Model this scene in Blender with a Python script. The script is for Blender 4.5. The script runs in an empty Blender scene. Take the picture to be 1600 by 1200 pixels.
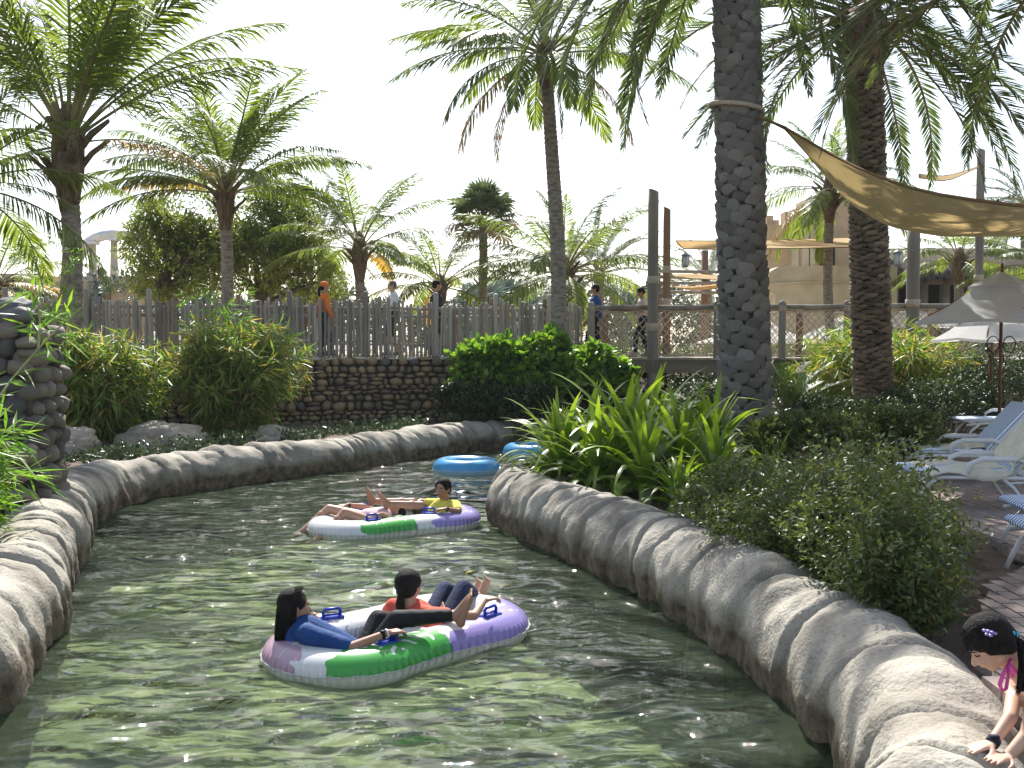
import bpy, bmesh, math, random
import numpy as np
from mathutils import Vector, Matrix, Euler, noise

R = math.radians
sc = bpy.context.scene
col = sc.collection

# ------------------------------------------------------------------ camera
FPX, HY, EYE = 1600.0, 535.0, 2.2
PITCH = math.atan((600 - HY) / FPX)
cam_d = bpy.data.cameras.new('camera')
cam = bpy.data.objects.new('camera', cam_d)
col.objects.link(cam)
cam_d.sensor_width = 36.0
cam_d.lens = 36.0 * FPX / 1600.0
cam_d.clip_end = 2000
cam_d.clip_start = 0.05
cam.location = (0, 0, EYE)
cam.rotation_euler = (math.pi / 2 - PITCH, 0, 0)
sc.camera = cam

# ------------------------------------------------------------------ light
SUN_EL, SUN_AZ = 46.0, -5.0          # azimuth measured from +Y towards +X
w = bpy.data.worlds.new('World')
sc.world = w
w.use_nodes = True
nt = w.node_tree
bg = nt.nodes['Background']
sky = nt.nodes.new('ShaderNodeTexSky')
sky.sky_type = 'NISHITA'
sky.sun_disc = False
sky.sun_elevation = R(SUN_EL)
sky.sun_rotation = R(SUN_AZ)
sky.air_density = 1.0
sky.dust_density = 1.6
sky.ozone_density = 1.0
hs = nt.nodes.new('ShaderNodeHueSaturation')
hs.inputs['Saturation'].default_value = 0.75
nt.links.new(sky.outputs[0], hs.inputs['Color'])
nt.links.new(hs.outputs[0], bg.inputs[0])
bg.inputs[1].default_value = 0.13
sd = bpy.data.lights.new('sun', 'SUN')
sd.energy = 5.0
sd.angle = R(0.53)
sd.color = (1.0, 0.97, 0.92)
so = bpy.data.objects.new('sun', sd)
col.objects.link(so)
sv = Vector((math.sin(R(SUN_AZ)) * math.cos(R(SUN_EL)), math.cos(R(SUN_AZ)) * math.cos(R(SUN_EL)), math.sin(R(SUN_EL))))
so.location = sv * 40
so.rotation_euler = sv.to_track_quat('Z', 'Y').to_euler()
sc.view_settings.view_transform = 'Standard'
sc.view_settings.look = 'None'
sc.view_settings.exposure = 0.92
sc.view_settings.gamma = 1.0
sc.view_settings.use_curve_mapping = False

# ------------------------------------------------------------------ measuring
_fw = Vector((0, math.cos(PITCH), -math.sin(PITCH)))
_up = Vector((0, math.sin(PITCH), math.cos(PITCH)))


def ray(px, py):
    return Vector((px - 800.0, 0, 0)) + _fw * FPX + _up * (600.0 - py)


def W(px, py, d):
    r = ray(px, py)
    return Vector((0, 0, EYE)) + r * (d / r.y)


def G(px, py, z=0.0):
    r = ray(px, py)
    return Vector((0, 0, EYE)) + r * ((z - EYE) / r.z)


# ------------------------------------------------------------------ materials
MATS = {}


def mat(name, c1, c2=None, c3=None, rough=0.8, scale=4.0, bump=0.0, bscale=None, detail=4.0, transl=0.0,
        objrand=False, attr=False, spec=0.3, metal=0.0, stretch=(1, 1, 1), coat=0.0, tcol=None, sheen=0.0, distort=0.0,
        vmin=0.35, vmax=0.65, emis=None, sss=0.0):
    if name in MATS:
        return MATS[name]
    m = bpy.data.materials.new(name)
    m.use_nodes = True
    t = m.node_tree
    N, L = t.nodes, t.links
    b = N['Principled BSDF']
    b.inputs['Roughness'].default_value = rough
    b.inputs['Specular IOR Level'].default_value = spec
    b.inputs['Metallic'].default_value = metal
    if coat:
        b.inputs['Coat Weight'].default_value = coat
        b.inputs['Coat Roughness'].default_value = 0.08
    if sss:
        b.inputs['Subsurface Weight'].default_value = sss
        b.inputs['Subsurface Radius'].default_value = (0.02, 0.008, 0.005)
        b.inputs['Subsurface Scale'].default_value = 0.5
    c2 = c2 or tuple(min(1, x * 0.75) for x in c1)
    tc = N.new('ShaderNodeTexCoord')
    mp = N.new('ShaderNodeMapping')
    mp.inputs['Scale'].default_value = stretch
    L.new(tc.outputs['Object'], mp.inputs[0])
    nz = N.new('ShaderNodeTexNoise')
    nz.inputs['Scale'].default_value = scale
    nz.inputs['Detail'].default_value = detail
    nz.inputs['Distortion'].default_value = distort
    L.new(mp.outputs[0], nz.inputs['Vector'])
    cr = N.new('ShaderNodeValToRGB')
    e = cr.color_ramp.elements
    e[0].position = vmin
    e[1].position = vmax
    e[0].color = (*c2, 1)
    e[1].color = (*c1, 1)
    if c3:
        x = e.new((vmin + vmax) / 2)
        x.color = (*c3, 1)
    fac = nz.outputs['Fac']
    if attr or objrand:
        if attr:
            a = N.new('ShaderNodeAttribute')
            a.attribute_name = 'tint'
            src = a.outputs['Fac']
        else:
            oi = N.new('ShaderNodeObjectInfo')
            src = oi.outputs['Random']
        mm = N.new('ShaderNodeMath')
        mm.operation = 'MULTIPLY_ADD'
        mm.inputs[1].default_value = 0.8
        L.new(src, mm.inputs[0])
        m2 = N.new('ShaderNodeMath')
        m2.operation = 'MULTIPLY'
        m2.inputs[1].default_value = 0.25
        L.new(nz.outputs['Fac'], m2.inputs[0])
        L.new(m2.outputs[0], mm.inputs[2])
        fac = mm.outputs[0]
        e[0].position = 0.1
        e[-1].position = 0.95
        if c3:
            e[1].position = 0.55
    L.new(fac, cr.inputs[0])
    L.new(cr.outputs[0], b.inputs['Base Color'])
    if bump:
        nb = N.new('ShaderNodeTexNoise')
        nb.inputs['Scale'].default_value = bscale or scale * 4
        nb.inputs['Detail'].default_value = 5
        L.new(mp.outputs[0], nb.inputs['Vector'])
        bp = N.new('ShaderNodeBump')
        bp.inputs['Strength'].default_value = min(1.0, bump)
        bp.inputs['Distance'].default_value = 0.02
        L.new(nb.outputs['Fac'], bp.inputs['Height'])
        L.new(bp.outputs[0], b.inputs['Normal'])
    if transl:
        tr = N.new('ShaderNodeBsdfTranslucent')
        if tcol:
            mx = N.new('ShaderNodeMix')
            mx.data_type = 'RGBA'
            mx.blend_type = 'MULTIPLY'
            mx.inputs[0].default_value = 1
            L.new(cr.outputs[0], mx.inputs[6])
            mx.inputs[7].default_value = (*tcol, 1)
            L.new(mx.outputs[2], tr.inputs[0])
        else:
            L.new(cr.outputs[0], tr.inputs[0])
        ms = N.new('ShaderNodeMixShader')
        ms.inputs[0].default_value = transl
        L.new(b.outputs[0], ms.inputs[1])
        L.new(tr.outputs[0], ms.inputs[2])
        L.new(ms.outputs[0], N['Material Output'].inputs[0])
    MATS[name] = m
    return m


# ------------------------------------------------------------------ mesh builder
def frames(pts):
    """parallel transport frames along a polyline"""
    pts = [Vector(p) for p in pts]
    n = len(pts)
    T = []
    for i in range(n):
        a = pts[max(0, i - 1)]
        b = pts[min(n - 1, i + 1)]
        d = (b - a)
        T.append(d.normalized() if d.length > 1e-9 else Vector((0, 0, 1)))
    up = Vector((0, 0, 1)) if abs(T[0].z) < 0.9 else Vector((1, 0, 0))
    u = T[0].cross(up).normalized()
    out = []
    for t in T:
        u = (u - t * u.dot(t))
        if u.length < 1e-6:
            u = t.orthogonal()
        u.normalize()
        out.append((t, u, t.cross(u).normalized()))
    return out


class MB:
    def __init__(s):
        s.v, s.f, s.m, s.t = [], [], [], []
        s.tint = 0.5

    def add(s, vs, fs, mi=0):
        o = len(s.v)
        s.v.extend([tuple(x) for x in vs])
        s.f.extend([tuple(o + i for i in f) for f in fs])
        s.m.extend([mi] * len(fs))
        s.t.extend([s.tint] * len(vs))
        return o

    def box(s, c, d, rot=None, mi=0, taper=1.0):
        x, y, z = [k / 2 for k in d]
        vs = []
        for sz in (-1, 1):
            k = taper if sz > 0 else 1.0
            for sx, sy in ((-1, -1), (1, -1), (1, 1), (-1, 1)):
                vs.append(Vector((sx * x * k, sy * y * k, sz * z)))
        if rot is not None:
            M = rot if isinstance(rot, Matrix) else Matrix.Rotation(rot, 3, 'Z')
            vs = [M @ v for v in vs]
        c = Vector(c)
        vs = [v + c for v in vs]
        s.add(vs, [(3, 2, 1, 0), (4, 5, 6, 7), (0, 1, 5, 4), (1, 2, 6, 5), (2, 3, 7, 6), (3, 0, 4, 7)], mi)
        return s

    def tube(s, pts, rad, seg=8, caps=True, mi=0, squash=None):
        pts = [Vector(p) for p in pts]
        fr = frames(pts)
        vs = []
        for i, p in enumerate(pts):
            r = rad[i] if isinstance(rad, (list, tuple)) else rad
            t, u, w_ = fr[i]
            for k in range(seg):
                a = 2 * math.pi * k / seg
                if squash:
                    vs.append(p + u * (math.cos(a) * r) + w_ * (math.sin(a) * r * squash))
                else:
                    vs.append(p + u * (math.cos(a) * r) + w_ * (math.sin(a) * r))
        fs = []
        n = len(pts)
        for i in range(n - 1):
            for k in range(seg):
                a, b = i * seg + k, i * seg + (k + 1) % seg
                fs.append((a, b, b + seg, a + seg))
        if caps:
            fs.append(tuple(range(seg - 1, -1, -1)))
            fs.append(tuple((n - 1) * seg + k for k in range(seg)))
        s.add(vs, fs, mi)
        return s

    def ball(s, c, r, seg=12, rings=8, rot=None, mi=0):
        """ellipsoid, r scalar or 3-vector"""
        if not isinstance(r, (tuple, list, Vector)):
            r = (r, r, r)
        vs = [Vector((0, 0, r[2]))]
        for i in range(1, rings):
            a = math.pi * i / rings
            for k in range(seg):
                b = 2 * math.pi * k / seg
                vs.append(Vector((r[0] * math.sin(a) * math.cos(b), r[1] * math.sin(a) * math.sin(b), r[2] * math.cos(a))))
        vs.append(Vector((0, 0, -r[2])))
        if rot is not None:
            vs = [rot @ v for v in vs]
        c = Vector(c)
        vs = [v + c for v in vs]
        fs = []
        for k in range(seg):
            fs.append((0, 1 + k, 1 + (k + 1) % seg))
        for i in range(rings - 2):
            for k in range(seg):
                a, b = 1 + i * seg + k, 1 + i * seg + (k + 1) % seg
                fs.append((a, a + seg, b + seg, b))
        l = len(vs) - 1
        o = 1 + (rings - 2) * seg
        for k in range(seg):
            fs.append((l, o + (k + 1) % seg, o + k))
        s.add(vs, fs, mi)
        return s

    def bone(s, a, b, ra, rb, seg=12, mi=0):
        """capsule with two radii, closed"""
        a, b = Vector(a), Vector(b)
        d = (b - a)
        if d.length < 1e-6:
            return s.ball(a, ra, seg, 8, mi=mi)
        d.normalize()
        pts, rr = [], []
        for k in (1.0, .92, .7, .38):
            pts.append(a - d * ra * k)
            rr.append(max(ra * math.sqrt(max(0, 1 - k * k)), ra * .02))
        pts.append(a); rr.append(ra)
        pts.append((a + b) / 2); rr.append((ra + rb) / 2)
        pts.append(b); rr.append(rb)
        for k in (.38, .7, .92, 1.0):
            pts.append(b + d * rb * k)
            rr.append(max(rb * math.sqrt(max(0, 1 - k * k)), rb * .02))
        return s.tube(pts, rr, seg, True, mi)

    def prism(s, pts2, h0, h1, mi=0):
        n = len(pts2)
        vs = [(p[0], p[1], h0) for p in pts2] + [(p[0], p[1], h1) for p in pts2]
        fs = [tuple(range(n - 1, -1, -1)), tuple(range(n, 2 * n))]
        fs += [(i, (i + 1) % n, n + (i + 1) % n, n + i) for i in range(n)]
        s.add(vs, fs, mi)
        return s

    def mesh(s, name, mats, off=None, smooth=True):
        me = bpy.data.meshes.new(name)
        vs = s.v
        if off is not None:
            vs = [(x - off[0], y - off[1], z - off[2]) for x, y, z in vs]
        me.from_pydata(vs, [], s.f)
        for m_ in (mats if isinstance(mats, (list, tuple)) else [mats]):
            me.materials.append(m_)
        if any(s.m):
            me.polygons.foreach_set('material_index', s.m)
        if smooth:
            me.polygons.foreach_set('use_smooth', [True] * len(s.f))
        at = me.attributes.new('tint', 'FLOAT', 'POINT')
        at.data.foreach_set('value', s.t)
        me.update()
        return me

    def build(s, name, mats, parent=None, smooth=True, world=True, kind=None, label=None):
        """link as one object; verts are in world space unless world=False"""
        off = parent_loc(parent) if (world and parent is not None) else None
        me = s.mesh(name, mats, off, smooth)
        o = bpy.data.objects.new(name, me)
        col.objects.link(o)
        if parent is not None:
            o.parent = parent
        if kind:
            o['kind'] = kind
        if label:
            o['label'] = label
        return o


def parent_loc(p):
    v = Vector((0, 0, 0))
    while p is not None:
        v += p.location
        p = p.parent
    return v


def sharp(me, ang=35):
    me.set_sharp_from_angle(angle=R(ang))


def thing(name, loc, label, cat, group=None, rz=0.0):
    o = bpy.data.objects.new(name, None)
    o.empty_display_size = 0.2
    col.objects.link(o)
    o.location = loc
    o.rotation_euler = (0, 0, rz)
    o['label'] = label
    o['category'] = cat
    if group:
        o['group'] = group
    return o


def tag(o, label, cat, group=None):
    o['label'] = label
    o['category'] = cat
    if group:
        o['group'] = group
    return o


def structure(o):
    o['kind'] = 'structure'
    return o


def inst(name, me, parent, loc=(0, 0, 0), rot=(0, 0, 0), scale=(1, 1, 1)):
    o = bpy.data.objects.new(name, me)
    col.objects.link(o)
    o.parent = parent
    o.location = loc
    o.rotation_euler = rot
    o.scale = scale if isinstance(scale, (tuple, list, Vector)) else (scale,) * 3
    return o


def center_on_base(root):
    pass


def copy_thing(root, loc, rz=0.0, label=None, group=None, scale=1.0):
    r = root.copy()
    col.objects.link(r)
    r.location = loc
    r.rotation_euler = (0, 0, rz)
    r.scale = (scale,) * 3
    if label:
        r['label'] = label
    if group:
        r['group'] = group
    for ch in list(root.children):
        c = ch.copy()
        col.objects.link(c)
        c.parent = r
        for g in ch.children:
            d = g.copy()
            col.objects.link(d)
            d.parent = c
    return r


def spline(pts, step=0.1):
    """Catmull-Rom through points, resampled to about equal steps"""
    P = [Vector(p) for p in pts]
    P = [P[0] * 2 - P[1]] + P + [P[-1] * 2 - P[-2]]
    out = []
    for i in range(1, len(P) - 2):
        p0, p1, p2, p3 = P[i - 1:i + 3]
        n = max(2, int((p2 - p1).length / step * 2))
        for k in range(n):
            t = k / n
            out.append(0.5 * ((2 * p1) + (p2 - p0) * t + (2 * p0 - 5 * p1 + 4 * p2 - p3) * t * t + (3 * p1 - p0 - 3 * p2 + p3) * t ** 3))
    out.append(P[-2].copy())
    # resample
    L = [0.0]
    for a, b in zip(out, out[1:]):
        L.append(L[-1] + (b - a).length)
    tot = L[-1]
    n = max(2, int(tot / step))
    res, j = [], 0
    for k in range(n + 1):
        s_ = tot * k / n
        while j < len(L) - 2 and L[j + 1] < s_:
            j += 1
        t = (s_ - L[j]) / max(1e-9, L[j + 1] - L[j])
        res.append(out[j].lerp(out[j + 1], min(1, t)))
    return res


# ------------------------------------------------------------------ leaves (numpy)
def leaves_mesh(name, C, D, Nn, Ln, Wd, mats, tint=None, fold=0.25, curl=0.0, wide=0.45):
    """one quad-pair leaf per row: centre-base C, direction D, normal Nn, length, width"""
    n = len(C)
    D = D / (np.linalg.norm(D, axis=1, keepdims=True) + 1e-9)
    S = np.cross(D, Nn)
    S = S / (np.linalg.norm(S, axis=1, keepdims=True) + 1e-9)
    Nn = np.cross(S, D)
    Ln = np.asarray(Ln).reshape(-1, 1) * np.ones((n, 1))
    Wd = np.asarray(Wd).reshape(-1, 1) * np.ones((n, 1))
    mid = C + D * Ln * wide
    V = np.empty((n, 4, 3))
    V[:, 0] = C
    V[:, 1] = mid + S * Wd * .5 + Nn * Wd * fold
    V[:, 2] = C + D * Ln - Nn * Ln * curl
    V[:, 3] = mid - S * Wd * .5 + Nn * Wd * fold
    me = bpy.data.meshes.new(name)
    me.vertices.add(n * 4)
    me.vertices.foreach_set('co', V.reshape(-1).astype(np.float32))
    base = (np.arange(n) * 4).reshape(-1, 1)
    tri = np.concatenate([base + np.array([[0, 1, 2]]), base + np.array([[0, 2, 3]])], axis=1).reshape(-1).astype(np.int32)
    me.loops.add(len(tri))
    me.loops.foreach_set('vertex_index', tri)
    me.polygons.add(n * 2)
    me.polygons.foreach_set('loop_start', (np.arange(n * 2) * 3).astype(np.int32))
    me.polygons.foreach_set('loop_total', np.full(n * 2, 3, dtype=np.int32))
    for m_ in (mats if isinstance(mats, (list, tuple)) else [mats]):
        me.materials.append(m_)
    if tint is None:
        tint = np.random.rand(n)
    at = me.attributes.new('tint', 'FLOAT', 'POINT')
    at.data.foreach_set('value', np.repeat(tint, 4).astype(np.float32))
    me.update()
    me.validate()
    return me


def join_meshes(parts, name):
    bm = bmesh.new()
    for p in parts:
        bm.from_mesh(p)
    me = bpy.data.meshes.new(name)
    bm.to_mesh(me)
    for m_ in parts[0].materials:
        me.materials.append(m_)
    bm.free()
    return me


rng = np.random.default_rng(7)
random.seed(7)


def sprig_leaves(P, Dr, per, spread, ln, wd, jit=0.5, droop=0.0, lnj=0.35, seglen=0.2, tj=0.25):
    """for every sprig at P with axis Dr place `per` leaves along a short twig"""
    n = len(P)
    idx = np.repeat(np.arange(n), per)
    t = np.tile(np.linspace(0.1, 1, per), n)
    A = Dr / (np.linalg.norm(Dr, axis=1, keepdims=True) + 1e-9)
    A = A[idx]
    C = P[idx] + A * (t * seglen)[:, None] + rng.normal(0, seglen * .12, (n * per, 3))
    rnd = rng.normal(0, 1, (n * per, 3))
    side = np.cross(A, rnd)
    side /= np.linalg.norm(side, axis=1, keepdims=True) + 1e-9
    D = A * (1 - spread) + side * spread + rng.normal(0, .25 * jit, (n * per, 3))
    D[:, 2] -= droop * (0.5 + rng.random(n * per))
    Nn = rng.normal(0, .6, (n * per, 3))
    Nn[:, 2] += 1.0
    L_ = ln * (1 + rng.uniform(-lnj, lnj, n * per))
    Wd_ = wd * (1 + rng.uniform(-.3, .3, n * per))
    st = rng.random(n)
    tint = np.clip(st[idx] * (1 - tj) + rng.random(n * per) * tj, 0, 1)
    return C, D, Nn, L_, Wd_, tint


def obj_mesh(name, me, parent=None, world=True, kind=None):
    o = bpy.data.objects.new(name, me)
    col.objects.link(o)
    if parent is not None:
        o.parent = parent
        if world:
            pl = parent_loc(parent)
            me.transform(Matrix.Translation(-pl))
    if kind:
        o['kind'] = kind
    return o
# ================================================================== materials of the setting
M_soil = mat('soil', (.16, .12, .085), (.07, .05, .035), rough=.95, scale=3, bump=.8, bscale=30)
M_sand = mat('pale_ground', (.42, .36, .27), (.32, .27, .2), rough=.95, scale=.6, bump=.3, bscale=8)
M_lum = mat('kerb_rock', (.42, .385, .315), (.2, .18, .145), (.32, .29, .24), rough=.85, scale=2.2, bump=.65, bscale=40, detail=9)
M_stone = mat('river_stone', (.40, .28, .16), (.13, .12, .105), (.27, .2, .12), rough=.75, scale=7, objrand=True, bump=.35, bscale=30)
M_stone_far = mat('river_stone_joined', (.40, .28, .16), (.13, .12, .105), (.27, .2, .12), rough=.75, scale=7, attr=True, bump=.35, bscale=30)
M_dstone = mat('dark_stone', (.2, .19, .18), (.09, .085, .08), rough=.7, scale=6, bump=.5, bscale=18)
M_pale_stone = mat('pale_capstone', (.6, .54, .44), (.4, .36, .3), rough=.9, scale=5, objrand=True, bump=.4)
M_boulder = mat('boulder', (.5, .42, .33), (.3, .25, .2), (.42, .36, .28), rough=.9, scale=3.2, bump=.9, bscale=14, detail=10)
M_mortar = mat('mortar', (.11, .09, .07), (.05, .04, .035), rough=.95, scale=9, bump=.5)
M_picket = mat('weathered_wood', (.46, .41, .35), (.2, .175, .15), (.34, .30, .255), rough=.9, scale=6, objrand=True, bump=.4, bscale=40, stretch=(1, 1, .15))
M_picket2 = mat('brown_wood', (.36, .22, .13), (.17, .1, .06), rough=.85, scale=6, objrand=True, stretch=(1, 1, .2))
M_greypole = mat('grey_pole', (.33, .29, .24), (.19, .165, .14), rough=.85, scale=3, bump=.3, bscale=30, stretch=(1, 1, .12))
M_rope = mat('rope', (.52, .44, .34), (.36, .3, .22), rough=.95, scale=30)
M_deck = mat('deck_wood', (.42, .36, .29), (.25, .21, .17), rough=.85, scale=5, objrand=True)
M_beam = mat('beam_wood', (.2, .165, .12), (.12, .1, .075), rough=.85, scale=2, stretch=(.2, 1, 1))
M_paver = mat('brick_paver', (.4, .31, .27), (.25, .19, .165), (.33, .26, .22), rough=.9, scale=14, objrand=True, bump=.35, bscale=50)
M_paver2 = mat('brick_paver_joined', (.4, .31, .27), (.25, .19, .165), (.33, .26, .22), rough=.9, scale=14, attr=True, bump=.35, bscale=50)
M_joint = mat('sand_joint', (.3, .26, .22), (.2, .17, .14), rough=.95, scale=20)

# kerb stain: a brown wet band with a ragged edge above the water line; its dark tone also paints the lower face's shade
def kerb_stain_shade():
    t = M_lum.node_tree
    N, L = t.nodes, t.links
    b = N['Principled BSDF']
    src = b.inputs['Base Color'].links[0].from_socket
    geo = N.new('ShaderNodeNewGeometry')
    sp = N.new('ShaderNodeSeparateXYZ')
    L.new(geo.outputs['Position'], sp.inputs[0])
    nz = N.new('ShaderNodeTexNoise')
    nz.inputs['Scale'].default_value = 3.5
    nz.inputs['Detail'].default_value = 6
    L.new(geo.outputs['Position'], nz.inputs['Vector'])
    a = N.new('ShaderNodeMath'); a.operation = 'MULTIPLY_ADD'
    L.new(nz.outputs['Fac'], a.inputs[0]); a.inputs[1].default_value = -.36
    L.new(sp.outputs['Z'], a.inputs[2])
    r = N.new('ShaderNodeValToRGB')
    e = r.color_ramp.elements
    e[0].position = 0.0; e[0].color = (1, 1, 1, 1)
    e[1].position = 0.16; e[1].color = (0, 0, 0, 1)
    L.new(a.outputs[0], r.inputs[0])
    n2 = N.new('ShaderNodeTexNoise'); n2.inputs['Scale'].default_value = 9
    r2 = N.new('ShaderNodeValToRGB')
    r2.color_ramp.elements[0].position = .35; r2.color_ramp.elements[0].color = (.06, .046, .03, 1)
    r2.color_ramp.elements[1].position = .7; r2.color_ramp.elements[1].color = (.17, .13, .085, 1)
    L.new(geo.outputs['Position'], n2.inputs['Vector'])
    L.new(n2.outputs['Fac'], r2.inputs[0])
    m = N.new('ShaderNodeMix'); m.data_type = 'RGBA'
    L.new(r.outputs[0], m.inputs[0]); L.new(src, m.inputs[6]); L.new(r2.outputs[0], m.inputs[7])
    # fine dark speckle and pits
    v = N.new('ShaderNodeTexNoise'); v.inputs['Scale'].default_value = 45; v.inputs['Detail'].default_value = 3
    L.new(geo.outputs['Position'], v.inputs['Vector'])
    r3 = N.new('ShaderNodeValToRGB')
    r3.color_ramp.elements[0].position = .34; r3.color_ramp.elements[0].color = (.78, .77, .74, 1)
    r3.color_ramp.elements[1].position = .47; r3.color_ramp.elements[1].color = (1, 1, 1, 1)
    L.new(v.outputs['Fac'], r3.inputs[0])
    m2 = N.new('ShaderNodeMix'); m2.data_type = 'RGBA'; m2.blend_type = 'MULTIPLY'; m2.inputs[0].default_value = 1
    L.new(m.outputs[2], m2.inputs[6]); L.new(r3.outputs[0], m2.inputs[7])
    L.new(m2.outputs[2], b.inputs['Base Color'])
kerb_stain_shade()

# ================================================================== river outline
LP = [(-12, 2.6), (-8, 2.6), (-4.9, 3.0), (-3.7, 3.7), (-3.2, 4.6), (-3.3, 5.6), (-3.68, 7.2), (-4.22, 8.8), (-4.7, 10.2), (-5.2, 11.6), (-5.5, 12.9),
      (-5.5, 14.0), (-5.0, 15.15), (-4.2, 16.4), (-2.95, 18.0), (-1.6, 20.1), (-.35, 21.6), (1.5, 22.8), (4, 23.4), (8, 23.9), (14, 24.6)]
RP = [(-12, -.3), (-8, .1), (-4, .9), (-1.5, 1.7), (0, 2.35), (1.0, 2.95), (1.62, 3.7), (1.95, 4.6), (2.06, 5.4), (1.98, 6.4), (1.78, 7.6), (1.46, 8.9), (1.0, 10.2),
      (.5, 11.3), (.17, 12.25), (.1, 13.1), (.4, 14.0), (1.1, 14.9), (1.9, 16.1), (3.2, 17.5), (5, 19.3), (8, 20.8), (14, 21.8)]
Ls = spline([(x, y, 0) for x, y in LP], .25)
Rs = spline([(x, y, 0) for x, y in RP], .25)
poly = np.array([(p.x, p.y) for p in Ls] + [(p.x, p.y) for p in reversed(Rs)])


def inside(px, py, pl=poly):
    """vectorised point in polygon"""
    px, py = np.asarray(px, float), np.asarray(py, float)
    c = np.zeros(px.shape, bool)
    n = len(pl)
    j = n - 1
    for i in range(n):
        xi, yi = pl[i]
        xj, yj = pl[j]
        if yi != yj:
            k = ((yi > py) != (yj > py)) & (px < (xj - xi) * (py - yi) / (yj - yi) + xi)
            c ^= k
        j = i
    return c


WALL = [(-30, 19.0), (-14, 20.9), (-10.5, 21.4), (-6, 22.2), (-.9, 23.8), (1.9, 25.0), (7, 24.3), (12, 23.6), (18, 22.8), (30, 21)]
WX, WY = np.array([p[0] for p in WALL]), np.array([p[1] for p in WALL])


def wy(x):
    return float(np.interp(x, WX, WY))


xs = np.concatenate([-np.geomspace(400, 16, 14), np.arange(-14.4, 16, .2), np.geomspace(18, 400, 14)])
ys = np.concatenate([[-60, -30, -15, -8, -4], np.arange(-2, 34, .2), np.geomspace(36, 900, 16)])
XX, YY = np.meshgrid(xs, ys)
INR = inside(XX, YY)
WYY = np.interp(XX, WX, WY)
H = np.full(XX.shape, .40)
H += .05 * np.sin(XX * 1.7) * np.cos(YY * 1.3)
far_r = np.clip((YY - 27.0) / 4.0, 0, 1)
H = np.where(YY > 26, .4 + far_r * 1.1, H)
H = np.where((YY > WYY + .12) & (XX < 2.1), 1.84, H)
H = np.where((YY > 34), 1.5, H)
H = np.where(INR, -.9, H)


def ground_h(x, y):
    if y > 34:
        return 1.5
    if x < 2.1 and y > wy(x) + .12:
        return 1.84
    if y > 26:
        return .4 + min(1, max(0, (y - 27) / 4)) * 1.1
    return .4 + .05 * math.sin(x * 1.7) * math.cos(y * 1.3)


nx, ny = len(xs), len(ys)
verts = np.stack([XX, YY, H], -1).reshape(-1, 3)
gi, bi = [], []
for j in range(ny - 1):
    for i in range(nx - 1):
        q = (j * nx + i, j * nx + i + 1, (j + 1) * nx + i + 1, (j + 1) * nx + i)
        if INR[j, i] or INR[j, i + 1] or INR[j + 1, i] or INR[j + 1, i + 1]:
            bi.append(q)
        else:
            gi.append(q)


def sheet(name, faces, m):
    used = sorted({i for f in faces for i in f})
    mp_ = {k: n for n, k in enumerate(used)}
    me = bpy.data.meshes.new(name)
    me.from_pydata([tuple(verts[k]) for k in used], [], [tuple(mp_[i] for i in f) for f in faces])
    me.materials.append(m)
    me.polygons.foreach_set('use_smooth', [True] * len(faces))
    o = bpy.data.objects.new(name, me)
    col.objects.link(o)
    return structure(o)


# ground: soil near, pale paving far
mg = mat('ground_mix', (.17, .125, .09), (.075, .055, .04), rough=.95, scale=2.5, bump=.8, bscale=25)
t = mg.node_tree
N_, L_ = t.nodes, t.links
b = N_['Principled BSDF']
src = b.inputs['Base Color'].links[0].from_socket
geo = N_.new('ShaderNodeNewGeometry'); sp = N_.new('ShaderNodeSeparateXYZ'); L_.new(geo.outputs['Position'], sp.inputs[0])
r_ = N_.new('ShaderNodeMapRange'); r_.inputs[1].default_value = 1.2; r_.inputs[2].default_value = 1.5
L_.new(sp.outputs['Z'], r_.inputs[0])
mx = N_.new('ShaderNodeMix'); mx.data_type = 'RGBA'
L_.new(r_.outputs[0], mx.inputs[0]); L_.new(src, mx.inputs[6]); mx.inputs[7].default_value = (.45, .38, .28, 1)
L_.new(mx.outputs[2], b.inputs['Base Color'])
sheet('ground', gi, mg)

M_bed = mat('river_bed', (.29, .32, .175), (.05, .068, .04), (.14, .17, .095), rough=.9, scale=1.5, detail=6, distort=1.3, bump=.3, bscale=10, vmin=.33, vmax=.68)  # distorted mottling in the colour also stands in for caustic light on the bed
sheet('river_bed', bi, M_bed)

# ------------------------------------------------------------------ water surface
m = bpy.data.materials.new('water')
m.use_nodes = True
N_, L_ = m.node_tree.nodes, m.node_tree.links
N_.remove(N_['Principled BSDF'])
tc = N_.new('ShaderNodeNewGeometry')
mpg = N_.new('ShaderNodeMapping'); mpg.inputs['Scale'].default_value = (.75, 1.2, 1)
L_.new(tc.outputs['Position'], mpg.inputs[0])
n1 = N_.new('ShaderNodeTexNoise'); n1.inputs['Scale'].default_value = 2.3; n1.inputs['Detail'].default_value = .6; n1.inputs['Distortion'].default_value = .6
n2 = N_.new('ShaderNodeTexNoise'); n2.inputs['Scale'].default_value = 4.6; n2.inputs['Detail'].default_value = .8; n2.inputs['Distortion'].default_value = .5
L_.new(mpg.outputs[0], n1.inputs['Vector']); L_.new(mpg.outputs[0], n2.inputs['Vector'])
b1 = N_.new('ShaderNodeBump'); b1.inputs['Strength'].default_value = 1; b1.inputs['Distance'].default_value = .16
b2 = N_.new('ShaderNodeBump'); b2.inputs['Strength'].default_value = 1; b2.inputs['Distance'].default_value = .055
L_.new(n1.outputs['Fac'], b1.inputs['Height']); L_.new(n2.outputs['Fac'], b2.inputs['Height']); L_.new(b1.outputs[0], b2.inputs['Normal'])
n3 = N_.new('ShaderNodeTexNoise'); n3.inputs['Scale'].default_value = 19; n3.inputs['Detail'].default_value = 1
L_.new(mpg.outputs[0], n3.inputs['Vector'])
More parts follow.
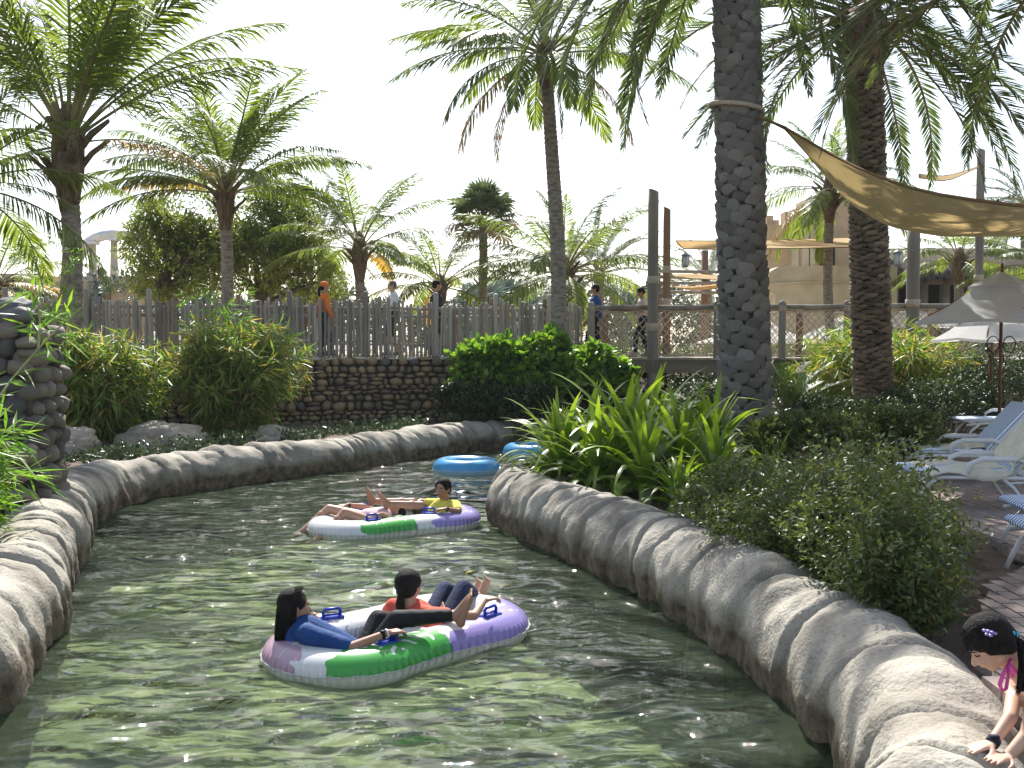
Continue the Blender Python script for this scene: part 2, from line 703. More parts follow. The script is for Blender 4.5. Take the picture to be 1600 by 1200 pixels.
b3 = N_.new('ShaderNodeBump'); b3.inputs['Strength'].default_value = 1; b3.inputs['Distance'].default_value = .0035
L_.new(n3.outputs['Fac'], b3.inputs['Height']); L_.new(b2.outputs[0], b3.inputs['Normal'])
fr = N_.new('ShaderNodeFresnel'); fr.inputs['IOR'].default_value = 1.33
gl = N_.new('ShaderNodeBsdfGlossy'); gl.inputs['Roughness'].default_value = .012
tr = N_.new('ShaderNodeBsdfTransparent'); tr.inputs[0].default_value = (.81, .87, .74, 1)
rf = N_.new('ShaderNodeBsdfDiffuse'); rf.inputs[0].default_value = (.155, .205, .135, 1)
m0 = N_.new('ShaderNodeMixShader'); m0.inputs[0].default_value = .16
L_.new(tr.outputs[0], m0.inputs[1]); L_.new(rf.outputs[0], m0.inputs[2])
ms = N_.new('ShaderNodeMixShader')
for s_ in (fr, gl, rf):
    L_.new(b3.outputs[0], s_.inputs['Normal'])
L_.new(fr.outputs[0], ms.inputs[0]); L_.new(m0.outputs[0], ms.inputs[1]); L_.new(gl.outputs[0], ms.inputs[2])
L_.new(ms.outputs[0], N_['Material Output'].inputs[0])
M_water = m

st = .07
gx, gy = np.meshgrid(np.arange(-9, 13, st), np.arange(0, 25.2, st))
waves = np.zeros(gx.shape)
for k in range(34):
    wl = float(rng.uniform(.28, 1.3))
    th = float(rng.normal(1.3, .9))
    kx, ky = math.cos(th) * 2 * math.pi / wl, math.sin(th) * 2 * math.pi / wl
    ph = rng.uniform(0, 6.28)
    waves += .0034 * wl ** .9 * np.sin(kx * gx + ky * gy + ph + .9 * np.sin(gx * .7 + k) + .9 * np.cos(gy * .6 - k))
for (ax_, ay_, bx_, by_, rr0) in ((-1.13, 7.05, -.47, 7.70, .6), (-1.78, 11.85, -.97, 12.35, .6), (-.78, 17.45, -.78, 17.45, .57), (.42, 20.0, .42, 20.0, .6)):
    ux, uy = bx_ - ax_, by_ - ay_
    tt_ = np.clip(((gx - ax_) * ux + (gy - ay_) * uy) / (ux * ux + uy * uy + 1e-9), 0, 1)
    dd_ = np.hypot(gx - ax_ - tt_ * ux, gy - ay_ - tt_ * uy) - rr0
    waves += .010 * np.exp(-np.clip(dd_, 0, 9) * 1.7) * np.sin(dd_ * 15 + .8 * np.sin(gx * 3 + gy * 2))
ins = inside(gx, gy)
wid = -np.ones(gx.shape, int)
wid_flat = np.arange(gx.size).reshape(gx.shape)
wf = []
h_, w_ = gx.shape
q = ins[:-1, :-1] | ins[1:, :-1] | ins[:-1, 1:] | ins[1:, 1:]
jj, ii = np.nonzero(q)
F4 = np.stack([wid_flat[jj, ii], wid_flat[jj, ii + 1], wid_flat[jj + 1, ii + 1], wid_flat[jj + 1, ii]], 1)
used, inv = np.unique(F4, return_inverse=True)
inv = inv.reshape(F4.shape)
wv = np.stack([gx.ravel()[used], gy.ravel()[used], waves.ravel()[used]], 1)
me = bpy.data.meshes.new('water')
me.from_pydata(wv.tolist(), [], inv.tolist())
me.materials.append(M_water)
me.polygons.foreach_set('use_smooth', [True] * len(inv))
structure(obj_mesh('water', me))

# ================================================================== rock kerbs
SEC = spline([(-.30, 0, -.5), (-.36, 0, -.15), (-.385, 0, .12), (-.36, 0, .33), (-.24, 0, .52), (-.04, 0, .6), (.17, 0, .56), (.32, 0, .42), (.38, 0, .22), (.37, 0, 0)], .04)


def fbm(x, y, z, o=4):
    return noise.fractal(Vector((x, y, z)), .6, 2.1, o)


def kerb(path, water_side, label, seed, crest=lambda s: 1.0, widen=.94, seg=.52):
    P = spline([(x, y, 0) for x, y in path], .04)
    n = len(P)
    step = sum((b_ - a_).length for a_, b_ in zip(P, P[1:])) / (n - 1)
    tot = step * (n - 1)
    rnd = random.Random(seed)
    root = thing('rock_kerb', P[n // 2], label, 'kerb', 'sculpted rock kerbs edging the river')

    def frame(s):
        s = min(max(s, 0), tot - 1e-4)
        k = min(int(s / step), n - 2)
        f = s / step - k
        p = P[k].lerp(P[k + 1], f)
        t_ = (P[min(k + 3, n - 1)] - P[max(k - 3, 0)]).normalized()
        return p, Vector((t_.y, -t_.x, 0)) * water_side   # outward = away from the water
    seams, s = [], .15
    while s < tot - .2:
        seams.append((s, rnd.uniform(-.05, .42), rnd.uniform(-.16, .16)))
        s += rnd.uniform(.5, 1.75) * seg
    nt_ = len(SEC)
    for i in range(len(seams) - 1):
        (s0, t0, b0), (s1, t1, b1_) = seams[i], seams[i + 1]
        wd = s1 - s0
        nu = 24 if P[min(n - 1, int(s0 / step))].y < 13 else 14
        amp = rnd.uniform(.022, .048) * min(1.2, wd / .4)
        asym = rnd.uniform(.22, .45)
        swell = rnd.uniform(-.02, .035)
        creases = [(rnd.uniform(.25, .75), rnd.uniform(-1.0, 1.0), rnd.uniform(.006, .016), rnd.uniform(.0, .6), rnd.uniform(.5, 1.0)) for _ in range(rnd.choice((0, 1, 2, 3)))]
        mb = MB()
        vs = []
        for a in range(nu + 1):
            u = a / nu
            for k in range(nt_):
                v = k / (nt_ - 1)
                sa = s0 + t0 * (v - .5) * 1.3 + b0 * math.sin(math.pi * v)
                sb = s1 + t1 * (v - .5) * 1.3 + b1_ * math.sin(math.pi * v)
                ss = sa + (sb - sa) * u
                p, nrm = frame(ss)
                prof = math.sin(math.pi * min(1, u ** asym)) ** .6 if 0 < u < 1 else 0
                cs = crest(ss)
                la, z = SEC[k].x * widen, SEC[k].z
                z = z * cs if z > 0 else z
                q_ = p + nrm * la
                q_.z = z
                out = Vector((nrm.x * la * 1.3, nrm.y * la * 1.3, (z - .12)))
                out.normalize()
                d = amp * prof + swell * math.sin(math.pi * u)
                for (uc, tl, am, v0, v1) in creases:
                    if v0 - .15 < v < v1 + .15:
                        fade = min(1, (v - v0 + .15) / .15, (v1 + .15 - v) / .15)
                        x_ = (u - uc - tl * (v - .5)) / .09
                        d -= am * fade * math.exp(-x_ * x_)
                        d += am * .6 * fade * math.exp(-(x_ - 2) ** 2)
                d += .05 * fbm(q_.x * 1.3, q_.y * 1.6, q_.z * 1.6 + seed) + .007 * fbm(q_.x * 6, q_.y * 6, q_.z * 6)
                q_ = q_ + out * d
                vs.append(q_)
        fs = []
        for a in range(nu):
            for k in range(nt_ - 1):
                i0 = a * nt_ + k
                f = (i0, i0 + 1, i0 + nt_ + 1, i0 + nt_)
                fs.append(f if water_side > 0 else f[::-1])
        mb.add(vs, fs)
        mb.build('rock_segment', M_lum, root)
    return root


kerb(LP, +1, 'long pale rock kerb curving along the left garden bank below the fence', 3, lambda s: 1.0 if s < 16 else max(.85, 1 - .02 * (s - 16)))
kerb(RP, -1, 'rock kerb round the planted bank on the right, beside the bent-over girl', 11, lambda s: 1.03 if s < 22 else 1.0, seg=.54)

# ================================================================== boulders (helper)
def blob(c, r, seed, sub=3, amp=.18, freq=1.4, flat=None, rot=0):
    bm = bmesh.new()
    bmesh.ops.create_icosphere(bm, subdivisions=sub, radius=1)
    Mr = Matrix.Rotation(rot, 3, 'Z')
    for v in bm.verts:
        p = v.co.copy()
        d = 1 + amp * fbm(p.x * freq + seed * 7.1, p.y * freq, p.z * freq, 5)
        # squarish shoulders
        k = max(abs(p.x), abs(p.y), abs(p.z))
        d *= 1 + .12 * (1 / k - 1)
        q_ = Vector((p.x * r[0] * d, p.y * r[1] * d, p.z * r[2] * d))
        v.co = Mr @ q_ + Vector(c)
    vs = [tuple(v.co) for v in bm.verts]
    fs = [tuple(v.index for v in f.verts) for f in bm.faces]
    bm.free()
    return vs, fs


STONES = []
for k in range(10):
    mb = MB()
    mb.add(*blob((0, 0, 0), (.5, .5, .5), 40 + k, sub=2, amp=.22, freq=1.1))
    STONES.append(mb.mesh('stone', M_stone))
STONES_LOW = []
for k in range(8):
    mb = MB()
    mb.add(*blob((0, 0, 0), (.5, .5, .5), 60 + k, sub=1, amp=.22, freq=1.1))
    STONES_LOW.append(mb.mesh('stone', M_stone))


def wall_layout(length, z0, z1, hmin, hmax, wmin, wmax, rnd, split=.22):
    """rough courses of cobbles: list of (s, z, w, h)"""
    out = []
    z = z0
    while z < z1 - hmin * .4:
        h = rnd.uniform(hmin, hmax)
        s = rnd.uniform(-.1, .1)
        while s < length:
            ww = rnd.uniform(wmin, wmax) * (h / hmax) ** .3
            if rnd.random() < split and h > hmin * 1.3:      # two flat ones on top of each other
                out.append((s + ww / 2, z + h * .28, ww, h * .5))
                out.append((s + ww / 2 + rnd.uniform(-.03, .03), z + h * .76, ww * .95, h * .48))
            else:
                out.append((s + ww / 2, z + h / 2 + rnd.uniform(-.02, .02), ww, h * rnd.uniform(.9, 1.1)))
            s += ww * .97
        z += h * .9
    return out


# near wall pillar at the left edge
M_gstone = mat('grey_river_stone', (.24, .2, .15), (.07, .068, .065), (.15, .13, .105), rough=.7, scale=7, objrand=True, bump=.35, bscale=30)
STONES_G = []
for me_ in STONES:
    q_ = me_.copy(); q_.materials[0] = M_gstone; STONES_G.append(q_)
rnd = random.Random(5)
root = thing('cobble_wall', (-5.4, 10.45, .3), 'dark cobblestone wall rising at the left edge behind the near kerb', 'wall')
mb = MB(); mb.box((-6.1, 10.5, 1.35), (2.5, .42, 2.2)); mb.build('mortar_core', M_mortar, root, smooth=False)
for (s, z, ww, h) in wall_layout(2.3, .25, 2.42, .16, .26, .16, .26, rnd, .04):
    x = -4.86 - s
    if z > 2.42: continue
    o = inst('stone', rnd.choice(STONES_G), root, Vector((x, 10.28 + rnd.uniform(-.04, .03), z)) - root.location,
             (rnd.uniform(-.2, .2), rnd.uniform(-.25, .25), rnd.uniform(-.3, .3)), (ww * 1.04, .3, h * 1.08))
for (s, z, ww, h) in wall_layout(.6, .25, 2.42, .16, .26, .16, .24, rnd, .04):
    if z > 2.42: continue
    o = inst('stone', rnd.choice(STONES_G), root, Vector((-4.90 + rnd.uniform(-.03, .04), 10.3 + s, z)) - root.location,
             (rnd.uniform(-.2, .2), rnd.uniform(-.2, .2), rnd.uniform(-.3, .3)), (.3, ww, h * 1.08))
# leaning base stones spreading over the kerb
for k in range(26):
    inst('stone', rnd.choice(STONES_G), root, Vector((-4.78 - rnd.uniform(0, .8), 10.0 + rnd.uniform(-.1, .25), .42 + rnd.random() * .7)) - root.location,
         (rnd.uniform(-.4, .4), rnd.uniform(-.4, .4), rnd.uniform(0, 3)), (rnd.uniform(.2, .32), rnd.uniform(.22, .3), rnd.uniform(.14, .24)))
mb = MB(); mb.add(*blob((-5.3, 10.45, 2.50), (.46, .32, .17), 3, sub=4, amp=.25)); mb.build('capstone', M_dstone, root, label='large dark boulder capping the wall')
mb = MB(); mb.add(*blob((-6.0, 10.45, 2.47), (.36, .3, .17), 9, sub=3, amp=.25)); mb.build('capstone', M_stone, root)

# retaining wall under the fence
root = thing('retaining_wall', (-4.0, 22.6, .3), 'long brown cobblestone retaining wall below the picket fence', 'wall')
LN = [Vector((x, wy(x) - .12, 0)) for x in (-14, -12, -10.5, -8, -6, -4.5, -3, -.9, .5, 1.9)]
Lw = spline([tuple(p) for p in LN], .1)
acc = [0]
for a, b_ in zip(Lw, Lw[1:]):
    acc.append(acc[-1] + (b_ - a).length)
def along(s):
    s = min(max(0, s), acc[-1] - 1e-3)
    k = min(int(s / acc[-1] * (len(Lw) - 1)), len(Lw) - 2)
    while acc[k + 1] < s: k += 1
    while acc[k] > s: k -= 1
    f = (s - acc[k]) / (acc[k + 1] - acc[k])
    p = Lw[k].lerp(Lw[k + 1], f); d = (Lw[k + 1] - Lw[k]).normalized()
    return p, d
mb = MB()
vs, fs = [], []
for k in range(0, len(Lw), 3):
    p = Lw[k]; d = Vector((0, 1, 0))
    vs += [(p.x, p.y + .03, -.3), (p.x, p.y + .03, 1.82), (p.x, p.y + .5, 1.82)]
for k in range(len(vs) // 3 - 1):
    a = 3 * k
    fs += [(a, a + 3, a + 4, a + 1), (a + 1, a + 4, a + 5, a + 2)]
mb.add(vs, fs); mb.build('mortar_core', M_mortar, root)
rnd = random.Random(9)
lay = wall_layout(acc[-1], .2, 1.78, .09, .25, .12, .38, rnd)
rest = MB(); cnt = 0
for (s, z, ww, h) in lay:
    p, d = along(s)
    ang = math.atan2(d.y, d.x)
    pos = Vector((p.x, p.y, z)) + Vector((d.y, -d.x, 0)) * rnd.uniform(-.02, .05)
    vis = -8.7 < p.x < -.2 and z > .55
    if vis and cnt < 270:
        cnt += 1
        inst('stone', rnd.choice(STONES_LOW), root, pos - root.location, (rnd.uniform(-.2, .2), rnd.uniform(-.2, .2), ang + rnd.uniform(-.2, .2)), (ww * 1.02, .26, h * 1.05))
    else:
        v_, f_ = blob((0, 0, 0), (ww * .5, .13, h * .52), cnt + s, sub=1, amp=.2)
        rest.tint = rnd.random()
        Mr = Matrix.Rotation(ang, 3, 'Z')
        rest.add([Mr @ Vector(q_) + pos for q_ in v_], f_)
rest.build('stone', M_stone_far, root, kind='stuff')
s = 0
while s < acc[-1]:
    ww = rnd.uniform(.25, .55)
    p, d = along(s + ww / 2)
    if p.x > -9.5:
        inst('capstone', rnd.choice(STONES_LOW), root, p + Vector((0, .02, 1.83)) - root.location, (rnd.uniform(-.1, .1), rnd.uniform(-.1, .1), math.atan2(d.y, d.x) + rnd.uniform(-.3, .3)), (ww * 1.05, .34, rnd.uniform(.07, .12))).data
    s += ww
CAP = STONES_LOW[0].copy(); CAP.materials[0] = M_pale_stone
for o in root.children:
    if o.name.startswith('capstone'):
        o.data = CAP

# boulders in the left garden
for c, r_3, sd_, lab in (((-6.0, 17.3, .48), (.74, .5, .36), 2, 'large pale rounded boulder on the left bank under the bamboo'),
                         ((-7.0, 15.9, .55), (.55, .4, .36), 5, 'smaller rough boulder partly hidden by ground plants behind the wall'),
                         ((-4.3, 18.6, .45), (.5, .35, .22), 8, 'low flat boulder between the kerb and the second bamboo bush')):
    mb = MB(); mb.add(*blob(c, r_3, sd_, sub=5, amp=.3, freq=1.0))
    o = mb.build('boulder', M_boulder)
    tag(o, lab, 'boulder', 'boulders on the left bank')

# ================================================================== walkway behind the fence
mb = MB()
pts = [Lw[k] for k in range(0, len(Lw), 4)] + [Lw[-1]]
vs, fs = [], []
for p in pts:
    vs += [(p.x, p.y + .2, 1.89), (p.x, p.y + 2.6, 1.89)]
for k in range(len(pts) - 1):
    fs.append((2 * k, 2 * k + 2, 2 * k + 3, 2 * k + 1))
mb.add(vs, fs)
structure(mb.build('walkway', M_sand))

# ================================================================== picket fence
def picket_mesh(h, r, seed, m, top='round'):
    rr = random.Random(seed)
    mb = MB()
    pts, rad = [], []
    for k in range(7):
        z = h * k / 6
        pts.append((rr.uniform(-.008, .008), rr.uniform(-.008, .008), z)); rad.append(r * rr.uniform(.88, 1.1))
    pts.append((0, 0, h + r * .35)); rad.append(r * .55)
    mb.tube(pts, rad, 7, True)
    return mb.mesh('picket', m)
PK = [picket_mesh(random.uniform(1.22, 1.36), random.uniform(.03, .046), k, M_picket) for k in range(14)]
PK2 = [picket_mesh(random.uniform(1.15, 1.3), random.uniform(.03, .045), 50 + k, M_picket2) for k in range(6)]
PST = [picket_mesh(1.6, .06, 90 + k, M_picket) for k in range(3)]
PST2 = [picket_mesh(1.55, .06, 95 + k, M_picket2) for k in range(3)]

def fence(name, x0, x1, dy, pks, psts, m_rail, label, step, post_step, gaps, seed, zrail=(.32, .95, 1.14), basez=1.84):
    rnd = random.Random(seed)
    root = thing(name, ((x0 + x1) / 2, wy((x0 + x1) / 2) + dy, basez), label, 'fence')
    x = x0; nxt = x0 + .3
    while x < x1:
        if x >= nxt:
            o = inst('post', rnd.choice(psts), root, Vector((x, wy(x) + dy - .02, basez - .12)) - root.location, (0, rnd.uniform(-.02, .02), rnd.uniform(0, 6)))
            nxt += post_step * rnd.uniform(.85, 1.15)
        elif rnd.random() > gaps:
            k = rnd.uniform(.93, 1.05)
            o = inst('picket', rnd.choice(pks), root, Vector((x, wy(x) + dy + rnd.uniform(-.01, .01), basez - rnd.uniform(-.02, .06))) - root.location,
                     (rnd.gauss(0, .02), rnd.gauss(0, .022), rnd.uniform(0, 6)), (k, k, rnd.uniform(.93, 1.06)))
        x += step * rnd.uniform(.82, 1.25)
    for zr in zrail:
        mb = MB()
        xx = np.linspace(x0, x1, 24)
        mb.tube([(float(a), wy(float(a)) + dy + .065, basez + zr + rnd.uniform(-.015, .015)) for a in xx], .028, 7)
        mb.build('rail', m_rail, root)
    return root

M_rail = mat('rail_wood', (.42, .38, .33), (.26, .23, .2), rough=.85, scale=8)
M_rail2 = mat('rail_wood_brown', (.36, .22, .13), (.2, .12, .07), rough=.85, scale=8)
fence('picket_fence', -10.9, 1.75, 0.06, PK, PST, M_rail, 'grey weathered stick picket fence on top of the cobble retaining wall', .076, 1.45, .02, 21)
fence('picket_fence', -11.5, 1.6, 2.7, PK2, PST2, M_rail2, 'brown stick fence on the far side of the walkway behind the people', .2, 1.5, .15, 22, basez=1.9)

# ================================================================== footbridge with rope railings
BX0, BX1 = 1.9, 15.0
root = thing('footbridge', (6.5, wy(6.5), 1.55), 'timber footbridge with pale plank deck crossing at right behind the palms', 'footbridge')
mb = MB()
def beam_line(mb, dy, z, ww, hh, x0=BX0 - .2, x1=BX1):
    for a, b_ in ((x0, 7.0), (7.0, 12.0), (12.0, x1)):
        A, B = Vector((a, wy(a) + dy, z)), Vector((b_, wy(b_) + dy, z))
        d = B - A
        mb.box((A + B) / 2, (d.length, ww, hh), math.atan2(d.y, d.x))
beam_line(mb, -.0, 1.62, .16, .30); mb.build('beam', M_beam, root, smooth=False)
mb = MB(); beam_line(mb, 2.1, 1.62, .16, .30); mb.build('beam', M_beam, root, smooth=False)
x = BX0 - .1; k = 0
while x < BX1:
    mb = MB()
    mb.box((0, 0, 0), (.165, 2.35 + random.uniform(-.04, .05), .05))
    if k < 3: DP = [mb.mesh('plank', M_deck, smooth=False)] if k == 0 else DP + [mb.mesh('plank', M_deck, smooth=False)]
    inst('plank', random.choice(DP), root, Vector((x, wy(x) + 1.03, 1.805)) - root.location, (0, 0, random.uniform(-.006, .006)))
    x += .178; k += 1
for xx in (2.4, 5.2, 8.4, 11.6):
    mb = MB(); mb.tube([(xx, wy(xx) + .25, -.3), (xx, wy(xx) + .25, 1.47)], .14, 12); mb.build('pile', M_greypole, root)

def net_mesh(L, H0, seed, pitch=.17, r=.0095):
    rnd = random.Random(seed)
    mb = MB()
    def wob(x, z):
        sag = -.05 * math.sin(math.pi * x / L) * (z / H0)
        return Vector((x + .025 * math.sin(z * 9 + x * 3 + seed), .012 * math.sin(x * 5 + z * 4), z + sag))
    for sgn in (1, -1):
        x = -H0 * .8
        while x < L + H0 * .8:
            pts = []
            for k in range(15):
                z = H0 * k / 14
                xx = x + sgn * z * .8 if sgn > 0 else x + H0 * .8 - z * .8
                if -.001 <= xx <= L:
                    pts.append(wob(xx, z))
            if len(pts) > 1:
                mb.tube(pts, r, 4, False)
            x += pitch
    for z in (0, H0):
        mb.tube([wob(L * k / 8, z) for k in range(9)], r * 1.5, 5, False)
    return mb

def railing(name, dy, xs_, label, m_post, m_rail_, posth, base=1.83, top=1.22, tall=(), knob=True):
    root = thing(name, (xs_[len(xs_) // 2], wy(xs_[len(xs_) // 2]) + dy, base), label, 'railing', 'rope net railings of the footbridge')
    for k, x in enumerate(xs_):
        if x in tall: continue
        y = wy(x) + dy
        mb = MB()
        mb.tube([(x, y, base - .45), (x, y, base + .5), (x, y, base + posth - .12), (x, y, base + posth - .11), (x, y, base + posth - .06), (x, y, base + posth)], [.095, .09, .09, .075, .09, .045], 12)
        p = mb.build('post', m_post, root)
        mb = MB()
        for q_ in range(5):
            z = base + top - .1 + q_ * .026
            mb.tube([(x + .098 * math.cos(a * math.pi / 6), y + .098 * math.sin(a * math.pi / 6), z) for a in range(13)], .014, 5, False)
        mb.build('rope_lashing', M_rope, p)
    for a, b_ in zip(xs_, xs_[1:]):
        A, B = Vector((a, wy(a) + dy, base + top)), Vector((b_, wy(b_) + dy, base + top))
        mb = MB(); mb.tube([A, A.lerp(B, .5) + Vector((0, 0, random.uniform(-.02, .02))), B], .058, 10)
        mb.build('rail', m_rail_, root)
        d = B - A
        me = net_mesh(d.length - .18, top - .12, a).mesh('rope_net', M_rope)
        o = inst('rope_net', me, root, A + d.normalized() * .09 + Vector((0, 0, -top + .06)) - root.location, (0, 0, math.atan2(d.y, d.x)))
    return root

fx = [1.93, 3.4, 4.92, 6.42, 7.9, 9.35, 10.8, 12.2, 13.6]
railing('rope_railing', 0, fx, 'grey log railing with diamond rope net along the near side of the footbridge', M_greypole, M_greypole, 1.36, tall=(3.4, 9.35))
rx = [2.45, 4.0, 5.7, 7.4, 9.0, 10.6, 12.2, 13.8]
railing('rope_railing', 2.15, rx, 'brown log railing with rope net along the far side of the footbridge', M_picket2, M_picket2, 1.3, tall=(4.0,))

def log_pole(x, y, z0, z1, r, m_, label, lean=0.0, slant=.05, group='tall timber poles carrying the shade sails'):
    root = thing('timber_pole', (x, y, z0), label, 'pole', group)
    mb = MB()
    n = 10
    pts = [(lean * k / n, 0, (z1 - z0) * k / n) for k in range(n + 1)]
    mb.tube(pts, [r * (1.06 - .12 * k / n + random.uniform(-.02, .02)) for k in range(n + 1)], 14)
    # slanted saw cut
    for i in range(len(mb.v)):
        X, Y, Z = mb.v[i]
        if i >= n * 14:
            mb.v[i] = (X, Y, Z + (lean - X) * slant / r)
    mb.build('shaft', m_, root, world=False)
    for zz in ((z1 - z0) * .42, (z1 - z0) * .62):
        mb = MB()
        mb.tube([(0, 0, zz - .09), (0, 0, zz - .085), (0, 0, zz + .085), (0, 0, zz + .09)], [r * 1.0, r * 1.12, r * 1.12, r], 14)
        mb.build('rope_band', M_rope, root, world=False)
    return root
log_pole(3.4, wy(3.4) - .02, .2, 5.85, .135, M_greypole, 'tallest grey timber pole rising from below the bridge through the near railing')
log_pole(4.05, wy(4.05) + 2.2, 1.5, 5.7, .1, M_picket2, 'slimmer brown timber pole just right of the tallest grey pole')
log_pole(9.35, wy(9.35) - .02, .2, 4.9, .15, M_greypole, 'grey timber pole right of the second date palm, under the big sail')
log_pole(13.4, 29.5, 1.4, 7.7, .12, M_greypole, 'grey timber pole standing alone above the sail at far right', slant=.04)

# ================================================================== brick patio
PZ = .5
mb = MB()
# patio outline on the river side follows the kerb
edge = [(2.35, 2.0), (2.38, 4.0), (2.42, 5.1), (2.8, 5.9), (3.05, 6.6), (3.35, 7.1), (4.1, 8.0), (4.3, 10), (5.0, 12.5), (6.2, 14.2), (7.6, 15.2), (9, 16), (16, 17), (16, -3), (1.0, -3), (1.2, 2.0)]
mb.prism(edge, .3, PZ - .012)
o = mb.build('patio', M_joint, smooth=False); structure(o)
patio = o
epoly = np.array(edge)
BR = []
for k in range(4):
    q_ = MB(); q_.box((0, 0, -.03), (.104, .212, .06), taper=.95); BR.append(q_.mesh('brick', M_paver, smooth=False))
cands = []
row = 0
x = 1.2
while x < 9.6:
    y = .5 + (.11 if row % 2 else 0)
    while y < 16:
        cands.append((x, y)); y += .222
    x += .113; row += 1
ca = np.array(cands)
ok = inside(ca[:, 0], ca[:, 1], epoly)
ca = ca[ok]
pxs = 800 + 1600 * ca[:, 0] / ca[:, 1]
pys = HY + 1600 * (EYE - PZ) / ca[:, 1]
seen = (pxs < 1620) & (pys < 1230)
score = np.where(seen, 0, 100) + ca[:, 1]
order = np.argsort(score)
rest = MB()
rnd = random.Random(4)
for n_, k in enumerate(order):
    x, y = ca[k]
    if n_ < 290:
        inst('brick', rnd.choice(BR), patio, (float(x), float(y), PZ + rnd.uniform(-.002, .003)), (rnd.uniform(-.01, .01), rnd.uniform(-.01, .01), rnd.uniform(-.012, .012)))
    elif y > 3:
        rest.tint = rnd.random()
        rest.box((float(x), float(y), PZ - .03), (.104, .212, .06), taper=.95)
rest.build('brick', M_paver2, patio, world=False, smooth=False, kind='stuff')
# ================================================================== plant materials
LEAF = dict(rough=.45, spec=.45, attr=True)
M_coco = mat('coconut_leaf', (.21, .24, .055), (.05, .09, .03), (.115, .155, .04), transl=.42, tcol=(2.1, 2.1, .8), **LEAF)
M_coco_old = mat('coconut_leaf_old', (.58, .38, .06), (.2, .17, .04), (.4, .28, .05), transl=.4, tcol=(1.6, 1.4, .8), **LEAF)
M_date = mat('date_leaf', (.14, .165, .065), (.04, .065, .03), (.08, .11, .045), transl=.32, tcol=(1.8, 1.9, .9), **LEAF)
M_far = mat('far_palm_leaf', (.16, .2, .13), (.08, .12, .08), (.12, .16, .1), transl=.25, **LEAF)
M_rach = mat('frond_stalk', (.30, .27, .12), (.17, .17, .07), rough=.6, scale=5)
M_fiber = mat('palm_fibre', (.22, .16, .1), (.09, .06, .04), rough=.95, scale=18, bump=.8, bscale=60, stretch=(1, 1, .3))
M_ctrunk = mat('coconut_bark', (.34, .29, .235), (.16, .135, .11), (.26, .22, .18), rough=.9, scale=7, bump=.7, bscale=30, stretch=(1, 1, 2.2))
M_boot = mat('leaf_base', (.25, .23, .205), (.13, .12, .108), (.185, .172, .152), rough=.9, scale=9, objrand=True, bump=.6, bscale=35)
M_boot2 = mat('leaf_base_brown', (.27, .21, .15), (.09, .075, .055), (.18, .14, .10), rough=.9, scale=9, objrand=True, bump=.6, bscale=35)
M_core = mat('palm_core', (.07, .055, .04), (.035, .028, .02), rough=.95, scale=12, bump=.6)
M_bamboo = mat('bamboo_leaf', (.44, .30, .10), (.07, .15, .03), (.20, .28, .055), transl=.4, tcol=(1.4, 1.5, .7), **LEAF)
M_bamboo2 = mat('bamboo_leaf_green', (.24, .32, .06), (.09, .19, .03), (.14, .25, .04), transl=.42, tcol=(1.5, 1.7, .7), **LEAF)
M_culm = mat('bamboo_culm', (.4, .36, .17), (.24, .25, .1), rough=.6, scale=6)
M_scae = mat('glossy_shrub_leaf', (.26, .38, .07), (.05, .12, .025), (.14, .25, .04), rough=.3, spec=.5, attr=True, transl=.38, tcol=(1.7, 1.8, .6))
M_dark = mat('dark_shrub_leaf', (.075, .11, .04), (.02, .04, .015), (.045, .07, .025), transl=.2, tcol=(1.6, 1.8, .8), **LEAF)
M_hedge = mat('hedge_leaf', (.22, .215, .065), (.045, .075, .025), (.10, .135, .04), transl=.32, tcol=(1.5, 1.5, .7), **LEAF)
M_tree = mat('broad_tree_leaf', (.30, .33, .085), (.07, .11, .03), (.19, .225, .06), transl=.38, tcol=(1.6, 1.6, .7), **LEAF)
M_far_bush = mat('far_bush_leaf', (.13, .16, .09), (.06, .09, .055), (.1, .13, .07), transl=.25, **LEAF)
M_crin = mat('strap_leaf', (.30, .36, .06), (.05, .12, .025), (.14, .23, .035), rough=.33, spec=.5, transl=.4, tcol=(1.7, 1.7, .5), attr=True, stretch=(1, 8, 8))
M_crinstem = mat('pale_leaf_sheath', (.45, .40, .26), (.25, .24, .13), rough=.7, scale=6)
M_bark = mat('bark', (.2, .155, .115), (.09, .07, .05), rough=.95, scale=8, bump=.8, bscale=25, stretch=(1, 1, .3))
M_twig = mat('twig', (.2, .15, .09), (.12, .1, .06), rough=.9, scale=8)
M_cov = mat('ground_cover_leaf', (.15, .19, .08), (.025, .05, .02), (.06, .095, .035), transl=.25, rough=.35, spec=.5, attr=True)
M_litter = mat('leaf_litter', (.3, .19, .1), (.12, .07, .035), (.2, .13, .07), rough=.9, attr=True)


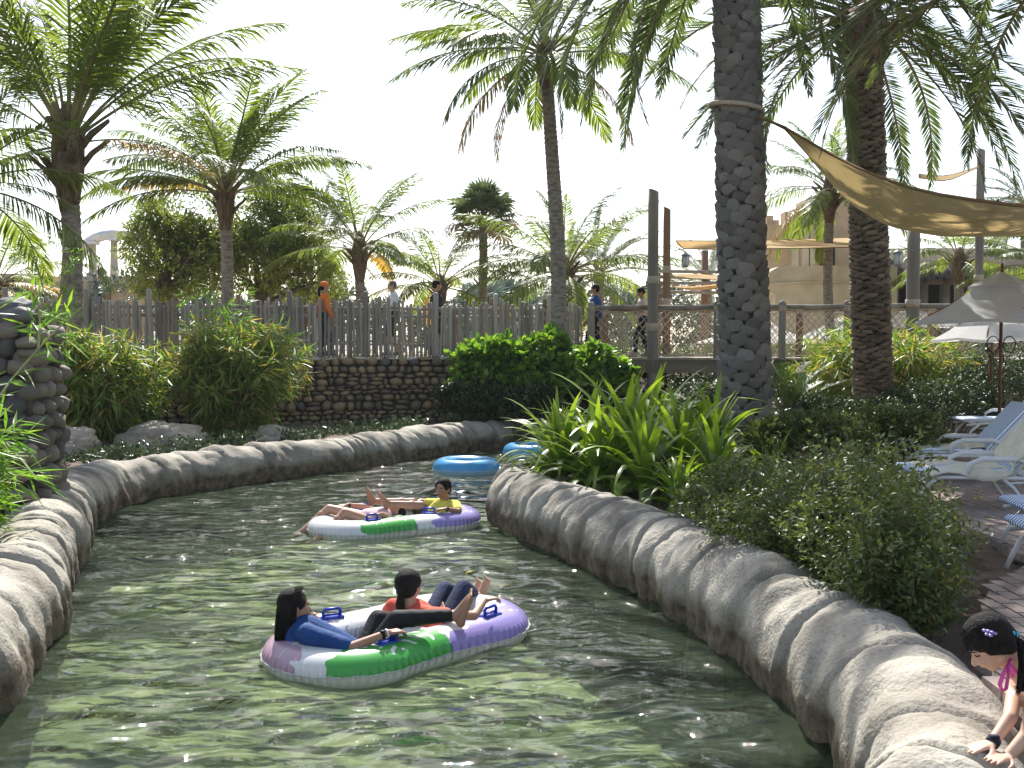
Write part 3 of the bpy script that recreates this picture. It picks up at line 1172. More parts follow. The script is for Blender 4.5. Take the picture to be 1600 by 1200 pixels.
# ================================================================== palm fronds
def frond(Lf, e0, bend, ll, pairs, lw, a0, a1, vee, hang, seed, m, stem=.22, tint=.5, ragged=.1):
    rr = random.Random(seed)
    N = 16
    pts, tang = [Vector((0, 0, 0))], []
    sway = rr.uniform(-.12, .12)
    for i in range(N):
        t = (i + .5) / N
        e = R(e0 - bend * t ** 1.25)
        yaw = sway * t
        d = Vector((math.cos(e) * math.cos(yaw), math.cos(e) * math.sin(yaw), math.sin(e)))
        tang.append(d)
        pts.append(pts[-1] + d * (Lf / N))
    tang.append(tang[-1])
    mb = MB()
    mb.tint = .5
    rad = [.042 * (1 - .9 * (i / N) ** .7) * Lf / 3.5 + .004 for i in range(N + 1)]
    rad[0] *= 1.8
    mb.tube(pts, rad, 5, False, mi=1, squash=.6)
    roll = rr.uniform(-.25, .25)
    for sgn in (-1, 1):
        for k in range(pairs):
            t = stem + (1 - stem) * (k + rr.uniform(0, .6)) / pairs
            if rr.random() < ragged * .5: continue
            x = min(t, .999) * N
            i = int(x); f = x - i
            p = pts[i].lerp(pts[i + 1], f); d = tang[i].lerp(tang[i + 1], f).normalized()
            side = Vector((-d.y, d.x, 0)).normalized() * sgn
            up = d.cross(side).normalized()
            if up.z < 0: up = -up
            tt = (t - stem) / (1 - stem)
            l = ll * (.45 + .55 * math.sin(math.pi * min(1, (.18 + .8 * tt)) ** .9)) * rr.uniform(.85, 1.12)
            if tt > .9: l *= 1 - (tt - .9) * 4
            an = R(a0 + (a1 - a0) * tt + rr.uniform(-5, 5))
            v = vee + rr.uniform(-.12, .12) + roll * sgn
            dr = (d * math.cos(an) + side * math.sin(an) * math.cos(v) + up * math.sin(an) * math.sin(v)).normalized()
            g = Vector((0, 0, -1))
            h = hang * rr.uniform(.6, 1.3)
            mid = p + dr * l * .5 + g * l * h * .15
            tip = p + (dr * (1 - .35 * h) + g * h * .75).normalized() * l if h > .3 else p + dr * l + g * l * h * .5
            wdv = up.cross(dr).normalized() * lw * .5 * (.7 + .5 * math.sin(math.pi * tt))
            wdv = (wdv + up * rr.uniform(-.4, .4) * lw * .5)
            mb.tint = min(1, max(0, tint + rr.uniform(-.28, .28) + .12 * (tt > .8)))
            mb.add([p - wdv * .5, p + wdv * .5, mid - wdv, mid + wdv, tip], [(0, 1, 3, 2), (2, 3, 4)])
    return mb.mesh('frond', [m, M_rach], smooth=False)


def lib(kind, m, L, seeds=2, tint=.5):
    out = []
    for e0 in (82, 68, 54, 40, 26, 12, -4, -20, -36):
        for s in range(seeds):
            sd_ = hash((kind, e0, s)) % 10007 if False else (len(out) * 31 + len(kind) * 7)
            if kind == 'coco':
                me = frond(L, e0, 38 + .32 * (82 - e0) * .6 + s * 14, .74, 70, .036, 60, 24, -.12, .42 + .12 * s, sd_, m, tint=tint)
            elif kind == 'date':
                me = frond(L, e0, 46 + s * 16 + (8 if e0 > 20 else 0), .46, 88, .032, 58, 26, .35, .10, sd_ + 5, m, stem=.16, tint=tint)
            out.append((e0, me))
    return out


COCO = lib('coco', M_coco, 3.5)
COCO_OLD = lib('coco', M_coco_old, 3.5, 1)
DATE = lib('date', M_date, 4.3, 3)
FARD = lib('date', M_far, 4.3, 1)


def pick(library, el, rnd):
    c = sorted(library, key=lambda q_: abs(q_[0] - el) + rnd.uniform(0, 6))
    return c[0][1]


def chunk(seed, m, flat=1.0):
    """stub of a cut palm leaf: a rounded angular lump, blunt at its top, hollowed below"""
    rr = random.Random(seed)
    bm = bmesh.new(); bmesh.ops.create_icosphere(bm, subdivisions=2, radius=1)
    for v in bm.verts:
        p = v.co.copy()
        kk = .55 * max(abs(p.x), abs(p.z)) + .45
        x, y, z = p.x / kk * .9, p.y, p.z / kk * .9
        wdt = .5 * (1 - .22 * max(0, z) - .1 * max(0, -z))
        d = 1 + .26 * fbm(x * 1.3 + seed * 3, y * 1.3, z * 1.3, 2)
        z2 = min(z, .62) if z > 0 else z
        v.co = Vector((x * wdt * d, y * .30 * d - .16 * (z2 + .3), z2 * .55 * d))
    vs = [tuple(v.co) for v in bm.verts]; fs = [tuple(v.index for v in f.verts) for f in bm.faces]; bm.free()
    mb = MB(); mb.add(vs, fs)
    return mb.mesh('leaf_base', m, smooth=False)
BOOT_G = [chunk(k, M_boot) for k in range(7)]
BOOT_B = [chunk(k + 20, M_boot2) for k in range(7)]


def crown(root, top, library, old, n, Lf, refL, rnd, elr=(82, -30), n_old=3, extra=(), clear=False):
    for k in range(n):
        f = k / max(1, n - 1)
        el = elr[0] + (elr[1] - elr[0]) * f ** .85 + rnd.uniform(-7, 7)
        az = k * 137.508 + rnd.uniform(-14, 14)
        if clear and el < 38 and abs(((az - 270 + 180) % 360) - 180) < 52: continue
        is_old = n_old > 0 and k >= n - n_old
        me = pick(old if is_old else library, el, rnd)
        s = Lf / refL * rnd.uniform(.85, 1.08) * (.82 + .18 * min(1, f * 3))
        h = top + Vector((0, 0, .12 * (1 - f) * Lf / 3.5)) + Vector((math.cos(R(az)), math.sin(R(az)), 0)) * .05
        inst('frond', me, root, h - root.location, (rnd.uniform(-.2, .2), 0, R(az)), (s, s, s))
    for (az, el, isold, ls) in extra:
        me = pick(old if isold else library, el, rnd)
        s = Lf / refL * ls
        inst('frond', me, root, top - root.location, (rnd.uniform(-.1, .1), 0, R(az)), (s, s, s))


def ringed_trunk(base, top, r0, r1, seed, bow=(0, 0)):
    rr = random.Random(seed)
    mb = MB()
    L = (top - base).length
    n = max(10, int(L / .055))
    pts, rad = [], []
    for k in range(n + 1):
        t = k / n
        p = base.lerp(top, t) + Vector((bow[0], bow[1], 0)) * math.sin(math.pi * t)
        p += Vector((math.sin(t * 9 + seed) * .012, math.cos(t * 7) * .012, 0))
        pts.append(p)
        r = r0 + (r1 - r0) * t
        if t < .08: r *= 1 + (.08 - t) * 5
        rad.append(r * (1 + (.07 if k % 2 else -.03) * rr.uniform(.4, 1.4)))
    mb.tube(pts, rad, 14, True)
    return mb


def coconut(base, top, r0, r1, label, Lf, n, seed, elr=(84, -25), n_old=3, extra=(), bow=(0, 0), group='coconut palms round the river', library=None, old=None, name='coconut_palm', flare=1.0):
    rnd = random.Random(seed)
    root = thing(name, base, label, 'palm tree', group)
    base = Vector(base); top = Vector(top)
    ringed_trunk(base, top, r0, r1, seed, bow).build('trunk', M_ctrunk, root)
    # fibrous swelling under the crown, with old leaf stubs
    mb = MB()
    k = r1 / .1 * flare
    mb.tube([top + Vector((0, 0, z * k)) for z in (-.3, -.12, .05, .25, .45, .6)], [r1 * .95, r1 * 1.35, r1 * 1.7, r1 * 1.75, r1 * 1.2, r1 * .4], 12)
    mb.build('crown_base', M_fiber, root)
    for q_ in range(9):
        a = q_ * 2.4 + rnd.random()
        d = Vector((math.cos(a), math.sin(a), 0))
        mb = MB()
        p0 = top + d * r1 * 1.1 + Vector((0, 0, rnd.uniform(-.1, .25) * k))
        mb.tube([p0, p0 + d * .10 * k + Vector((0, 0, .14 * k)), p0 + d * .24 * k + Vector((0, 0, .26 * k))], [.05 * k, .045 * k, .03 * k], 6, squash=.5)
        mb.build('leaf_base', M_fiber, root)
    crown(root, top + Vector((0, 0, .25 * k)), library or COCO, old or COCO_OLD, n, Lf, 3.5, rnd, elr, n_old, extra)
    return root


def date_palm(base, top, r0, r1, label, Lf, n, seed, boots, boot_s, elr=(85, -55), extra=(), bw=1.0, bh=.85, dens=1.0, clear=False):
    rnd = random.Random(seed)
    root = thing('date_palm', base, label, 'palm tree', 'date palms on the planted bank at right')
    base = Vector(base); top = Vector(top)
    mb = MB()
    nn = 30
    mb.tube([base.lerp(top, k / nn) for k in range(nn + 1)], [(r0 + (r1 - r0) * (k / nn) ** .6) * .9 * (1.1 if k == 0 else 1) for k in range(nn + 1)], 18)
    mb.build('trunk', M_core, root)
    L = (top - base).length
    # spiral of cut leaf bases
    per = 2 * math.pi * (r0 + r1) / 2 / (boot_s * .82)
    dz = boot_s * .62 / per * dens
    z = -.05; k = 0
    cnt = int(L / dz)
    visible = []
    for k in range(cnt):
        t = k / cnt
        a = k * 2 * math.pi * .3819
        visible.append((t, a))
    vis_idx = sorted(range(len(visible)), key=lambda q_: (0 if (math.sin(visible[q_][1]) < .25 and base.lerp(top, visible[q_][0]).z < EYE + HY * base.y / 1600 + .2) else 1, visible[q_][0] * L > 8.2, math.sin(visible[q_][1])))
    chosen = set(vis_idx[:290])
    restb = MB()
    for q2, (t, a) in enumerate(visible):
        r = r0 + (r1 - r0) * t ** .6
        p = base.lerp(top, t)
        d = Vector((math.cos(a), math.sin(a), 0))
        s = boot_s * rnd.uniform(.85, 1.15)
        me = rnd.choice(boots)
        loc = p + d * (r * .9) - root.location + Vector((0, 0, rnd.uniform(-.02, .02)))
        rot = (rnd.uniform(-.2, .2), rnd.uniform(-.3, .3), a + math.pi / 2 + rnd.uniform(-.15, .15))
        scl = (s * bw, s * .75, s * bh * rnd.uniform(.85, 1.1))
        if q2 in chosen:
            inst('leaf_base', me, root, loc, rot, scl)
        else:
            Mx = Matrix.LocRotScale(loc, Euler(rot), Vector(scl))
            restb.add([Mx @ v.co for v in me.vertices], [tuple(p_.vertices) for p_ in me.polygons])
    if restb.v:
        restb.build('leaf_base', boots[0].materials[0], root, world=False, smooth=False, kind='stuff')
    mb = MB()
    mb.tube([top + Vector((0, 0, zz)) for zz in (-.45, -.2, .1, .45, .8)], [r1 * 1.0, r1 * 1.45, r1 * 1.65, r1 * 1.3, .1], 16)
    mb.build('crown_base', M_fiber, root)
    for q_ in range(26):
        a = q_ * 2.4
        d = Vector((math.cos(a), math.sin(a), 0))
        p0 = top + d * r1 * 1.2 + Vector((0, 0, rnd.uniform(-.3, .45)))
        mb = MB()
        mb.tube([p0, p0 + d * .18 + Vector((0, 0, .12)), p0 + d * .42 + Vector((0, 0, .2))], [.07, .06, .035], 6, squash=.5)
        mb.build('leaf_stub', M_fiber, root)
    crown(root, top + Vector((0, 0, .35)), DATE, None, n, Lf, 4.3, rnd, elr, 0, extra, clear=clear)
    return root


def at(px, d, z):
    return Vector(((px - 800) / 1600 * d, d, z))


# ------------------------------------------------------------------ the palms
coconut(at(122, 18.3, .35), at(112, 18.3, 5.15), .18, .16, 'coconut palm at far left with thick flared crown base, cut off at the top', 4.4, 19, 1, elr=(90, 50), n_old=0,
        extra=((172, 0, False, .85), (150, 22, False, .85), (22, 56, False, 1.08), (5, 40, False, 1.0), (0, 6, True, .62), (185, 35, False, .9), (250, 60, False, .8)), flare=1.35)
coconut(at(358, 26.5, 1.88), at(355, 26.5, 5.55), .17, .14, 'bushy coconut palm behind the fence in front of the broad-leaved tree', 3.8, 32, 2, elr=(90, 22), n_old=0,
        extra=((185, 8, False, 1.0), (172, 20, False, 1.0), (12, 38, False, 1.05), (160, 34, True, .9), (-5, 12, False, .9)), flare=1.2)
coconut(at(565, 28.5, 1.88), at(563, 28.5, 4.35), .15, .13, 'coconut palm behind the fence between the people in orange and in white', 3.2, 20, 3, elr=(86, 4), n_old=1, flare=1.2)
coconut(at(871, 23.0, .4), at(853, 23.0, 8.2), .2, .135, 'tall slender coconut palm in the centre with yellowing lower fronds', 3.5, 26, 4, elr=(84, 0), n_old=0,
        extra=((190, 8, False, 1.05), (172, 26, False, .95), (215, -22, True, .95), (200, -36, True, .8), (-20, -22, True, .85), (-12, 24, False, 1.0), (250, -4, False, .9)), bow=(.12, 0))
coconut(at(885, 29.5, 1.7), at(882, 29.5, 3.7), .16, .14, 'low coconut palm with wide fronds sprouting behind the tall central palm', 3.6, 24, 5, elr=(80, -4), n_old=0, flare=1.2)
coconut(at(690, 31, 1.7), at(688, 31, 3.55), .15, .12, 'small yellow-green palm behind the fence left of the fan palm', 2.8, 20, 6, elr=(80, -6), n_old=1)
coconut(at(1302, 31, 1.5), at(1293, 31, 6.3), .15, .13, 'coconut palm in front of the sandstone tower, between the two date palms', 3.0, 26, 7, elr=(86, -22), n_old=1, bow=(-.1, 0), flare=1.4)
coconut(at(1497, 34, 1.5), at(1496, 34, 4.5), .17, .14, 'short coconut palm before the thatched hut at right', 2.8, 18, 8, elr=(78, 0), n_old=0)
coconut(at(1640, 33, 1.5), at(1640, 33, 4.2), .17, .14, 'yellow-green coconut palm at the right edge beyond the thatched hut', 3.4, 24, 9, elr=(80, -8), n_old=1)
coconut(at(-45, 17, .4), at(-60, 17, 4.4), .17, .14, 'coconut palm at the left edge of which one frond reaches into view', 3.0, 14, 10, elr=(60, -5), n_old=0, extra=((0, 14, False, .72),))
coconut(at(-10, 24, 1.88), at(-5, 24, 3.2), .15, .12, 'low yellowing palm behind the fence at the left edge', 2.2, 20, 12, elr=(80, -8), n_old=8)

date_palm(at(1168, 15.3, .35), at(1141, 15.3, 8.5), .40, .29, 'stout date palm with large grey leaf bases and a rope tied round its trunk', 4.5, 52, 21, BOOT_G, .262, elr=(82, -45), clear=True, bh=.86, bw=1.05,
          extra=((186, -14, False, 1.0), (200, -8, False, 1.0), (172, -20, False, 1.05), (160, -4, False, 1.05), (215, -20, False, .9), (10, -8, False, .9), (-8, -20, False, .85), (350, 4, False, .9)))
date_palm(at(1368, 19.2, .35), at(1342, 19.2, 7.75), .37, .31, 'date palm with browner trunk standing further back to the right of the stout one', 4.4, 48, 22, BOOT_B, .23, elr=(84, -25), clear=True, bh=.42, dens=.55,
          extra=((0, -20, False, 1.0), (-14, -32, False, .9), (12, -4, False, 1.05), (186, -14, False, .9), (200, 0, False, .95)))
date_palm(at(1695, 13.2, .45), at(1690, 13.2, 7.0), .36, .3, 'date palm beyond the right edge whose dark fronds hang into the top right corner', 4.3, 40, 23, BOOT_B, .34, elr=(80, -15),
          extra=((182, 4, False, 1.1), (195, -6, False, 1.0), (168, -2, False, 1.05), (178, 22, False, 1.1), (210, 8, False, 1.0)))

# distant grey-green date palms
for k, (px, d, z, Lf, lab) in enumerate(((935, 44, 5.1, 4.2, 'distant grey-green date palm right of the central trunk'),
                                         (1105, 60, 5.6, 4.0, 'very distant date palm seen left of the stout trunk'),
                                         (885, 52, 5.6, 4.0, 'distant date palm showing above the low coconut palm'),
                                         (1600, 44, 8.0, 3.6, 'distant palm top at the right edge above the shade sail'),
                                         (505, 44, 6.3, 3.5, 'distant palm crown left of the third coconut palm'))):
    rnd = random.Random(70 + k)
    root = thing('date_palm', at(px, d, 1.5), lab, 'palm tree', 'distant date palms')
    ringed_trunk(at(px, d, 1.5), at(px, d, z), .25, .22, k).build('trunk', M_ctrunk, root)
    crown(root, at(px, d, z), FARD, None, 34, Lf, 4.3, rnd, (82, -35), 0)

# fan palms
def fan_mesh(seed, m, n=26, L=.8):
    rr = random.Random(seed)
    mb = MB()
    mb.tube([(0, 0, 0), (.45, 0, .08), (.9, 0, .1)], [.03, .022, .015], 5, False, mi=1)
    c = Vector((.9, 0, .1))
    for k in range(n):
        a = R(-125 + 250 * k / (n - 1))
        l = L * (1 - .25 * abs(a) / 2.2) * rr.uniform(.9, 1.1)
        d = Vector((math.cos(a), math.sin(a), rr.uniform(-.05, .15)))
        s = Vector((-math.sin(a), math.cos(a), 0)) * .05
        mid = c + d * l * .6
        tip = c + d * l + Vector((0, 0, -l * .28))
        mb.tint = rr.uniform(.2, .9)
        mb.add([c, mid - s + Vector((0, 0, .015)), mid + s + Vector((0, 0, .015)), tip], [(0, 1, 2), (1, 3, 2)])
    return mb.mesh('fan_leaf', [m, M_rach], smooth=False)
M_fan = mat('fan_palm_leaf', (.22, .27, .11), (.07, .11, .05), (.14, .18, .075), transl=.25, **LEAF)
M_fan_old = mat('fan_palm_dead_leaf', (.32, .25, .15), (.15, .11, .07), (.24, .18, .1), transl=.2, **LEAF)
M_fan_blue = mat('blue_fan_leaf', (.2, .26, .21), (.1, .14, .12), (.14, .19, .16), transl=.2, **LEAF)
FANS = [fan_mesh(k, M_fan) for k in range(4)]
FANS_O = [fan_mesh(k + 9, M_fan_old) for k in range(2)]
FANS_B = [fan_mesh(k + 5, M_fan_blue) for k in range(3)]
def fan_palm(px, d, z0, z1, lab, n, s, fans, olds, r=.16):
    rnd = random.Random(px)
    root = thing('fan_palm', at(px, d, z0), lab, 'palm tree', 'fan palms')
    if z1 - z0 > 1:
        ringed_trunk(at(px, d, z0), at(px, d, z1), r, r * .8, px).build('trunk', M_ctrunk, root)
    for k in range(n):
        el = 85 - 115 * k / n
        old_ = k > n * .72 and olds
        inst('fan_leaf', rnd.choice(olds if old_ else fans), root, (0, 0, z1 - z0), (rnd.uniform(-.3, .3), -R(el), k * 2.4), s * rnd.uniform(.85, 1.1))
    return root
fan_palm(755, 32, 1.6, 5.9, 'fan palm with a compact round head left of the central palm', 38, .85, FANS, FANS_O)
fan_palm(752, 40, 1.5, 2.9, 'blue-green low fan palm behind the fence, the left one of the pair', 24, 1.15, FANS_B, None)
fan_palm(790, 42, 1.5, 3.0, 'blue-green low fan palm behind the fence, the right one of the pair', 24, 1.2, FANS_B, None)

# ================================================================== bushes
def ell(n, c, r, hollow=.45, bottom=-.2):
    """random points in an ellipsoid shell, and outward normals"""
    out = []
    v = rng.normal(0, 1, (n * 2, 3))
    v /= np.linalg.norm(v, axis=1, keepdims=True)
    v = v[v[:, 2] > bottom][:n]
    rad = (hollow + (1 - hollow) * rng.random(len(v)) ** .5)[:, None]
    P = np.array(c) + v * rad * np.array(r)
    return P, v


def twigs(mb, P, base, n, r=.012, seed=0):
    rr = random.Random(seed)
    base = Vector(base)
    for k in range(n):
        p = Vector(P[rr.randrange(len(P))])
        b0 = base + Vector((rr.gauss(0, .12), rr.gauss(0, .12), 0))
        mid = b0.lerp(p, .5) + Vector((rr.uniform(-.1, .1), rr.uniform(-.1, .1), .15 * (p - b0).length))
        mb.tube([b0, mid, p], [r, r * .8, r * .4], 5, False)


def bamboo(px, d, z0, h, r, n, seed, label, m=M_bamboo, per=7, ln=.30, wd=.036, up=(), squashy=.8, group='bamboo clumps', droop=.35):
    root = thing('bamboo_clump', at(px, d, z0), label, 'bamboo', group)
    rr = random.Random(seed)
    c = at(px, d, z0)
    mbs = MB()
    SP, SD = [], []
    for k in range(n):
        a = rr.uniform(0, 2 * math.pi)
        b0 = c + Vector((math.cos(a) * rr.random() * r * .35, math.sin(a) * rr.random() * r * .3, 0))
        out = r * rr.uniform(.3, 1.15)
        hh = h * rr.uniform(.55, 1.0) * (1 - .3 * (out / r / 1.15) ** 2)
        a2 = a + rr.uniform(-.4, .4)
        pts = []
        for q_ in range(8):
            t = q_ / 7
            pts.append(b0 + Vector((math.cos(a2) * out * t ** 1.6, math.sin(a2) * out * squashy * t ** 1.6, hh * (t * 1.25 - .25 * t ** 3.2))))
        if k < n // 2:
            mbs.tube(pts, [.011 * (1 - .6 * q_ / 7) for q_ in range(8)], 5, False)
        for q_ in range(13):
            t = rr.uniform(.18, 1.0)
            x = t * 6.999; i = int(x)
            p = pts[i].lerp(pts[i + 1], x - i)
            dd = (pts[i + 1] - pts[i]).normalized()
            sd_ = Vector((rr.gauss(0, 1), rr.gauss(0, 1), rr.gauss(-.1, .5))).normalized()
            SP.append(p); SD.append(dd * .5 + sd_ * .8)
    me = leaves_mesh('foliage', *sprig_leaves(np.array(SP), np.array(SD), per, .42, ln, wd, jit=.9, droop=droop, seglen=.22, tj=.35)[:5], [m], tint=None)
    obj_mesh('foliage', me, root)
    mbs.build('culms', M_culm, root)
    for (pa) in up:
        mb = MB()
        mb.tube(pa, [.012] + [.009] * (len(pa) - 2) + [.004], 5, False)
        mb.build('shoot', M_culm, root)
        P, D = [], []
        for q_ in range(10):
            t = rr.uniform(.25, 1) * (len(pa) - 1.001)
            i = int(t)
            P.append(Vector(pa[i]).lerp(Vector(pa[i + 1]), t - i)); D.append(Vector((rr.gauss(0, 1), rr.gauss(0, 1), rr.uniform(-.4, .8))))
        me = leaves_mesh('shoot_leaves', *sprig_leaves(np.array(P), np.array(D), 4, .35, ln * .8, wd, jit=.6, droop=.2, seglen=.14)[:5], [M_bamboo2])
        obj_mesh('shoot_leaves', me, root)
    return root


bamboo(148, 17.6, .4, 2.15, .88, 120, 31, 'yellow-green bamboo clump right of the cobble wall at left', droop=.5)
ups = []
for (x0, x1, y1) in ((340, 290, 455), (350, 330, 440), (365, 385, 448), (360, 398, 430), (355, 350, 470)):
    ups.append([W(x0, 560, 19.2), W((x0 * .6 + x1 * .4), 510, 19.2), W(x1, y1, 19.2)])
bamboo(362, 19.3, .4, 2.3, 1.1, 160, 32, 'large round bamboo clump with tall thin shoots in front of the fence', up=ups, droop=.4)
bamboo(1385, 21.5, .4, 2.35, 1.5, 170, 33, 'bamboo clump behind the browner date palm, against the footbridge', droop=.4)
ups = [[W(-30, 660, 8.4), W(20, 590, 8.5), W(78, 525, 8.7), W(130, 478, 8.9)], [W(60, 545, 8.6), W(62, 500, 8.6), W(55, 440, 8.6)]]
bamboo(-100, 8.3, .4, 1.4, .5, 46, 34, 'bright green bamboo plant at the left edge in front of the cobble wall', m=M_bamboo2, ln=.30, wd=.026, up=ups, droop=.35, per=6)
# one more sprig clump peeking beyond the first
bamboo(215, 20.3, .4, 1.6, .4, 20, 35, 'small green bamboo sprig against the fence between the two larger clumps', m=M_bamboo2)

# thin sapling at left
root = thing('sapling', at(95, 13, .4), 'thin feathery sapling left of the tallest palm trunk', 'sapling')
mb = MB(); rr = random.Random(3); P, D = [], []
for (a, b_, c_) in (((85, 520), (62, 430), (40, 350)), ((85, 520), (95, 450), (100, 355)), ((62, 430), (50, 400), (20, 385)), ((90, 470), (115, 410), (135, 395)), ((85, 500), (100, 480), (128, 470))):
    pts = [W(a[0], a[1], 13), W(b_[0], b_[1], 13), W(c_[0], c_[1], 13)]
    mb.tube(pts, [.012, .009, .004], 5, False)
    for q_ in range(9):
        t = rr.uniform(.3, 1.9)
        i = int(t); P.append(pts[i].lerp(pts[i + 1], t - i)); D.append(Vector((rr.gauss(0, 1), rr.gauss(0, .6), rr.gauss(0, .5))))
mb.tube([at(95, 13, .4), W(88, 560, 13), W(85, 520, 13)], [.02, .016, .013], 6, False)
mb.build('stem', M_culm, root)
obj_mesh('foliage', leaves_mesh('foliage', *sprig_leaves(np.array(P), np.array(D), 12, .6, .07, .02, jit=.3, seglen=.22)[:5], [M_bamboo2]), root)


def bush(name, c, r, label, m, n, per, ln, wd, cat='bush', hollow=.4, lobes=9, group=None, spread=.5, droop=.1, seglen=.12, stems=26, wide=.45, fold=.2, bottom=-.35, outw=.8, upw=.5):
    root = thing(name, (c[0], c[1], c[2] - r[2] * .55), label, cat, group)
    Ps, Ns = [], []
    rr = random.Random(int(c[0] * 100 + c[1] * 10))
    P, v = ell(int(n * .45), c, [k * .86 for k in r], hollow, bottom)
    Ps.append(P); Ns.append(v)
    for k in range(lobes):
        a = k * 2.4 + rr.random(); u = rr.uniform(-.1, .95)
        q_ = math.sqrt(max(0, 1 - u * u))
        cc = (c[0] + r[0] * .66 * q_ * math.cos(a), c[1] + r[1] * .66 * q_ * math.sin(a), c[2] + r[2] * .62 * u)
        kk = rr.uniform(.3, .48)
        P, v = ell(int(n * .55 / lobes), cc, [r[0] * kk, r[1] * kk, r[2] * kk * 1.05], .35, -.6)
        Ps.append(P); Ns.append(v)
    P = np.concatenate(Ps); v = np.concatenate(Ns)
    keep = P[:, 2] > c[2] - r[2] * .75
    P, v = P[keep], v[keep]
    D = v * outw + rng.normal(0, .5, v.shape)
    D[:, 2] += upw
    C, D2, Nn, L_, W_, tint = sprig_leaves(P, D, per, spread, ln, wd, droop=droop, seglen=seglen)
    me = leaves_mesh('foliage', C, D2, Nn, L_, W_, [m], tint, fold=fold, wide=wide)
    obj_mesh('foliage', me, root)
    mb = MB()
    twigs(mb, P, (c[0], c[1], c[2] - r[2] * .95), stems, .012, 3)
    mb.build('stems', M_twig, root)
    return root


# glossy shrubs on the far bank, leaves in rosettes
for (px, d, zc, r, lab, n) in ((770, 22.5, 1.35, (1.0, .6, 1.05), 'bright glossy shrub on the far bank at the right end of the cobble wall', 300),
                               (848, 22.3, 1.3, (.9, .6, 1.2), 'bright glossy shrub in front of the tall central palm trunk', 290),
                               (925, 22.9, 1.15, (1.0, .55, 1.1), 'glossy shrub growing up against the left end of the footbridge', 290)):
    bush('glossy_shrub', at(px, d, zc), r, lab, M_scae, n, 10, .21, .11, 'shrub', .62, 13, 'glossy shrubs on the far bank', spread=.6, droop=-.05, seglen=.07, wide=.66, upw=.9)
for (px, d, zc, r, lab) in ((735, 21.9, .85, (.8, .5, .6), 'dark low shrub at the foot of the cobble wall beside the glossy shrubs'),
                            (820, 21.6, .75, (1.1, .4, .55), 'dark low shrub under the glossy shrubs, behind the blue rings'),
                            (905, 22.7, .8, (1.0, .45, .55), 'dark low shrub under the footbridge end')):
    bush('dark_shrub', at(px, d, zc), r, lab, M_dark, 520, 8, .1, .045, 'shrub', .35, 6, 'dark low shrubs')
# weedy bushes by the right kerb: many upright stems with small leaves up their length
def weedy(pts, label, seed, n, h, per=30, ln=.046, wd=.021, group='olive-green bushes along the right kerb'):
    """pts: footprint ellipses (x, y, rx, ry, height factor)"""
    rr = random.Random(seed)
    root = thing('hedge_bush', (pts[0][0], pts[0][1], .4), label, 'bush', group)
    mb = MB(); SP, SD = [], []
    for k in range(n):
        x, y, rx, ry, hf = rr.choice(pts)
        a = rr.uniform(0, 6.283); q_ = rr.random() ** .55
        bx, by = x + math.cos(a) * rx * q_ * .75, y + math.sin(a) * ry * q_ * .75
        hh = h * hf * rr.uniform(.55, 1.0) * (1 - .38 * q_ ** 2) * (1.22 if rr.random() < .12 else 1)
        lean = Vector((math.cos(a) * q_ * rx * .45 + rr.gauss(0, .07), math.sin(a) * q_ * ry * .45 + rr.gauss(0, .07), 0))
        p0 = Vector((bx, by, .38)); pts_ = [p0 + lean * (t ** 1.5) + Vector((rr.gauss(0, .012), rr.gauss(0, .012), hh * t)) for t in (0, .25, .5, .75, 1.0)]
        if k % 2 == 0: mb.tube(pts_, [.006, .005, .004, .003, .0015], 4, False)
        for q2 in range(rr.randint(9, 15)):
            t = rr.uniform(.12, 1.0) ** .75 * 3.999; i_ = int(t)
            SP.append(pts_[i_].lerp(pts_[i_ + 1], t - i_) + Vector((rr.gauss(0, .025), rr.gauss(0, .025), 0)))
            SD.append(Vector((rr.gauss(0, .8), rr.gauss(0, .8), rr.uniform(.1, 1.3))))
    C, D2, Nn, L_, W_, tint = sprig_leaves(np.array(SP), np.array(SD), 8, .48, ln, wd, droop=.15, seglen=.13, tj=.4)
    obj_mesh('foliage', leaves_mesh('foliage', C, D2, Nn, L_, W_, [M_hedge], tint, fold=.15), root)
    mb.build('stems', M_twig, root)
weedy([(2.46, 6.7, .46, .5, 1.0), (2.55, 7.3, .5, .45, 1.0), (2.36, 6.15, .25, .3, .75)], 'nearest olive-green bush between the right kerb and the brick patio', 51, 300, 1.15)
weedy([(2.1, 8.0, .5, .5, .9), (2.0, 9.0, .5, .5, .85), (2.35, 7.5, .3, .35, .95)], 'olive-green bush left of the nearest one, leaning over the kerb', 52, 270, .95)
weedy([(2.7, 8.5, .5, .5, .95), (2.9, 9.5, .6, .6, 1.0)], 'olive-green bush behind the nearest one, toward the sun loungers', 53, 230, .92)
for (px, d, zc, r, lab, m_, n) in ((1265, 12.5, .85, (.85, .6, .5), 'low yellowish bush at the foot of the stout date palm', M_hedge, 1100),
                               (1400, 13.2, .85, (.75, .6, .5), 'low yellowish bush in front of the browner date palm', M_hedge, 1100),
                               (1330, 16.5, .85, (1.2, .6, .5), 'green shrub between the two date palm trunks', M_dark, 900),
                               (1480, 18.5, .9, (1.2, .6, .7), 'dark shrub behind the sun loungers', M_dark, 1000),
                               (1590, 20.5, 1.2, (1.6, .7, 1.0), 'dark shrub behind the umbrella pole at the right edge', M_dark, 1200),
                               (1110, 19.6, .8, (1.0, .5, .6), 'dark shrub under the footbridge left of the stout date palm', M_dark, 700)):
    bush('bush', at(px, d, zc), r, lab, m_, n, 9, .065, .03, 'bush', .35, 9, 'bushes behind the right bank', stems=30)

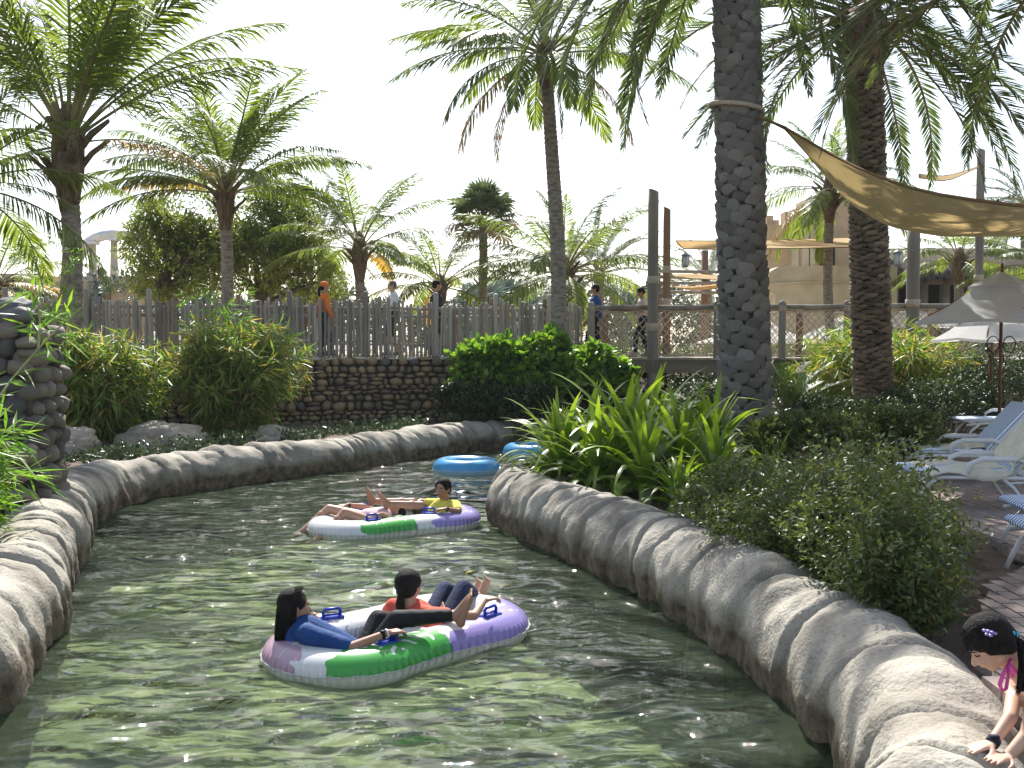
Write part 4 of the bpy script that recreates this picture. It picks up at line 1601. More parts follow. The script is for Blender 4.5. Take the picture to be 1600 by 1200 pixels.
# sago-like cycad and blades between the date palms
SAGO = [frond(1.0, e, 50, .17, 44, .012, 62, 35, .3, .1, k + 400, M_dark, stem=.1) for k, e in enumerate((75, 55, 35, 15))]
root = thing('cycad', at(1235, 17.2, .45), 'dark cycad rosette behind the stout date palm', 'cycad')
for k in range(34):
    inst('frond', SAGO[min(3, k // 9)], root, (0, 0, .45), (0, 0, k * 2.4), random.uniform(1.0, 1.35))
mb = MB(); mb.tube([(0, 0, -.2), (0, 0, .2), (0, 0, .5)], [.15, .16, .1], 10); mb.build('trunk', M_fiber, root, world=False)

# ------------------------------------------------------------------ strap-leaved lilies
def strap(seed, L, e0, bend, wmax):
    rr = random.Random(seed)
    N = 9
    pts, p, tw = [], Vector((0, 0, 0)), rr.uniform(-.35, .35)
    vs, fs = [], []
    mb = MB()
    kink = rr.random() < .25
    for i in range(N + 1):
        t = i / N
        e = R(e0 - bend * t ** 1.7 - (55 if kink and t > .7 else 0))
        d = Vector((math.cos(e), 0, math.sin(e)))
        if i: p = p + d * L / N
        wv_ = wmax * (min(1, .55 + t * 1.6) * (1 - t ** 2.6)) + .002
        side = Vector((math.sin(tw * t) * .4, 1, math.sin(tw * t))).normalized()
        up = Vector((-d.z, 0, d.x))
        fold = .35 * (1 - t * .6)
        vs += [p - side * wv_ * .5 + up * wv_ * fold * .5, p, p + side * wv_ * .5 + up * wv_ * fold * .5]
    for i in range(N):
        a = i * 3
        fs += [(a, a + 1, a + 4, a + 3), (a + 1, a + 2, a + 5, a + 4)]
    mb.tint = .5
    mb.add(vs, fs)
    for i in range(N + 1):
        for q_ in range(3):
            mb.t[i * 3 + q_] = min(1, max(0, rr.uniform(.3, .5) + .45 * (i / N) ** 2))
    return mb.mesh('leaf', M_crin)
STR = []
for k in range(14):
    STR.append((k, strap(500 + k, random.uniform(1.0, 1.3), 87 - k * 4.4, 30 + k * 7.5, random.uniform(.095, .135))))
PL = [(.62, 12.7), (1.0, 12.0), (1.5, 11.5), (2.0, 12.1), (1.4, 12.5), (1.0, 13.4), (1.8, 13.3), (2.55, 12.9), (2.25, 11.3), (1.75, 10.75), (.6, 13.5)]
labs = ['leftmost strap-leaved lily, its leaves arching over the kerb tip', 'strap-leaved lily just inside the kerb, second from the left', 'strap-leaved lily with pale bare stem near the kerb',
        'strap-leaved lily right of the middle of the clump', 'strap-leaved lily in the middle of the clump', 'strap-leaved lily at the back left of the clump',
        'strap-leaved lily at the back of the clump near the palm', 'strap-leaved lily at the right back against the stout palm', 'strap-leaved lily at the right front of the clump beside the bushes', 'smallest strap-leaved lily at the front of the clump',
        'strap-leaved lily at the far left back, over the blue ring']
for k, (x, y) in enumerate(PL):
    rnd = random.Random(80 + k)
    sc_ = (.98, .95, .95, 1.05, 1.2, 1.1, 1.22, 1.15, .85, .62, .95)[k]
    root = thing('strap_lily', (x, y, .36), labs[k], 'lily plant', 'strap-leaved lilies on the tip of the right bank')
    mb = MB()
    mb.tube([(0, 0, -.1), (.01, 0, .1), (0, .01, .24 * sc_), (0, 0, .34 * sc_)], [.085, .075, .06, .03], 9)
    mb.build('stalk', M_crinstem, root, world=False)
    nl = 44
    for q_ in range(nl):
        f = q_ / (nl - 1)
        me = STR[min(13, max(0, int(f * 13.4 + rnd.uniform(-1.2, 1.2))))][1]
        s = sc_ * rnd.uniform(.8, 1.1)
        inst('leaf', me, root, (0, 0, (.28 - .16 * f) * sc_), (0, rnd.uniform(-.1, .1), q_ * 2.4 + rnd.uniform(-.35, .35)), s)
# broad blade plant behind the hedge
root = thing('blade_plant', at(1213, 12.0, .45), 'single broad-bladed leaf plant beside the foot of the stout date palm', 'plant')
for q_ in range(8):
    inst('leaf', STR[q_][1], root, (0, 0, .1), (0, 0, -.3 + q_ * .8), random.uniform(.65, .8))

# ------------------------------------------------------------------ broad-leaved trees behind the fence
def tree(px, d, z0, lobes_, label, seed, n=9000, m=M_tree, group='broad-leaved trees behind the fence', ln=.13, wd=.055):
    rnd = random.Random(seed)
    base = at(px, d, z0)
    root = thing('broadleaf_tree', base, label, 'tree', group)
    mb = MB()
    tot = sum(l[4] ** 2 for l in lobes_)
    Ps, Vs = [], []
    trunk_top = base + Vector((0, 0, 1.5))
    mb.tube([base + Vector((0, 0, -.2)), base + Vector((.05, 0, .8)), trunk_top], [.24, .2, .17], 10)
    for (lx, ly, lz, dd, r) in lobes_:
        c = at(lx, dd, 0); c.z = EYE + (HY - ly) * dd / 1600
        mid = trunk_top.lerp(c, .5) + Vector((rnd.uniform(-.2, .2), rnd.uniform(-.2, .2), .1))
        mb.tube([trunk_top, mid, c], [.12, .08, .03], 7, False)
        for q_ in range(5):
            e = c + Vector((rnd.gauss(0, 1), rnd.gauss(0, 1), rnd.gauss(0, .8))).normalized() * r * .8
            mb.tube([mid.lerp(c, .6), mid.lerp(e, .7), e], [.035, .025, .01], 5, False)
        P, v = ell(int(n * r * r / tot), c, (r, r, r * lz), .3, -1)
        Ps.append(P); Vs.append(v)
    mb.build('trunk', M_bark, root)
    P, v = np.concatenate(Ps), np.concatenate(Vs)
    # holes: drop points where a coarse noise is low
    kx = np.array([noise.noise(Vector(p) * .9) for p in P])
    P, v = P[kx > -.16], v[kx > -.16]
    D = v + rng.normal(0, .6, v.shape)
    C, D2, Nn, L_, W_, tint = sprig_leaves(P, D, 6, .5, ln, wd, droop=.25, seglen=.25)
    obj_mesh('crown', leaves_mesh('crown', C, D2, Nn, L_, W_, [m], tint), root)
    return root
tree(258, 30, 1.8, [(245, 385, .9, 30, .95), (272, 350, .8, 30.5, 1.0), (295, 330, .8, 30, 1.0), (300, 400, .9, 29.5, 1.1), (255, 430, .8, 29.6, .9), (335, 370, .9, 30.5, 1.1)], 'light olive broad-leaved tree behind the fence, left of the bushy palm trunk', 41, 5600)
tree(410, 31, 1.8, [(390, 340, .9, 31, 1.15), (430, 320, .8, 31.5, 1.0), (450, 375, .9, 31, 1.1), (400, 400, .9, 30.5, 1.2), (470, 420, .9, 31, 1.0), (350, 410, .9, 30.4, 1.0), (490, 345, .7, 32, .8), (500, 440, .8, 31.5, .8)], 'darker olive broad-leaved tree behind the fence, right of the bushy palm trunk', 42, 6000)

# far greenery
def mass(name, pts, label, m, n, ln, wd, kind='stuff', per=6):
    """pts: (x,y,z,rx,ry,rz) lobes joined in one uncountable mass"""
    Ps, Vs = [], []
    tot = sum(p[3] * p[5] for p in pts)
    for p in pts:
        P, v = ell(max(10, int(n * p[3] * p[5] / tot)), p[:3], p[3:], .6, -.4)
        Ps.append(P); Vs.append(v)
    P, v = np.concatenate(Ps), np.concatenate(Vs)
    C, D2, Nn, L_, W_, tint = sprig_leaves(P, v + rng.normal(0, .5, v.shape), per, .5, ln, wd, droop=.1, seglen=ln)
    o = obj_mesh(name, leaves_mesh(name, C, D2, Nn, L_, W_, [m], tint))
    o['kind'] = kind; o['label'] = label
    return o
rr = random.Random(77)
pts = []
for k in range(46):
    px = rr.uniform(-150, 1060); d = rr.uniform(55, 75)
    p = at(px, d, 0); s = rr.uniform(1.6, 2.6)
    pts.append((p.x, p.y, 1.5 + s * .6, s * 1.4, s, s * rr.uniform(.9, 1.35)))
mass('far_treeline', pts, 'hazy line of far trees beyond the park', M_far_bush, 6500, .38, .2)
pts = [(x, 30.3 + rr.uniform(-.3, .3), 1.6 + rr.uniform(0, .12), .7, .6, .42) for x in np.arange(2.2, 17, .75)]
M_lowhedge = mat('low_hedge_leaf', (.26, .33, .08), (.09, .14, .03), (.17, .24, .05), transl=.3, **LEAF)
mass('low_hedge', pts, 'low sunlit hedge seen through the rope net beyond the footbridge', M_lowhedge, 3200, .1, .05)
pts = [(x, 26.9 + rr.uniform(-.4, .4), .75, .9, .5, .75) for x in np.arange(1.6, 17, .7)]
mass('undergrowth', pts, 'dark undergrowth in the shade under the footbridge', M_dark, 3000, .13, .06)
# ground cover along the left bank and under the bushes
P, D = [], []
for k in range(2600):
    y = rr.uniform(11.5, 22.5)
    # x of left kerb at this y
    xk = np.interp(y, [10.2, 11.6, 12.9, 14, 15.15, 16.4, 18, 20.1, 21.6], [-4.7, -5.2, -5.5, -5.5, -5.0, -4.2, -2.95, -1.6, -.35])
    x = xk - .42 - abs(rr.gauss(0, 1.1))
    if y > wy(x) - .35: continue
    if noise.noise(Vector((x * .8, y * .8, 3))) < -.12: continue
    P.append((x, y, .36 + rr.random() ** 2 * (.26 if x > xk - 1.0 else .12))); D.append((rr.gauss(0, .5), rr.gauss(0, .5), 1))
C, D2, Nn, L_, W_, tint = sprig_leaves(np.array(P), np.array(D), 8, .5, .075, .035, seglen=.12)
o = obj_mesh('ground_cover', leaves_mesh('ground_cover', C, D2, Nn, L_, W_, [M_cov], tint)); o['kind'] = 'stuff'; o['label'] = 'small-leaved ground cover plants behind the left kerb'
# fallen leaves
P = []
for k in range(2600):
    if rr.random() < .5:
        x, y = rr.uniform(-8, -3.5), rr.uniform(5, 20)
    else:
        x, y = rr.uniform(.6, 6), rr.uniform(5, 16)
    P.append((x, y))
pa = np.array(P)
ok = ~inside(pa[:, 0], pa[:, 1]) & ~inside(pa[:, 0], pa[:, 1], epoly)
pa = pa[ok]
Z = np.array([ground_h(float(x), float(y)) + .012 for x, y in pa])
C = np.column_stack([pa, Z]); n = len(C)
D2 = rng.normal(0, 1, (n, 3)); D2[:, 2] *= .15
Nn = np.tile([0, 0, 1.0], (n, 1)) + rng.normal(0, .25, (n, 3))
o = obj_mesh('leaf_litter', leaves_mesh('leaf_litter', C, D2, Nn, rng.uniform(.06, .18, n), rng.uniform(.015, .045, n), [M_litter])); o['kind'] = 'stuff'
# ================================================================== built things far and near
M_sstone = mat('sandstone', (.60, .44, .28), (.44, .32, .2), (.52, .38, .24), rough=.95, scale=1.2, bump=.5, bscale=9, detail=8)
M_stucco = mat('stucco', (.58, .49, .33), (.44, .37, .25), (.52, .44, .3), rough=.95, scale=1.4, bump=.5, bscale=12, detail=8)
M_darkop = mat('interior_shade', (.03, .028, .025), rough=.95)  # near-black colour standing in for the shade inside openings
M_thatch = mat('thatch', (.12, .09, .06), (.035, .028, .02), rough=.95, scale=6, bump=1, bscale=30, stretch=(4, 4, .6))
M_sail = mat('sail_cloth', (.42, .32, .17), (.36, .27, .14), rough=.9, scale=2, transl=.6, tcol=(1.25, 1.2, 1.0), bump=.2, bscale=6)
M_sail2 = mat('orange_sail_cloth', (.58, .40, .20), (.5, .34, .16), rough=.9, scale=2, transl=.45)
M_hem = mat('sail_hem', (.2, .12, .05), rough=.9)
M_umbg = mat('grey_canvas', (.66, .67, .67), (.6, .61, .61), rough=.9, scale=3, transl=.4)
M_umbw = mat('white_canvas', (.86, .86, .85), (.82, .82, .81), rough=.9, scale=3, transl=.6)
M_uwood = mat('umbrella_wood', (.2, .07, .035), (.1, .035, .02), rough=.5, scale=8, stretch=(1, 1, .1))
M_white = mat('white_plastic', (.7, .7, .68), (.64, .64, .62), rough=.4, scale=4)
M_metal = mat('grey_metal', (.3, .31, .32), (.24, .25, .26), rough=.45, metal=.6, scale=6)
M_slide = mat('slide_plastic', (.62, .64, .66), (.52, .54, .56), rough=.5, scale=2)
M_glass = mat('lamp_glass', (.55, .6, .6), rough=.15, spec=.6)
M_black = mat('black_cloth', (.02, .02, .022), (.012, .012, .014), rough=.85, scale=9)
M_towel = mat('cream_towel', (.78, .73, .58), (.66, .61, .47), rough=1, scale=7, bump=.5, bscale=160)


def stripes(name, a, b_, sc, axis='Y', rough=.85):
    m = mat(name, a, b_, rough=rough)
    t = m.node_tree
    N, L = t.nodes, t.links
    tc = [n for n in N if n.type == 'TEX_COORD'][0]
    sp = N.new('ShaderNodeSeparateXYZ'); L.new(tc.outputs['Object'], sp.inputs[0])
    x = N.new('ShaderNodeMath'); x.operation = 'MULTIPLY'; x.inputs[1].default_value = sc; L.new(sp.outputs[axis], x.inputs[0])
    f = N.new('ShaderNodeMath'); f.operation = 'FRACT'; L.new(x.outputs[0], f.inputs[0])
    r = N.new('ShaderNodeValToRGB'); r.color_ramp.interpolation = 'CONSTANT'
    e = r.color_ramp.elements
    e[0].color = (*a, 1); e[1].position = .5; e[1].color = (*b_, 1)
    L.new(f.outputs[0], r.inputs[0]); L.new(r.outputs[0], N['Principled BSDF'].inputs['Base Color'])
    return m
M_stripe = stripes('striped_cushion', (.72, .76, .8), (.06, .16, .36), 20)
M_blue = mat('blue_cushion', (.04, .13, .38), (.03, .10, .3), rough=.8, scale=6)


def zat(y, d):
    return EYE + (HY - y) * d / 1600


# ---------------------------------------------------------------- sandstone tower
root = thing('sandstone_tower', at(1290, 42, 1.5), 'ruin-like sandstone tower behind the orange sail strip, between the two date palms', 'tower')
d = 42
def bxp(mb, x0, x1, y0, y1, d0, dep, mi=0):
    a, b_ = at(x0, d0, 0).x, at(x1, d0, 0).x
    z0, z1 = zat(y1, d0), zat(y0, d0)
    mb.box(((a + b_) / 2, d0 + dep / 2, (z0 + z1) / 2), (b_ - a, dep, z1 - z0), mi=mi)
mb = MB(); bxp(mb, 1272, 1360, 305, 560, 42.3, 3); mb.build('wall', M_sstone, root, smooth=False)
for x0, x1, y0 in ((1236, 1246, 328), (1252, 1262, 324), (1264, 1271, 316)):
    mb = MB(); bxp(mb, x0, x1, y0, 545, 41.6, .8); mb.build('pilaster', M_stucco, root, smooth=False)
mb = MB(); bxp(mb, 1246.5, 1251.5, 335, 545, 42.2, .4); bxp(mb, 1262.5, 1263.6, 330, 545, 42.2, .4); mb.build('recess', M_sstone, root, smooth=False)
mb = MB(); bxp(mb, 1196, 1235, 352, 560, 42.0, 2); mb.build('low_wall', M_sstone, root, smooth=False)
for x0, x1, y0 in ((1196, 1206, 338), (1206.5, 1215, 345), (1224, 1235, 332), (1280, 1300, 298), (1328, 1350, 300)):
    dd = 42.2
    mb = MB(); bxp(mb, x0, x1, y0, 352.3 if x0 < 1240 else 305.4, dd + .2, .7); mb.build('merlon', M_sstone, root, smooth=False)
# flat near-black arch on the wall, inner shade put into its colour
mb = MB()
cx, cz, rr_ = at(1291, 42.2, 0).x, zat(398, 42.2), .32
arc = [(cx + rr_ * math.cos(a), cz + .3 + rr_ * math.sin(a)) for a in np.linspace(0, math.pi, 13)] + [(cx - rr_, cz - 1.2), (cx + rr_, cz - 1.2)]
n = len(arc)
mb.add([(x, 42.26, z) for x, z in arc], [tuple(range(n))]); mb.build('painted_arch_opening', M_darkop, root, smooth=False)
mb = MB(); mb.tube([(x, 42.26, z) for x, z in arc[:13]], .07, 6); mb.build('arch_trim', M_stucco, root)
# stucco wall with rounded shoulder
root = thing('stucco_wall', at(1290, 36, 1.5), 'pale stucco block with a rounded top corner in front of the tower', 'wall')
x0, x1 = at(1206, 36, 0).x, at(1400, 36, 0).x
z1 = zat(416, 36)
pr = [(x0 + .12, 1.2), (x0 + .1, z1 - 1.0), (x0 - .12, z1 - .9), (x0 - .2, z1 - .55), (x0 - .1, z1 - .2), (x0 + .2, z1 - .03), (x0 + .5, z1), (x1, z1 + .04), (x1, 1.2)]
n = len(pr)
mb = MB()
mb.add([(x, 36, z) for x, z in pr] + [(x, 39, z) for x, z in pr], [tuple(range(n))] + [tuple(range(2 * n - 1, n - 1, -1))] + [(i, n + i, n + (i + 1) % n, (i + 1) % n) for i in range(n)])
mb.build('wall', M_stucco, root, smooth=False)
mb = MB(); mb.tube([(x0 - .1, 35.97, z1 - .62), (x0 + 1, 35.96, z1 - .58), (x1, 35.97, z1 - .55)], .035, 6); mb.build('moulding', M_stucco, root)

# thatched hut
root = thing('thatched_hut', at(1500, 41, 1.5), 'dark thatched shelter on log posts at right behind the short coconut palm', 'hut')
mb = MB()
xa, xb = at(1382, 40, 0).x, at(1680, 40, 0).x
ze, zr = zat(436, 40), zat(388, 42)
vs, fs = [], []
nx_ = 60
for k in range(nx_ + 1):
    x = xa + (xb - xa) * k / nx_
    j = random.uniform(-.12, .12)
    vs += [(x, 39.3, ze - .05 + j), (x, 39.6, ze + .35), (x, 42.2, zr), (x, 44.8, ze + .3), (x, 45.0, ze - .05 - j)]
for k in range(nx_):
    for q_ in range(4):
        a = k * 5 + q_
        fs.append((a, a + 5, a + 6, a + 1))
mb.add(vs, fs); mb.build('roof', M_thatch, root)
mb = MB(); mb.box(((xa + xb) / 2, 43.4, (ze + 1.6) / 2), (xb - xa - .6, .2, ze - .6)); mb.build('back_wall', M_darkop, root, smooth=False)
for px in (1394, 1440, 1474, 1512, 1548, 1600, 1650):
    mb = MB(); x = at(px, 40, 0).x; mb.tube([(x, 40, 1.2), (x, 40, 3), (x, 40, ze + .3)], .2, 10); mb.build('post', M_beam, root)
mb = MB(); mb.box(((xa + xb) / 2, 40, ze - .12), (xb - xa, .3, .22)); mb.build('eave_beam', M_beam, root, smooth=False)

# pergola frame with little sails left of the stout palm
root = thing('pergola', at(1080, 46, 1.5), 'timber pergola with log crossbars between the tall poles and the stout palm', 'pergola')
for px, y0, r in ((1100, 392, .16), (1135, 404, .12), (1028, 418, .1), (1160, 396, .12)):
    p = at(px, 46, 1.4); mb = MB(); mb.tube([p, p + Vector((0, 0, 2)), Vector((p.x, p.y, zat(y0, 46)))], r, 10); mb.build('post', M_picket2, root)
for y0, xa_, xb_ in ((424, 1012, 1150), (433, 1012, 1140), (442, 1008, 1165), (456, 1008, 1165)):
    mb = MB(); mb.tube([Vector((at(xa_, 45.8, 0).x, 45.8, zat(y0, 45.8))), Vector((at(xb_, 45.6, 0).x, 45.6, zat(y0 + 2, 45.6)))], .075, 8); mb.build('crossbar', M_greypole, root)


def sail(name, top, bot, label, m, nsag=.0, nu=26, nv=10, hem=.02, group='shade sails'):
    """surface between two edge curves (world points)"""
    T = spline(top, .2); B = spline(bot, .2)
    mb = MB(); vs = []
    def samp(c, t):
        x = t * (len(c) - 1.0001); i = int(x); return c[i].lerp(c[i + 1], x - i)
    for i in range(nu + 1):
        for j in range(nv + 1):
            u, v = i / nu, j / nv
            p = samp(T, u).lerp(samp(B, u), v)
            p.z -= nsag * math.sin(math.pi * v) * math.sin(math.pi * min(1, u * 1.2)) + .012 * math.sin(u * 40 + v * 9) * math.sin(math.pi * v)
            vs.append(p)
    fs = [(i * (nv + 1) + j, (i + 1) * (nv + 1) + j, (i + 1) * (nv + 1) + j + 1, i * (nv + 1) + j + 1) for i in range(nu) for j in range(nv)]
    c = sum(T, Vector()) / len(T)
    root = thing(name, c, label, 'shade sail', group)
    mb.add(vs, fs); o = mb.build('cloth', m, root)
    for cu in (T, B):
        mb = MB(); mb.tube(cu[::3] + [cu[-1]], hem, 5, False); mb.build('hem', M_hem, root)
    return root
top = [W(1228, 200, 14.9), W(1290, 236, 14.0), W(1345, 264, 13.2), W(1440, 298, 12.0), W(1600, 322, 10.4), W(1760, 330, 9.4)]
bot = [W(1228, 202, 14.95), W(1262, 240, 15.2), W(1310, 296, 15.6), W(1352, 332, 16.0), W(1420, 358, 16.6), W(1500, 366, 17.0), W(1600, 368, 17.4), W(1800, 366, 18)]
r_ = sail('shade_sail', top, bot, 'big tan triangular shade sail tied to the stout date palm at upper right', M_sail, .25, 40, 14)
mb = MB(); mb.tube([W(1183, 184, 15.0), W(1205, 190, 14.95), W(1229, 201, 14.9)], [.018, .02, .028], 7); mb.build('tie_rope', M_hem, r_)
# seam across the big sail
mb = MB()
mb.tube([W(1560, 312, 10.78), W(1545, 335, 12.6), W(1510, 352, 14.8), W(1480, 362, 16.5)], .012, 5, False); mb.build('seam', M_hem, r_)
# rope round the trunk
o = MB(); o.tube([Vector((at(1147, 15.3, 0).x + .385 * math.cos(a), 15.3 + .385 * math.sin(a), zat(168, 15.1) - .06 * math.cos(a + .4))) for a in np.linspace(0, 2 * math.pi, 25)], .035, 6, False)
o = o.build('rope_loop', M_rope); tag(o, 'rope looped round the stout date palm trunk where the big sail is tied', 'rope')
sail('shade_sail', [W(1056, 376, 27), W(1150, 376, 29), W(1250, 374, 33), W(1348, 371, 36)], [W(1056, 377, 27), W(1072, 389, 27.5), W(1200, 388.5, 28), W(1348, 386, 28)],
     'flat orange shade sail seen as a narrow strip before the tower', M_sail2, .0, 20, 5, .012)
sail('shade_sail', [W(1040, 430, 43), W(1085, 428, 43), W(1135, 432, 42)], [W(1040, 431, 43), W(1085, 435, 41), W(1135, 438, 41)], 'upper small orange sail under the pergola crossbars', M_sail2, .0, 12, 4, .012)
sail('shade_sail', [W(1050, 447, 43), W(1090, 447, 43), W(1140, 441, 42)], [W(1050, 448, 43), W(1090, 454, 41), W(1140, 448, 41)], 'lower small orange sail under the pergola crossbars', M_sail2, .0, 12, 4, .012)
sail('shade_sail', [W(1435, 272, 26), W(1480, 274, 27), W(1535, 258, 29)], [W(1435, 278, 26), W(1480, 282, 26), W(1535, 258.5, 29)], 'thin far sail reaching to the lone grey pole at far right', M_sail2, .0, 12, 4, .012)


# ---------------------------------------------------------------- umbrellas
def umbrella(px, d, z_ground, apex, edge, rad, rot, label, m, seed, crank=True):
    base = at(px, d, z_ground)
    root = thing('patio_umbrella', base, label, 'umbrella', 'square patio umbrellas')
    H, E = apex - z_ground, edge - z_ground
    def canopy(r0, r1, h0, h1, sag, drop=.0):
        mb = MB(); vs, fs = [], []
        nseg, nr = 16, 6
        for i in range(nr + 1):
            t = i / nr
            for k in range(nseg):
                a = rot + 2 * math.pi * k / nseg
                cdist = math.cos(math.pi / 4) / max(abs(math.cos(((k % 4) / 4 * math.pi / 2) - math.pi / 4)), .1)
                r = (r0 + (r1 - r0) * t) * cdist
                edge_mid = 1 - abs(((k % 4) / 4) * 2 - 1) if k % 4 else 0
                z = h0 + (h1 - h0) * t - sag * math.sin(math.pi * t) + edge_mid * .05 * t
                vs.append((r * math.cos(a), r * math.sin(a), z))
        for i in range(nr):
            for k in range(nseg):
                fs.append((i * nseg + k, i * nseg + (k + 1) % nseg, (i + 1) * nseg + (k + 1) % nseg, (i + 1) * nseg + k))
        # short valance turning down at the edge
        o = len(vs)
        for k in range(nseg):
            x, y, z = vs[nr * nseg + k]
            vs.append((x * 1.0, y * 1.0, z - .05 - drop))
        for k in range(nseg):
            fs.append((nr * nseg + k, nr * nseg + (k + 1) % nseg, o + (k + 1) % nseg, o + k))
        mb.add(vs, fs)
        return mb
    canopy(.28, rad, H - .17, E, .05).build('canopy', m, root, world=False, smooth=False)
    canopy(.02, .56, H - .03, H - .27, -.01).build('vent_cap', m, root, world=False, smooth=False)
    mb = MB(); mb.tube([(0, 0, 0), (0, 0, H / 2), (0, 0, H)], .026, 10); mb.build('pole', M_uwood, root, world=False)
    mb = MB(); mb.ball((0, 0, H + .05), (.025, .025, .07), 8, 6); mb.build('finial', M_uwood, root, world=False)
    for k in range(8):
        a = rot + k * math.pi / 4
        c = 1 if k % 2 == 0 else math.cos(math.pi / 4)
        mb = MB(); mb.tube([(.03 * math.cos(a), .03 * math.sin(a), H - .12), (rad * c * .97 * math.cos(a), rad * c * .97 * math.sin(a), E - .0)], .011, 5); mb.build('rib', M_uwood, root, world=False)
    if crank:
        mb = MB()
        mb.tube([(.03 + .1 * (1 + math.cos(t)), -.02, E - .35 + .13 * math.sin(t)) for t in np.linspace(0, 6.28, 16)], .009, 5, False)
        mb.tube([(-.03 - .1 * (1 + math.cos(t)), -.02, E - .35 + .13 * math.sin(t)) for t in np.linspace(0, 6.28, 16)], .009, 5, False)
        mb.build('pulley_cord', M_black, root, world=False)
    mb = MB(); mb.tube([(0, 0, 0), (0, 0, .06), (0, 0, .07), (0, 0, .3)], [.27, .27, .05, .05], 16); mb.build('base', M_metal, root, world=False)
    return root
umbrella(1563, 16.5, PZ, 3.36, 2.52, 1.42, R(183), 'grey square umbrella over the sun loungers at right', M_umbg, 1)
umbrella(1549, 19.6, PZ, 3.0, 2.24, 1.1, R(150), 'bright white umbrella just behind the grey one, its edge showing below it', M_umbw, 2)
umbrella(1706, 12.6, PZ, 3.3, 2.54, 1.0, R(180), 'pale umbrella whose corner pokes in at the right edge', M_umbg, 3)
umbrella(1318, 33.2, 1.5, 3.1, 2.2, 2.0, R(180), 'white umbrella beyond the net between the two date palms', M_umbw, 4, False)
umbrella(1184, 33.4, 1.5, 3.05, 2.2, 2.0, R(175), 'white umbrella beyond the net behind the stout date palm', M_umbw, 5, False)
umbrella(1425, 36, 1.5, 3.6, 2.75, 1.5, R(190), 'white umbrella beyond the net right of the browner date palm', M_umbw, 6, False)
umbrella(262, 33, 1.6, 2.75, 1.95, 1.6, R(180), 'white umbrella glimpsed through the picket fence under the bushy palm', M_umbw, 7, False)
umbrella(150, 35, 1.6, 2.9, 2.1, 1.5, R(180), 'white umbrella glimpsed through the fence behind the far left trunk', M_umbw, 8, False)
umbrella(560, 36, 1.6, 2.7, 1.95, 1.6, R(180), 'white umbrella glimpsed through the fence between two walking people', M_umbw, 9, False)


